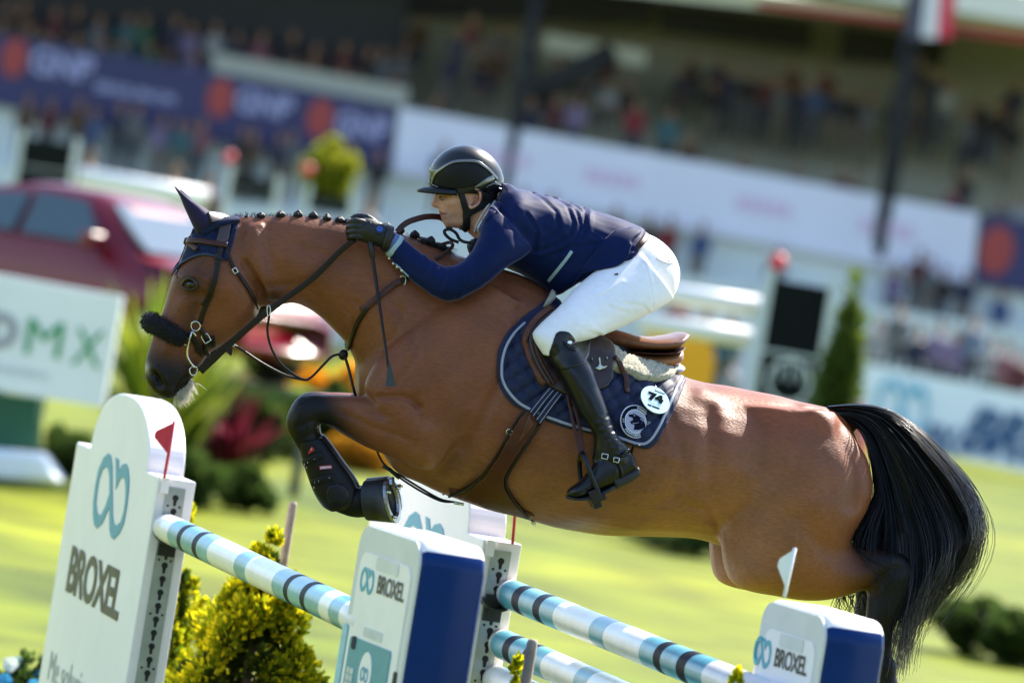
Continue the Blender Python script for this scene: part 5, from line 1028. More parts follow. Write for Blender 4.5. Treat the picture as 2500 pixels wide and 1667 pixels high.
# ---- gloves
M_glove = mat('glove_leather', (.003, .003, .004), .45, var=.25, scale=70, bump=.35, bscale=260)
def glove(s):
    f = (lambda S: full(S)) if s > 0 else flipside
    g = [loft(f(hand), 5, 22)]
    for i in range(4):
        y0 = 540 + i * 12.5; r = (.0095, .010, .0098, .0086)[i]
        P = [(888, y0 + 2, .146), (870, y0 - 1, .150), (857 - (1.5 if i in (1, 2) else 0), y0 + 1, .140), (852 - (1 if i in (1, 2) else 0), y0 + 4, .122), (858, y0 + 8, .106), (870, y0 + 9, .100)]
        g.append(tube_geo(crom([HP(a, b, s * o) for a, b, o in P], 4), r, 10))
    g.append(tube_geo(crom([HP(a, b, s * o) for a, b, o in ((930, 560, .128), (910, 541, .118), (890, 530, .108), (870, 530, .104), (858, 536, .104))], 4), [.013] * 8 + [.0115] * 6 + [.0095] * 3, 10))
    V, Fc, _ = fuse(g, .0028, 3); o = mesh('glove', V, Fc, M_glove, rider, True); B = bvh_of(V, Fc)
    Vc, Fc2 = loft(f([(962, 553, 946, 615, .034, .142), (950, 548, 932, 613, .036, .142), (944, 548, 928, 606, .033, .140)]), 3, 24); mesh('glove_cuff', Vc, Fc2, M_glove, o, True)
    if s > 0:
        fz = tangent_frame(jbvh((V, Fc), (Vc, Fc2)), 927, 559.6, 0.0, .004)
        flat('closure_patch', [circ(0, 0, .0185, 24)], fz, M_glove, o, -.006, .001); flat('blue_disc', [circ(0, 0, .0105, 24)], fz, mat('disc_blue', (.02, .06, .36), .35), o, .0, .0025); flat('disc_ring', [circ(0, 0, .0085, 24), circ(0, 0, .0075, 24)[::-1]], fz, mat('disc_blue2', (.06, .13, .5), .35), o, .001, .0035)
        for ln in ([(905, 543), (900, 560), (890, 575)], [(893, 540), (886, 556)], [(935, 575), (915, 590)]): Vs, Fs = strap_geo(ln, .003, .003, bvh=B, off=-.001); mesh('seam', Vs, Fs, M_glove, o, True)
glove(1); glove(-1)
# ---- helmet
HMN = (19,)
HS = [(1064,470,1207,474,.083),(1056,456,1222,464,.089),(1052,438,1229,448,.094),(1050,420,1227,428,.095),(1055,402,1218,406,.092),(1068,384,1203,385,.082),(1085,369,1183,369,.066),(1105,359,1160,359,.044),(1124,354.5,1142,354.5,.018)]
M_shell = mat('helmet_shell', (.005, .0058, .008), .36, var=.06, scale=60, spec=.5); M_hside = mat('helmet_suede', (.0035, .004, .0055), .55, var=.12, scale=60, spec=.25, bump=.1, bscale=500); M_htrim = mat('helmet_trim', (.20, .20, .19), .28, .85, var=.06)
V, Fc = loft(HS, 6, 44, 2.1); hel = mesh('helmet', V, Fc, M_shell, rider, True); HB_ = bvh_of(V, Fc)
panel_o = zz3((345, 660), (385, 530), (480, 440), (600, 370), (720, 338), (960, 340), (1060, 395), (1160, 470), (1215, 530), (1200, 580), (1110, 620), (960, 690), (800, 730), (560, 735), (440, 700))
V, Fc = drape_geo([tuple(p) for p in panel_o], HB_, .0, .004, s=4, edge=1); near_far('side_panel', (V, Fc), M_hside, hel)
fr_out = zz3((345, 655), (385, 525), (475, 440), (600, 362), (720, 330), (965, 332), (1065, 388), (1165, 465), (1225, 530), (1275, 590)); V, Fc = strap_geo(fr_out, .0095, .006, bvh=HB_, off=.001); near_far('trim_frame', (V, Fc), M_htrim, hel)
V, Fc = strap_geo(zz3((345, 655), (390, 680), (440, 702)), .004, .005, bvh=HB_, off=.002); near_far('trim_frame', (V, Fc), M_htrim, hel)
V, Fc = strap_geo(zz3((1225, 560), (1150, 600), (1060, 655), (960, 705)), [.016, .018, .014, .006], .005, bvh=HB_, off=.002); near_far('trim_blade', (V, Fc), M_htrim, hel)
V, Fc = strap_geo(zz3((310, 440), (340, 462), (400, 465), (450, 455)), .006, .004, bvh=HB_, off=.001); near_far('front_trim', (V, Fc), M_htrim, hel)
V, Fc = drape_geo(zz3((300, 470), (320, 440), (440, 460), (375, 530), (345, 660), (290, 660), (285, 540)), HB_, .0, .004, s=4, edge=.6); near_far('front_vent', (V, Fc), mat('vent_bronze', (.14, .12, .085), .3, .8), hel)
rear = zz3((1090, 700), (1150, 640), (1240, 605), (1320, 630), (1370, 690), (1350, 770), (1280, 815), (1180, 800), (1110, 760)); V, Fc = drape_geo(rear, HB_, .001, .006, s=4, off_fb=.05); near_far('rear_guard', (V, Fc), mat('guard_gloss', (.008, .008, .009), .15, coat=.5), hel)
V, Fc = drape_geo(zz3((1270, 695), (1330, 690), (1345, 745), (1290, 735)), HB_, .007, .003, s=3, off_fb=.05, edge=1); near_far('rear_badge', (V, Fc), mat('badge_bright', (.75, .75, .72), .2, .9), hel)
# visor
vis = []
for i, t in enumerate(np.linspace(-1, 1, 25)):
    b = 1 - t * t; x0 = np.interp(abs(t), [0, .5, .8, 1], [1052, 1058, 1076, 1112]); x1 = np.interp(abs(t), [0, .35, .7, .9, 1], [1017, 1021, 1043, 1075, 1113]); y0 = np.interp(x0, [1052, 1112], [455, 464]); y1 = np.interp(x1, [1017, 1040, 1080, 1113], [463, 466, 470, 469])
    vis.append((HP(x0, y0, t * .088), HP((x0 + x1) / 2, (y0 + y1) / 2 - 3 * b, t * .090), HP(x1, y1, t * .091), HP(x1 + 1, y1 + 6, t * .090), HP(x0 + 4, y0 + 14, t * .086)))
V = [p for r in vis for p in r]; k = 5; Fc = [(i * k + j, i * k + (j + 1) % k, (i + 1) * k + (j + 1) % k, (i + 1) * k + j) for i in range(24) for j in range(k)] + [tuple(range(k))[::-1], tuple(24 * k + j for j in range(k))]
mesh('visor', V, Fc, mat('visor_matte', (.006, .007, .010), .5, var=.05, spec=.35), hel, True)
M_web = mat('web_black', (.0025, .0025, .003), .7, var=.1, bump=.2, bscale=500)
SBV = jbvh((BV, BF))
for ln, w_ in ((zz3((745, 765), (790, 900), (820, 1020), (835, 1120)), .020), (zz3((1300, 840), (1180, 905), (1040, 985), (900, 1060), (840, 1130)), .022), (zz3((835, 1090), (835, 1180), (825, 1300)), .024)):
    V, Fc = strap_geo(ln, w_, .006, bvh=SBV, off=.003); near_far('chin_harness', (V, Fc), M_web, hel)
V, Fc = drape_geo(zz3((740, 760), (800, 740), (1050, 740), (1320, 810), (1330, 870), (1200, 930), (1080, 900), (1050, 800), (980, 755), (850, 770), (800, 830)), SBV, .004, .006, s=4, off_fb=.04); near_far('harness_pad', (V, Fc), M_web, hel)
V, Fc = tube_geo(crom([HP(1128,553,.045), HP(1134,560,.03), HP(1136,562,.0), HP(1134,560,-.03), HP(1128,553,-.045)], 4), .008, 8); mesh('chin_strap', V, Fc, M_web, hel, True)
ring = crom([HP(1120,592,.05), HP(1100,584,.05), HP(1087,572,.05), HP(1086,563,.05), HP(1098,560,.05), HP(1113,569,.05), HP(1123,585,.05), HP(1140,592,.06), HP(1165,592,.07)], 6); V, Fc = ribbon_geo(ring, np.tile(HN, (len(ring), 1)), .010, .005); mesh('loose_strap', V, Fc, M_web, hel, True)
# ---- stirrup and crop
st = thing('stirrup', HP(1440, 1200, .38), 'black stirrup holding the rider\'s boot, hung on brown leathers', 'stirrup')
for a, b in (((1385, 958), (1417, 1108)), ((1396, 964), (1426, 1108))):
    V, Fc = strap_geo([a, ((a[0] + b[0]) / 2 + (3 if a[0] > 1388 else -1), (a[1] + b[1]) / 2), b], .011, .003, offs=[.315, .35, .405]); V = np.array(V); mesh('stirrup_leather', V, Fc, M_brown, st, True)
M_stir = mat('stirrup_black', (.004, .0045, .006), .28, var=.1, spec=.4)
X = crom([HP(1420,1104,.400), HP(1428,1118,.425), HP(1438,1145,.436), HP(1450,1178,.436), HP(1461,1200,.434)], 5); V, Fc = ribbon_geo(X, np.tile(HE, (len(X), 1)), .010, .014); V2, F2_ = ribbon_geo(X, np.tile(HN, (len(X), 1)), .015, .009); mesh('arm', V2, F2_, M_stir, st, True)
X = crom([HP(1419,1104,.400), HP(1416,1120,.350), HP(1415,1145,.335), HP(1420,1180,.335), HP(1432,1204,.336)], 5); V2, F2_ = ribbon_geo(X, np.tile(HN, (len(X), 1)), .015, .009); mesh('arm', V2, F2_, M_stir, st, True)
tr = MB(); ex = HP(1462, 1203, .38) - HP(1428, 1216, .38); ez = HP(1440, 1236, .38) - HP(1432, 1212, .38)
tr.box(HP(1430, 1212, .332), ex, HN * .105, ez * .6); tr.box(HP(1437, 1222, .345), ex * .55, HN * .08, ez * .75); tr.box(HP(1434, 1200, .432), ex * .8, HN * .012, ez * 1.2); bevel(tr.build('tread', M_stir, st), .003)
cr = thing('riding_crop', HP(905, 600, .15), 'thin black riding crop with flat leather flap held in the glove', 'riding crop')
c0_, c1_ = HP(904, 588, .145), HP(949, 902, .285)
V, Fc = tube_geo([c0_ + (c1_ - c0_) * t for t in np.linspace(0, 1, 12)], np.linspace(.0062, .0038, 12), 10); mesh('shaft', V, Fc, M_black, cr, True)
V, Fc = tube_geo([c0_ + (c1_ - c0_) * t for t in (-.10, .04, .13, .135)], [.0095, .0095, .0088, .006], 12); mesh('grip', V, Fc, M_glove, cr, True)
fq = Frame(HP(952, 905, .287), HE, np.cross(-HE, -HN)); fl_ = [(948,885),(953,885),(958,905),(966,938),(965,943),(943,943),(941,939),(946,905)]
fq = Frame(HP(952, 905, .287), RT - HN * (RT @ HN), UP - HN * (UP @ HN)); 
uvp = [tuple(fq.uv(*p)) for p in fl_][::-1]; V, Fc = flat_geo([uvp], fq, -.0015, .0015); mesh('flap', V, Fc, mat('flap_grey', (.025, .032, .045), .5), cr)
# ================================================================== planting
M_leaf = mat('leaf', (0, 0, 0), .5, var=.2, scale=40, attr=True, trans=.55, spec=.15)
def leaves(C, R, n, size, cols, cone=False, clumps=26, seed=0, tipcol=None, lift=.25):
    """many small folded leaves spread in uneven clumps through a crown"""
    g = np.random.default_rng(seed); C = np.asarray(C, float); R = np.asarray(R, float)
    cc = g.normal(0, 1, (clumps, 3)); cc /= np.linalg.norm(cc, axis=1)[:, None]; cc *= g.uniform(.35, .95, (clumps, 1))
    if cone: h = 1 - 2 * g.uniform(0.0, 1, clumps) ** .6; an = g.uniform(0, 2 * math.pi, clumps); rr_ = ((1 - h) / 2) ** .8 * g.uniform(.62, .95, clumps); cc = np.stack([rr_ * np.cos(an), rr_ * np.sin(an), h], 1)
    k = g.integers(0, clumps, n); d = g.normal(0, 1, (n, 3)); d /= np.linalg.norm(d, axis=1)[:, None]
    cr = g.uniform(.16, .34, clumps)[k] * (np.where(cone, np.clip((1.15 - cc[k, 2]) / 1.7, .25, 1) * .75, 1)); rad = g.uniform(.3, 1, n) ** .5
    P = cc[k] + d * (cr * rad)[:, None]; X = C + P * R
    out = d * .7 + P * .6; out[:, 2] += lift; out /= np.linalg.norm(out, axis=1)[:, None]
    a = g.normal(0, 1, (n, 3)); s = np.cross(out, a); s /= np.linalg.norm(s, axis=1)[:, None] + 1e-9; nn = np.cross(out, s)
    L = size * g.uniform(.6, 1.3, n)[:, None]; W_ = L * (.62 if cone else .5)
    V = np.stack([X, X + out * L * .5 + s * W_ * .5 + nn * L * .06, X + out * L, X + out * L * .5 - s * W_ * .5 + nn * L * .06], 1).reshape(-1, 3)
    Fc = np.arange(4 * n).reshape(-1, 4)
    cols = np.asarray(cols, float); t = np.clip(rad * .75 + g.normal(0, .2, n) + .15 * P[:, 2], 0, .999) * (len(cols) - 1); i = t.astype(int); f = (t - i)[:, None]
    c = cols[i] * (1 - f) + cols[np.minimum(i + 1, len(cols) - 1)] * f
    return V, Fc, np.repeat(c, 4, axis=0)
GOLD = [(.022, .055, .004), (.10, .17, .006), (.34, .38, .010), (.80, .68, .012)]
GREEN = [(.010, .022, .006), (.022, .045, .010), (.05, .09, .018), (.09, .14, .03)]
M_bark = mat('bark', (.09, .06, .04), .9, var=.3, scale=30, bump=.4)
M_stake = mat('stake_wood', (.33, .26, .2), .8, var=.25, scale=20, bump=.3)
def shrub(name, base, h, r, cols, n, size, label, cone=False, stake=None, seed=1, cat='shrub', group=None, clumps=26, crown=0):
    base = np.asarray(base, float); t = thing(name, base, label, cat, group)
    tube('stem', [base - ZZ * .05, base + ZZ * h * .3, base + ZZ * h * .75], [.035 * max(h, .5), .028 * max(h, .5), .008], M_bark, t, 8)
    if crown: V, Fc, c = leaves(base + ZZ * h * (1 - crown / 2), (r, r, h * crown / 2), n, size, cols, cone, clumps, seed)
    else: V, Fc, c = leaves(base + ZZ * h * .5, (r, r, h * .48), n, size, cols, cone, clumps, seed)
    if cone:                                               # older inner growth
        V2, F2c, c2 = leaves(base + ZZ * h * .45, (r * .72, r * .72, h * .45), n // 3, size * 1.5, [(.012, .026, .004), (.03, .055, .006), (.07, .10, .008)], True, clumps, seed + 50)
        V, Fc, c = np.concatenate([V, V2]), np.concatenate([Fc, F2c + len(V)]), np.concatenate([c, c2])
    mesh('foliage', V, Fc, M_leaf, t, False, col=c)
    if stake is not None: tube('stake', [np.array([stake[0], stake[1], 0.0]), np.array(stake) - ZZ * .01, np.array(stake)], [.016, .016, .013], M_stake, t, 8)
    return t
def base_at(x, ytop, d): p = at_d(x, ytop, d); return np.array([p[0], p[1], 0.0]), p[2]
b, h = base_at(668, 1262, 20.6); st_ = at_d(716, 1225, 20.75)
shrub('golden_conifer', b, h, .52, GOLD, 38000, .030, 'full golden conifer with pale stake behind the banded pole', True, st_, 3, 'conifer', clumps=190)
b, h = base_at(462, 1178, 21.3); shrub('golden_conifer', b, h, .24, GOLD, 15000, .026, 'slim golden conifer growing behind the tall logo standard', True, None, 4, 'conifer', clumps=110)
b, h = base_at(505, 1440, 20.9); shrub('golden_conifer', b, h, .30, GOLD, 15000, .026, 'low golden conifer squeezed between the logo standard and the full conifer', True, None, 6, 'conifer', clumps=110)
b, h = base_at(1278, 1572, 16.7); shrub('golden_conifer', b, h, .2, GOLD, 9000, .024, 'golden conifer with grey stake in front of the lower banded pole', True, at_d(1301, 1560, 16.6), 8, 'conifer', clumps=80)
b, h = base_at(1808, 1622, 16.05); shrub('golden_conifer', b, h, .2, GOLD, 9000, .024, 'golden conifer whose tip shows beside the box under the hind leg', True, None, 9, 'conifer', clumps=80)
# blue flowers by the tall standard
fbase, hz = base_at(42, 1600, 22.5); fl_t = thing('flower_pot', fbase, 'blue petunias beside the tall logo standard', 'flowers')
V, Fc, c = leaves(fbase + ZZ * hz * .72, (.16, .16, hz * .28), 2200, .04, GREEN, False, 24, 12); mesh('foliage', V, Fc, M_leaf, fl_t, False, col=c)
mb = MB(); 
for k in range(26):
    p = fbase + np.array([random.uniform(-.17, .17), random.uniform(-.17, .1), hz * random.uniform(.70, .99)]); d = np.array([random.uniform(-.6, .6), -1, random.uniform(-.2, .8)]); d /= np.linalg.norm(d); u = np.cross(d, ZZ); u /= np.linalg.norm(u); w = np.cross(u, d); s = random.uniform(.022, .035)
    V = [p] + [p + d * s * .5 + (u * math.cos(a) + w * math.sin(a)) * s * (1 if i % 2 else .82) for i, a in enumerate(np.linspace(0, 2 * math.pi, 11)[:-1])]
    mesh('blossom', V, [(0, i + 1, (i + 1) % 10 + 1) for i in range(10)], mat('petal_blue', (.05, .30, .55), .5, var=.25, trans=.3) if k % 4 else mat('petal_white', (.55, .62, .6), .5, trans=.3), fl_t)
MB().box(fbase + np.array([-.2, -.12, 0]), (.4, 0, 0), (0, .24, 0), (0, 0, hz * .5)).build('planter', M_white, fl_t)
# shrubs on the grass
def ground_shrub(x, ybase, wpx, hpx, cols, label, seed, n=2600, name='shrub', cat='shrub', cone=False, group=None):
    b = at_z(x, ybase, 0.0); d = (b - CAM) @ fwd; k = d / FP; return shrub(name, b, hpx * k, wpx * k / 2, cols, n, .13 * max(.5, hpx * k), label, cone, None, seed, cat, group)
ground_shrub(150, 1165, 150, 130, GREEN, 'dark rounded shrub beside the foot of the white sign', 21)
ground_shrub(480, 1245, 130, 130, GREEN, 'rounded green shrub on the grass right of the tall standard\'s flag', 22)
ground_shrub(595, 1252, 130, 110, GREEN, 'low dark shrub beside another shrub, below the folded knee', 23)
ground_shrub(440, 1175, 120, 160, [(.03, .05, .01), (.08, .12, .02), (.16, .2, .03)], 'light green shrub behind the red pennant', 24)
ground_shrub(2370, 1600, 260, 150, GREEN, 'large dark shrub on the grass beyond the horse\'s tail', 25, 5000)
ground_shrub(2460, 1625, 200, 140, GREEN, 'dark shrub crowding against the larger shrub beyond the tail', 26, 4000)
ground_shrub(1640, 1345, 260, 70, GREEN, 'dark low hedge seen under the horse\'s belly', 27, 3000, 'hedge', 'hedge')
b = at_z(375, 1010, 0.0)
def spiky(x, ybase, hpx, n, cols, label, seed, name='yucca_plant', spread=.55):
    g = np.random.default_rng(seed); b = at_z(x, ybase, 0.0); k = ((b - CAM) @ fwd) / FP; H = hpx * k; t = thing(name, b, label, 'plant')
    tube('trunk', [b, b + ZZ * H * .25], [.05, .04], M_bark, t, 8); V, Fc, C_ = [], [], []
    for i in range(n):
        a = g.uniform(0, 2 * math.pi); e = g.uniform(.1, spread); L = H * g.uniform(.6, 1.0); o = np.array([math.cos(a), math.sin(a), 0]); s = np.cross(o, ZZ); w = L * .035; p0 = b + ZZ * H * g.uniform(.05, .25)
        P = [p0, p0 + (o * e * .5 + ZZ * .5) * L * .6, p0 + (o * e + ZZ * (1 - e * .5)) * L * .95]; m = len(V)
        V += [P[0] - s * w, P[0] + s * w, P[1] - s * w * 1.2, P[1] + s * w * 1.2, P[2]]; Fc += [(m, m + 1, m + 3, m + 2), (m + 2, m + 3, m + 4)]; c = np.asarray(cols[g.integers(0, len(cols))]); C_ += [c] * 5
    mesh('leaf_blades', V, Fc, M_leaf, t, False, col=np.array(C_))
spiky(352, 1218, 545, 150, [(.20, .27, .02), (.34, .38, .03), (.08, .13, .015)], 'tall spiky yellow green yucca behind the white sign', 31)
spiky(420, 1218, 430, 90, [(.16, .2, .03), (.08, .12, .02)], 'shorter spiky yucca in front of the red car', 32)
spiky(545, 1225, 315, 130, [(.07, .008, .014), (.13, .014, .026), (.03, .006, .01)], 'burgundy spiky cordyline below the horse\'s chin', 33, 'cordyline_plant', .9)
ground_shrub(560, 1100, 110, 180, [(.03, .012, .010), (.09, .012, .02), (.2, .08, .08)], 'burgundy leaved bush standing behind the cordyline', 34)
ORANGE = [(.03, .05, .01), (.30, .12, .01), (.75, .30, .01), (.85, .42, .03)]
ground_shrub(740, 1100, 120, 200, ORANGE, 'orange flowering bush under the martingale strap', 35, 3000, 'flower_bush', 'flowers')
ground_shrub(848, 1120, 130, 235, ORANGE, 'orange flowering bush in front of the horse\'s chest', 36, 3000, 'flower_bush', 'flowers')
ground_shrub(870, 1150, 170, 90, [(.05, .03, .005), (.35, .16, .01), (.6, .3, .02)], 'dull orange flower bed behind the horse\'s elbow', 37, 2500, 'flower_bush', 'flowers')
ground_shrub(680, 1120, 200, 110, GREEN, 'dark green shrub at the foot of the orange flowers', 38)
ground_shrub(765, 1080, 110, 220, [(.05, .08, .01), (.2, .28, .03), (.45, .5, .08)], 'lime green bush in the gap under the neck', 39)
b, h = base_at(2085, 700, 56); shrub('column_cypress', b, h, .17, GREEN[1:] + [(.16, .20, .03)], 7000, .12, 'slim dark green cypress beside the black and white standard', False, None, 40, 'cypress', clumps=90)
for x, y, lb in ((2010, 1015, 'pink flowers at the foot of the black and white standard'), (2075, 1020, 'pink flowers beneath the slim cypress')):
    b = at_d(x, y, 62); b[2] = 0; shrub('flower_bush', b, max(.35, at_d(x, 950, 62)[2]), .2, [(.05, .02, .02), (.4, .05, .12), (.6, .12, .25)], 900, .08, lb, False, None, int(x), 'flowers')
b, h = base_at(812, 352, 92); shrub('golden_tree', b, h, .38, [(.08, .10, .01), (.24, .26, .02), (.42, .42, .03)], 3000, .14, 'golden yellow tree in front of the grandstand wall', False, None, 41, 'tree', crown=.24)
# ================================================================== things on the far grass
M_board = mat('board_white', (.78, .80, .84), .5, var=.04, scale=2)
def panel_px(name, corners, d, mats, parent, thick=.05, dd=None):
    """board whose four corners are traced (tl, tr, br, bl) at depth d"""
    P = [at_d(x, y, d if dd is None else dd[i]) for i, (x, y) in enumerate(corners)]; B = [p + fwd * thick for p in P]
    return mesh(name, P + B, [(3, 2, 1, 0), (4, 5, 6, 7), (0, 1, 5, 4), (1, 2, 6, 5), (2, 3, 7, 6), (3, 0, 4, 7)], mats, parent)
def px_frame(x, y, d, x2, y2, n_off=0.0):
    O = at_d(x, y, d); n = -fwd; ex = at_d(x2, y2, d) - O; ex /= np.linalg.norm(ex); ey = np.cross(n, ex); return Frame(O + n * n_off, ex, ey)
sg = thing('sponsor_sign', np.append(at_d(120, 1170, 47.5)[:2], 0), 'white sign board with green letters MX on a dark green base', 'sign')
bp0 = panel_px('board', [(-120, 648), (300, 724), (252, 996), (-160, 925)], 47.5, M_board, sg, .18); bevel(bp0, .01)
G1 = mat('sign_green', (.008, .28, .10), .5, var=.04); G2 = mat('sign_grey', (.30, .31, .36), .5, var=.04)
fs = px_frame(0, 800, 47.5, 100, 816, .01); k_ = 47.5 / FP
def sx(x, y): return fs.uv(x, y)
u = sx(58, 862); v = sx(150, 772); letters('lettering', 'M', fs, u[0], u[1], .30, .30, G1, sg, .006, .0); u = sx(172, 888); letters('lettering', 'X', fs, u[0], u[1], .25, .31, G1, sg, .006, .0)
u = sx(-28, 846); letters('lettering', 'D', fs, u[0] - .03, u[1], .25, .30, G2, sg, .006, .05); u = sx(-120, 830); letters('lettering', 'C', fs, u[0] - .05, u[1], .25, .30, G2, sg, .006, .05)
u = sx(-60, 898); letters('lettering', 'CIUDAD DE MEXICO', fs, u[0], u[1], .62, .05, G2, sg, .006)
pb = panel_px('base', [(-140, 940), (94, 972), (88, 1105), (-160, 1080)], 47.6, mat('base_green', (.004, .075, .035), .5, var=.05), sg, .5); bevel(pb, .02)
pf = panel_px('plinth', [(-160, 1080), (100, 1108), (150, 1180), (-160, 1165)], 47.2, M_board, sg, .7); bevel(pf, .06, 3)
# mixed planting in front of the display platform
LIME = [(.06, .10, .008), (.20, .28, .02), (.42, .48, .04)]
for i, (x, yb, w, h, cl, lb) in enumerate(((300, 1150, 110, 200, LIME, 'lime green bush at the right edge of the white sign'), (400, 1165, 120, 150, GREEN, 'dark bush under the horse\'s muzzle'), (490, 1120, 120, 150, LIME, 'lime green bush behind the horse\'s chin'), (620, 1130, 120, 160, GREEN, 'dark green bush in front of the turf platform'), (700, 1110, 110, 170, LIME, 'lime green bush under the martingale'), (800, 1130, 130, 190, GREEN, 'dark green bush behind the orange flowers'), (650, 1010, 80, 150, [(.1, .03, .02), (.4, .12, .12), (.6, .3, .3)], 'pink flowering bush in front of the maroon car'), (905, 1150, 150, 120, LIME, 'lime green bush behind the forearm'))): ground_shrub(x, yb, w, h, cl, lb, 60 + i, 3000)
M_frame0 = mat('deck_frame', (.10, .10, .10), .6)
# red car on a display ramp
M_car = mat('car_maroon', (.15, .004, .014), .3, var=.03, coat=.25, spec=.3); M_glass = mat('car_glass', (.05, .08, .10), .08, var=.0, spec=.6, coat=.3); M_tyre = mat('tyre', (.012, .012, .012), .8)
CF = np.array([math.cos(math.radians(38)), -math.sin(math.radians(38)), 0]); CS = np.array([-math.sin(math.radians(38)), -math.cos(math.radians(38)), 0])   # forward, near side
apil = at_d(262, 608, 53.0); ZR = apil[2] - 1.02; co = apil - CF * .55 - CS * .82; co[2] = ZR
carT = thing('parked_car', co, 'maroon hatchback car displayed behind the white sign', 'car')
def cpt(x, y, z): return co + CF * x + CS * y + ZZ * z
prof = [(-2.15, .35, .75, .78, .62), (-2.05, .28, .92, .95, .78), (-1.6, .22, .98, 1.30, .86), (-.9, .20, .98, 1.50, .88), (-.2, .20, .98, 1.53, .89), (.3, .20, 1.0, 1.46, .89), (.95, .20, 1.0, 1.03, .88), (1.6, .22, .92, .93, .86), (2.05, .28, .76, .78, .78), (2.2, .35, .6, .62, .6)]
V, Fc = [], []; q_ = crom(prof, 5)
for x, zb, zs, zr, hw in q_:
    rw = hw * (.74 if zr > zs + .06 else .96)
    for y, z in ((-hw, zb), (-hw * 1.0, (zb + zs) * .55), (-hw * .96, zs), (-rw, zr - .02), (-rw * .6, zr + .02), (rw * .6, zr + .02), (rw, zr - .02), (hw * .96, zs), (hw, (zb + zs) * .55), (hw, zb)): V.append(cpt(x, y, z))
nr = len(q_); Fc = [(i * 10 + j, i * 10 + (j + 1) % 10, (i + 1) * 10 + (j + 1) % 10, (i + 1) * 10 + j) for i in range(nr - 1) for j in range(10)] + [tuple(range(10)), tuple((nr - 1) * 10 + j for j in range(10))[::-1]]
mesh('body', V, Fc, M_car, carT, True)
def cquad(name, P, m): 
    P = [cpt(*p) for p in P]; n = np.cross(P[1] - P[0], P[2] - P[0]); n /= np.linalg.norm(n); n = n if n @ -fwd > 0 else -n; mesh(name, [p + n * .015 for p in P] + [p - n * .02 for p in P], [(0, 1, 2, 3), (7, 6, 5, 4), (0, 4, 5, 1), (1, 5, 6, 2), (2, 6, 7, 3), (3, 7, 4, 0)], m, carT)
cquad('side_window', [(-1.45, .86, 1.04), (-.62, .88, 1.04), (-.62, .70, 1.42), (-1.2, .70, 1.36)], M_glass); cquad('side_window', [(-.52, .88, 1.04), (.55, .88, 1.04), (.10, .70, 1.43), (-.52, .70, 1.45)], M_glass)
cquad('windshield', [(.98, .74, 1.05), (.98, -.74, 1.05), (.34, -.60, 1.44), (.34, .60, 1.44)], M_glass)
mrr = MB().box(cpt(.42, .88, 1.0), CF * .16, CS * .22, ZZ * .16).build('wing_mirror', M_car, carT); bevel(mrr, .04, 3)
for x in (-1.4, 1.38):
    for s in (-1, 1):
        c = cpt(x, s * .80, .32); Vw = []; w = mesh('wheel', *tube_geo([c - CS * s * .1, c + CS * s * .1], .32, 24), M_tyre, carT, True); mesh('rim', *tube_geo([c + CS * s * .09, c + CS * s * .112], .2, 18), M_steel, w, True)
for s in (-.55, .55): mesh('headlight', *ball(cpt(2.05, s, .68), (.12, .12, .07), 8), M_glass, carT, True)
dp = thing('display_platform', co * np.array([1, 1, 0]), 'turf topped display platform on legs carrying the maroon car', 'platform')
MB().box(cpt(-2.2, -.95, -.12), CF * 4.3, CS * 1.9, ZZ * .115).build('deck', mat('turf_cover', (.05, .085, .008), .9, var=.3, scale=6), dp)
for x in (-2.0, 0, 1.9):
    for y in (-.8, .8): p = cpt(x, y, -.12); tube('leg', [np.array([p[0], p[1], -.02]), p], .05, M_frame0, dp, 8)
# pink parasol and white table below the neck
pr = at_d(690, 745, 66); pr0 = np.array([pr[0], pr[1], 0]); pt = thing('parasol', pr0, 'pink parasol opened in the gap beneath the horse\'s neck', 'parasol')
tube('pole', [pr0, pr - ZZ * .02], .03, M_stake, pt, 8); M_pink = mat('parasol_pink', (.62, .08, .2), .7, trans=.35); M_pinkl = mat('parasol_pale', (.7, .45, .52), .7, trans=.3)
for i in range(8):
    a, b2 = 2 * math.pi * i / 8, 2 * math.pi * (i + 1) / 8; R_ = .5; z = pr[2] - .25; P = [pr, np.array([pr[0] + R_ * math.cos(a), pr[1] + R_ * math.sin(a), z]), np.array([pr[0] + R_ * math.cos(b2), pr[1] + R_ * math.sin(b2), z])]
    mesh('panel', P + [p - ZZ * .01 for p in P], [(0, 1, 2), (5, 4, 3), (0, 3, 4, 1), (1, 4, 5, 2), (2, 5, 3, 0)], M_pink if i % 2 else M_pinkl, pt)
# yellow arched standard behind the saddle
ya = at_d(1655, 800, 60); M_yel = mat('yellow_paint', (.75, .36, .005), .4, var=.05); yt = thing('jump_standard', np.array([ya[0], ya[1], 0]), 'yellow arched jump standard behind the saddle\'s cantle', 'jump standard')
fy = px_frame(1652, 880, 60, 1752, 896); oz = []
for a in np.linspace(0, math.pi, 24): oz.append((.40 * math.cos(a), .40 * math.sin(a)))
zf = fy.O[2]; oz = [(.40, -zf + .03), *oz, (-.40, -zf + .03)]; ex_ = np.array([1.0, 0, 0]); V = [np.array([fy.O[0], fy.O[1], zf]) + ex_ * u + ZZ * v for u, v in oz]; n = len(V); V += [p + np.array([0, .2, 0]) for p in V]
mesh('panel', V, [tuple(range(n))[::-1], tuple(range(n, 2 * n))] + [(i, (i + 1) % n, (i + 1) % n + n, i + n) for i in range(n)], M_yel, yt)
for s in (-.13, .07): MB().box(np.array([fy.O[0] + s, fy.O[1] - .3, 0]), (.06, 0, 0), (0, .8, 0), (0, 0, .06)).build('foot', M_yel, yt)
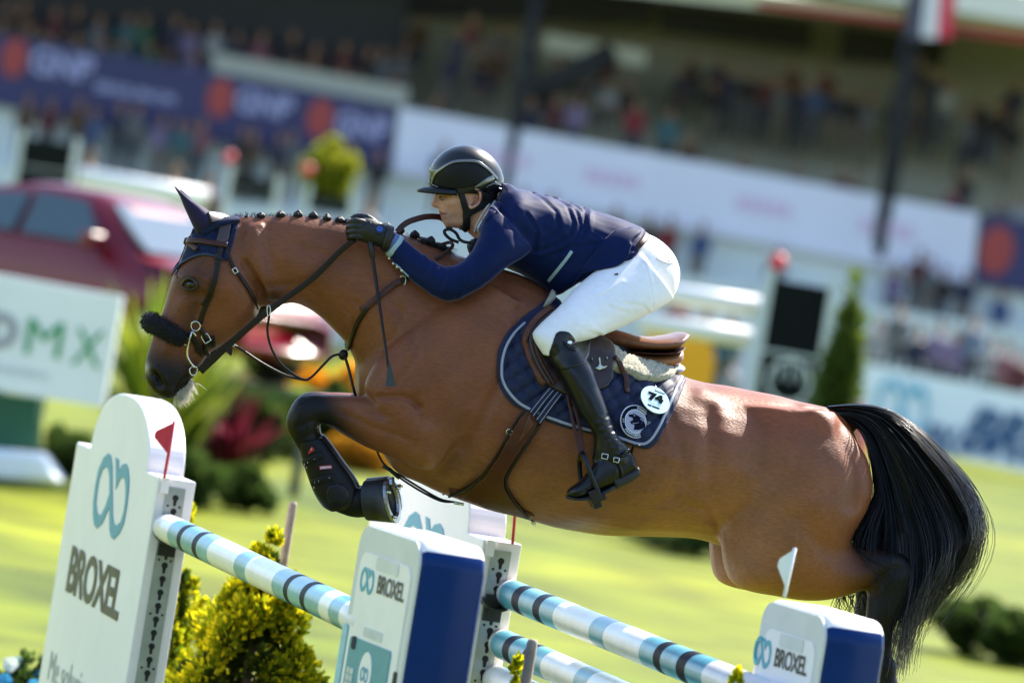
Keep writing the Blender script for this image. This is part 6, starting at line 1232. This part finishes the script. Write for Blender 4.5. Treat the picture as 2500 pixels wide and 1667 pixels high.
# far jumps
M_rail = mat('rail_white', (.80, .80, .79), .45, var=.03); M_panelk = mat('panel_black', (.005, .007, .007), .7, var=.1, spec=.1); M_frame = mat('frame_grey', (.50, .55, .55), .5, var=.05)
def rail(p, q, d, th, label, grp):
    A, B = at_d(*p, d), at_d(*q, d); u = B - A; n = np.cross(u / np.linalg.norm(u), fwd); v = -n if n[2] < 0 else n
    t = thing('jump_pole', np.array([A[0], A[1], 0]), label, 'jump pole', grp); tube('shaft', [A, (A + B) / 2, B], th * .5, M_rail, t, 20); return t
def far_standard(tl, tr, br, bl, d, label, flag=None, logo_=True):
    z0 = at_d(*tl, d); t = thing('jump_standard', np.array([z0[0], z0[1], 0]), label, 'jump standard', 'black and white jump standards')
    A, B, C_, D_ = [at_d(*p, d) for p in (tl, tr, br, bl)]
    panel_px('board', [tl, tr, br, bl], d, M_panelk, t, .06)
    for P, Q in ((A, D_), (B, C_)):
        P2 = P + ZZ * .12; base = Q.copy(); base[2] = 0.0; o = (P - A) ; MB().box(np.array([P[0] - .04, P[1] - .06, 0]), (.08, 0, 0), (0, .1, 0), (0, 0, P[2] + .1)).build('post', M_frame, t)
    w = (B - A); up_ = (A - D_)
    for f in (.03, .42): MB().box(D_ + up_ * f - fwd * .02 + w * .02, w * .96, fwd * .02, up_ * .025).build('crossbar', M_frame, t)
    if logo_:
        c = D_ + w * .5 + up_ * .22 - fwd * .02; r = np.linalg.norm(w) * .36; e1 = w / np.linalg.norm(w); e2 = np.cross(e1, fwd); V, Fc = flat_geo([circ(0, 0, r, 28), circ(0, 0, r * .84, 28)[::-1]], Frame(c, e1, e2 if e2[2] > 0 else -e2), 0, .01); mesh('ring_emblem', V, Fc, M_frame, t)
        for a in (-.5, 0, .5): MB().box(c + e1 * r * (a - .06) - fwd * .012, e1 * r * .12, fwd * .01, up_ / np.linalg.norm(up_) * r * (1.2 - abs(a))).build('bar_emblem', M_frame, t)
    if flag:
        f = at_d(*flag, d); mesh('marker_ball', *ball(f, .09, 8), M_red, t, True)
    return t
far_standard((1880, 680), (2034, 706), (1998, 1010), (1840, 985), 58, 'black and white standard with round emblem beside the slim cypress', (1900, 640))
rail((1560, 706), (1852, 748), 58.5, .20, 'upper white pole behind the rider\'s seat', 'white poles of far jumps'); rail((1560, 785), (1832, 826), 58.5, .20, 'lower white pole behind the saddle', 'white poles of far jumps')
far_standard((52, 335), (188, 355), (168, 470), (30, 455), 85, 'black panelled standard at the left end of the white poles above the car', None, False)
rail((192, 432), (505, 486), 84, .30, 'upper white pole above the roof of the red car', 'white poles of far jumps'); rail((205, 492), (500, 545), 84, .24, 'lower white pole just above the car\'s windscreen', 'white poles of far jumps')
far_standard((562, 424), (680, 446), (668, 500), (552, 480), 86, 'small black panelled standard left of the golden tree', (560, 384), False)
far_standard((752, 468), (862, 486), (852, 528), (744, 512), 86, 'small black panelled standard below the golden tree', (752, 414), False)
# arena boundary banner
bb = thing('boundary_banner', np.append(at_d(2300, 1110, 106)[:2], 0), 'white boundary banner with blue lettering behind the horse\'s tail', 'banner')
panel_px('cloth', [(2085, 880), (2620, 985), (2600, 1172), (2075, 1062)], 106, mat('banner_white', (.72, .78, .88), .6, var=.04, scale=1), bb, .06)
fb2 = px_frame(2330, 1100, 106, 2430, 1119, .03); M_bblue = mat('banner_blue', (.015, .07, .20), .5); M_bcyan = mat('banner_cyan', (.12, .42, .62), .5)
letters('lettering', 'BROXEL', fb2, 0, 0, 3.6, .92, M_bblue, bb, .01, .05, slant=.35)
fb3 = px_frame(2120, 1070, 106, 2220, 1089, .03); logo('logo', fb3, 0, .15, 1.0, 1.05, M_bcyan, bb, .012); letters('lettering', 'BX', fb3, 1.05, -.1, .6, .6, M_bblue, bb, .01, .05)
# ================================================================== grandstand
GD = 134.0
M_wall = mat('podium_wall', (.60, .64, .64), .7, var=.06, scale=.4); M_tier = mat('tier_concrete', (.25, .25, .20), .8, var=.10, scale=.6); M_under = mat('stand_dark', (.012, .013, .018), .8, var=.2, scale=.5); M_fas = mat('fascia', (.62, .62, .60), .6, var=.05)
gs_ = thing('grandstand', (0, GD, 0), 'long concrete grandstand with roof, tiers and dark openings', 'grandstand')
def zpx(x, y, d): return at_d(x, y, d)[2]
X0, X1 = -60.0, 60.0
MB().box((X0, GD, -.05), (X1 - X0, 0, 0), (0, 1.2, 0), (0, 0, 4.3)).build('podium_wall', M_wall, gs_)
for k in range(9): MB().box((X0, GD + 1.2 + .85 * k, -.05), (X1 - X0, 0, 0), (0, .85, 0), (0, 0, 4.1 + .42 * k)).build('tier', M_tier, gs_)
MB().box((X0, GD + 8.9, -.05), (X1 - X0, 0, 0), (0, .4, 0), (0, 0, 10.2)).build('back_wall', M_tier, gs_)
MB().box((X0, GD - 1.5, 10.3), (X1 - X0, 0, 0), (0, 11, 0), (0, 0, .25)).build('roof', M_fas, gs_)
MB().box((X0, GD - 1.56, 9.9), (X1 - X0, 0, 0), (0, .06, 0), (0, 0, .7)).build('fascia', M_fas, gs_)
def stand_board(name, c, d, m, th=.1): return panel_px(name, c, d, m, gs_, th)
stand_board('opening_shade_board', [(-60, -60), (1000, -60), (985, 215), (-60, 60)], GD + 3.4, M_under)  # dark board standing in for the deep shade under the roof
for c in ([(1600, 8), (1985, 52), (1978, 125), (1612, 78)], [(2058, 62), (2310, 98), (2296, 165), (2045, 150)], [(970, -60), (1600, -60), (1590, 62), (985, 40)]): stand_board('opening_shade_board', c, GD + 6.5, M_under)  # the last board is a painted strip of under-roof shade
stand_board('eaves', [(1480, -60), (2560, -20), (2560, 92), (2200, 58), (1660, 8), (1480, -8)][:1] + [(2560, 60), (2560, 100), (1480, -22)], GD - .5, M_fas, .3)
stand_board('eaves_stripe', [(1850, 2), (2560, 88), (2560, 112), (1850, 16)], GD - .62, mat('stripe_red', (.35, .02, .03), .5), .05)
for (xa, ya_, xb, yb) in ((2225, 60, 2168, 500), (1292, -30, 1262, 290)): 
    A, B = at_d(xa, ya_, GD - .3), at_d(xb, yb, GD - .3); tube('column', [np.array([B[0], B[1], 4.0]), np.array([B[0], B[1], A[2] + .3])], .17, M_under, gs_, 10)
dg_ = at_d(1460, 130, GD + 1); A, B = at_d(1260, 255, GD + 1), at_d(1500, 125, GD + 1); tube('stair_rail', [A, (A + B) / 2, B], .28, M_under, gs_, 8)
stand_board('parapet', [(520, 128), (1000, 216), (990, 262), (520, 176)], GD + .9, mat('parapet_beige', (.36, .36, .31), .8, var=.08, scale=.5), .15)
stand_board('parapet', [(1330, 80), (1580, 125), (1574, 165), (1330, 125)], GD + 2.6, MATS['parapet_beige'], .15)
def flagcloth(px, d, cols, label):
    t = thing('striped_flag', np.append(at_d(*px[0], d)[:2], 0), label, 'flag'); (xa, ya_), (xb, yb) = px
    n = len(cols)
    for i, m in enumerate(cols):
        c = [(xa + (xb - xa) * i / n, ya_), (xa + (xb - xa) * (i + 1) / n, ya_ + 4), (xa + (xb - xa) * (i + 1) / n - 12, yb + 4), (xa + (xb - xa) * i / n - 12, yb)]; panel_px('stripe', c, d, m, t, .03)
    tube('flagpole', [np.append(at_d(xa - 8, yb, d)[:2], 4.2), at_d(xa, ya_, d)], .05, M_under, t, 8)
flagcloth(((2225, -40), (2335, 92)), GD - 1.7, [mat('flag_dark', (.05, .05, .09), .6), mat('flag_white', (.6, .6, .66), .6), mat('flag_red', (.55, .02, .06), .6)], 'dark, white and red striped flag hanging from the grandstand eaves')
M_bnavy = mat('banner_navy', (.022, .020, .095), .6, var=.08, scale=1); M_bwhite = mat('banner_pale', (.62, .62, .78), .6, var=.03, scale=1); M_btext = mat('banner_type', (.28, .28, .50), .6); M_bred = mat('banner_orange', (.30, .035, .035), .6); M_bpink = mat('banner_pink', (.62, .44, .66), .6)
def stand_banner(c, m, label):
    t = thing('stand_banner', np.append(at_d(*c[3], GD - .4)[:2], 4.2), label, 'banner'); panel_px('cloth', c, GD - .4, m, t, .05); return t
nb_ = stand_banner([(-60, 72), (968, 260), (950, 420), (-60, 248)], M_bnavy, 'navy banner with orange discs and pale lettering on the grandstand front')
wb_ = stand_banner([(975, 262), (2388, 522), (2372, 692), (958, 422)], M_bwhite, 'long white banner with faint pink lettering on the grandstand front')
rb_ = stand_banner([(2394, 523), (2620, 562), (2605, 735), (2378, 693)], M_bnavy, 'navy banner with orange disc right of the long white banner')
def disc(t, x, y, rx, ry):
    f = px_frame(x, y, GD - .4, x + 100, y + 18, .02); V, Fc = flat_geo([circ(0, 0, rx * GD / FP, 24, ry * GD / FP)], f, 0, .02); mesh('orange_disc', V, Fc, M_bred, t)
def btext(t, s, x, y, w, h, m): f = px_frame(x, y, GD - .4, x + 100, y + 18, .02); letters('lettering', s, f, 0, 0, w * GD / FP, h * GD / FP, m, t, .02, .04)
for x, y in ((35, 142), (538, 240), (782, 290)): disc(nb_, x, y, 32, 48)
btext(nb_, 'GNP', 70, 178, 155, 66, M_btext); btext(nb_, 'SEGUROS', 230, 222, 200, 24, M_btext); btext(nb_, 'GNP', 572, 272, 140, 60, M_btext); btext(nb_, 'GNP', 816, 328, 130, 62, M_btext)
disc(rb_, 2432, 612, 42, 60)
for x in (1160, 1430, 1800, 2100):
    y = 262 + (x - 975) * .184 + 62
    for i in range(5): panel_px('pink_mark', [(x + i * 28, y + i * 5), (x + i * 28 + 20, y + 3 + i * 5), (x + i * 28 + 16, y + 36 + i * 5), (x + i * 28 - 4, y + 33 + i * 5)], GD - .44, M_bpink, wb_, .02)
# ================================================================== spectators
def proto(seated):
    P = []; T = lambda pts, r: P.append(tube_geo(crom(pts, 4), np.interp(np.linspace(0, 1, 4 * (len(pts) - 1) + 1), np.linspace(0, 1, len(r)), r), 12))
    hz = .48 if seated else .92
    T([(0, 0, hz - .05), (0, 0, hz + .2), (0, 0, hz + .42), (0, 0, hz + .53)], [.15, .145, .17, .08]); P.append(ball((0, -.01, hz + .72), (.085, .1, .12), 10)); T([(0, 0, hz + .5), (0, 0, hz + .66)], [.055, .05])
    for s in (-1, 1):
        T([(s * .17, 0, hz + .46), (s * .23, -.02, hz + .2), (s * .16, -.22, hz + .08)], [.06, .05, .035])
        if seated: T([(s * .09, 0, hz), (s * .11, -.42, hz + .02), (s * .11, -.45, .05), (s * .11, -.58, .04)], [.09, .07, .05, .04])
        else: T([(s * .09, 0, hz), (s * .1, -.02, .48), (s * .1, 0, .06), (s * .1, -.16, .04)], [.1, .07, .05, .04])
    V, Fc, _ = fuse(P, .035, 3); me = bpy.data.meshes.new('person'); me.from_pydata([tuple(v) for v in V], [], Fc); me.update()
    for k in range(4): me.materials.append(M_white)
    mi = []
    for p in me.polygons:
        c = p.center; z = c.z - hz; r = abs(c.x)
        if z > .6: mi.append(1 if (c.z - hz > .76 or c.y > .03) else 0)
        elif z > .5: mi.append(0)
        elif (c.y < -.17 and z > .02 and z < .16) : mi.append(0)
        elif z > -.02 and not (seated and c.y < -.1 and z < .1): mi.append(2)
        else: mi.append(3)
    me.polygons.foreach_set('material_index', np.array(mi, np.int32)); me.polygons.foreach_set('use_smooth', np.ones(len(mi), bool)); return me
PROTO = {False: proto(False), True: proto(True)}
SHIRT = {'red': (.28, .012, .03), 'white': (.42, .42, .45), 'navy': (.02, .03, .08), 'black': (.015, .015, .02), 'teal': (.04, .16, .20), 'lilac': (.26, .20, .38), 'pink': (.30, .10, .14), 'grey': (.16, .17, .19), 'blue': (.06, .12, .30), 'maroon': (.12, .02, .03), 'green': (.03, .14, .07), 'brown': (.12, .06, .03), 'pale blue': (.20, .26, .40)}
HAIR = [(.015, .011, .009), (.05, .028, .015), (.02, .015, .012)]
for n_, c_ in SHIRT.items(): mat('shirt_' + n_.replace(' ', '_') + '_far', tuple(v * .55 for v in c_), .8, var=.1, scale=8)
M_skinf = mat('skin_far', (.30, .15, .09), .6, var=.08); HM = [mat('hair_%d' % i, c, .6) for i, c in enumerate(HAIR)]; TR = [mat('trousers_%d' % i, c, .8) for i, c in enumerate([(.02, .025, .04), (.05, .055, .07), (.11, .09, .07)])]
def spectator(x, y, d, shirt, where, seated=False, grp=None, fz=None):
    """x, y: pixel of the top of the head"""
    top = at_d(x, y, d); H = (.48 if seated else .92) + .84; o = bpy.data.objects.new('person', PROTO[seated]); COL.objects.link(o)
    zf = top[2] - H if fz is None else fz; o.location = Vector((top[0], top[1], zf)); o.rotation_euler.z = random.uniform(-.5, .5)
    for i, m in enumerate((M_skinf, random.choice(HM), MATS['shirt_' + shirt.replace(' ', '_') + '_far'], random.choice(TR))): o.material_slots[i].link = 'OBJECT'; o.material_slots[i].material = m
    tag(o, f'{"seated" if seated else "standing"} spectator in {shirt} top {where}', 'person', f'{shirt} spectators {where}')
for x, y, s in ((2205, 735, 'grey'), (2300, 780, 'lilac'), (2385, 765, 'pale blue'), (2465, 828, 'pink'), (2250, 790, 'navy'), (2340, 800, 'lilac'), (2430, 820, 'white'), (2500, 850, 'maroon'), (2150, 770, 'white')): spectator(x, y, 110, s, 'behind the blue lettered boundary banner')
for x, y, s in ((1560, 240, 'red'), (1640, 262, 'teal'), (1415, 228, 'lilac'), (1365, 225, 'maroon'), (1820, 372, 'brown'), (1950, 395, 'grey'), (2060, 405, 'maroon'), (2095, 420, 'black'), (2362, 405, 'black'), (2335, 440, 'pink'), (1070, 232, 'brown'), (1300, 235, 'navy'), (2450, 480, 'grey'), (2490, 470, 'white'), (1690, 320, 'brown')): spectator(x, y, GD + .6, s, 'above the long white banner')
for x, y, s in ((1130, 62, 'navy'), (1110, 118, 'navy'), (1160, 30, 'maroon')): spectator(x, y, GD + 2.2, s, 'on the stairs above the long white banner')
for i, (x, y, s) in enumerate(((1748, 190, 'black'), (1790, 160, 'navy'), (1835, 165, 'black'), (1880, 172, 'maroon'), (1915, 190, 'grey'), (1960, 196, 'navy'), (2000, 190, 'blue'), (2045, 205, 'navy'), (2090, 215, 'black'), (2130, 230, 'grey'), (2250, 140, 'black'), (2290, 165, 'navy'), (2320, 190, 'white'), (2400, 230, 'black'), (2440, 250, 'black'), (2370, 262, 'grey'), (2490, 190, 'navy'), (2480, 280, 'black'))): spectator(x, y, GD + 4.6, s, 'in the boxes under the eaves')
cs = ['black', 'navy', 'maroon', 'white', 'grey', 'pink', 'green', 'brown', 'lilac', 'black', 'navy', 'teal']
for i in range(34):
    x = 20 + (i % 17) * 58 + random.uniform(-16, 16); row = i // 17; y = 50 + x * .135 - (0 if row else 62) + random.uniform(-14, 14)
    if y > -10: spectator(x, y, GD + 1.6 + row * -.0 + (1 - row) * 1.2, cs[(i * 7 + row) % len(cs)], 'above the navy banner')
for i, (x, s) in enumerate(((75, 'brown'), (130, 'maroon'), (200, 'brown'), (235, 'blue'), (300, 'navy'), (400, 'lilac'), (440, 'teal'), (470, 'teal'), (500, 'pink'), (600, 'black'), (625, 'brown'), (690, 'navy'), (720, 'grey'), (860, 'navy'), (340, 'grey'), (930, 'black'))): spectator(x, 212 + x * .16 + random.uniform(-16, 8), GD - .9, s, 'in front of the navy banner')
for i, (x, y, s) in enumerate(((1090, 345, 'navy'), (1280, 455, 'navy'), (1352, 468, 'black'), (1508, 500, 'maroon'), (1590, 520, 'black'), (1640, 525, 'red'), (1720, 540, 'blue'), (2250, 605, 'maroon'), (2275, 625, 'grey'), (2310, 650, 'black'), (2365, 655, 'navy'), (2190, 640, 'lilac'), (2450, 700, 'blue'), (1905, 600, 'grey'))): spectator(x, y, GD - .9, s, 'in front of the long white banner')
for i, (x, y, s) in enumerate(((225, 362, 'maroon'), (432, 398, 'navy'), (515, 420, 'brown'), (905, 480, 'white'), (1700, 835, 'navy'), (1745, 870, 'black'), (1790, 860, 'white'), (1665, 700, 'red'), (1730, 745, 'pink'), (1790, 768, 'teal'), (760, 770, 'black'), (800, 790, 'maroon'), (735, 800, 'grey'))): spectator(x, y, 96, s, 'standing on the far side of the arena')
stp = MB().box((X0, GD - 1.6, -.04), (X1 - X0, 0, 0), (0, 1.6, 0), (0, 0, 2.9)).build('lower_terrace', M_wall, gs_)

for i in range(30):
    x = 985 + (i % 10) * 62 + random.uniform(-20, 20); row = i // 10; y = 70 + (x - 985) * .15 + row * 42 - 40 + random.uniform(-10, 10)
    if abs(x - 1130) > 50 and math.sin(x * .031 + row * 2) > -.2: spectator(x, y, GD + 5.2 - row * 1.1, ['black', 'navy', 'grey', 'brown', 'maroon', 'black', 'white', 'navy', 'green', 'black'][(i * 3 + row) % 10], 'on the upper tiers left of the boxes', True)
for i in range(26):
    x = 1690 + (i % 13) * 64 + random.uniform(-18, 18); row = i // 13; y = 120 + (x - 1690) * .13 + row * 48 + random.uniform(-8, 8)
    if math.sin(x * .023 + row * 1.7) > -.1: spectator(x, y, GD + 6.0 - row * .9, ['black', 'grey', 'navy', 'black', 'maroon', 'navy', 'brown'][(i * 5) % 7], 'on the back rows behind the boxes', True)
# unseen stand added behind the camera to block low sky light and reflections
unseen_stand = thing('grandstand', (0, -45, 0), 'shaded grandstand behind the photographer, opposite the long concrete stand', 'grandstand')
M_added_stand = mat('added_stand_grey', (.10, .10, .105), .8, var=.4, scale=1.5)
for k in range(12): MB().box((-70, -45 - .9 * (k + 1), -.05), (140, 0, 0), (0, .9, 0), (0, 0, 1.2 + .5 * k)).build('tier', M_added_stand, unseen_stand)
MB().box((-70, -56.5, -.05), (140, 0, 0), (0, .5, 0), (0, 0, 13)).build('back_wall', M_added_stand, unseen_stand)
MB().box((-70, -56.5, 13), (140, 0, 0), (0, 12, 0), (0, 0, .3)).build('roof', M_under, unseen_stand)
for k in range(8): tube('column', [np.array([-63 + k * 18., -44.0, 0]), np.array([-63 + k * 18., -44.0, 13.0])], .25, M_under, unseen_stand, 10)
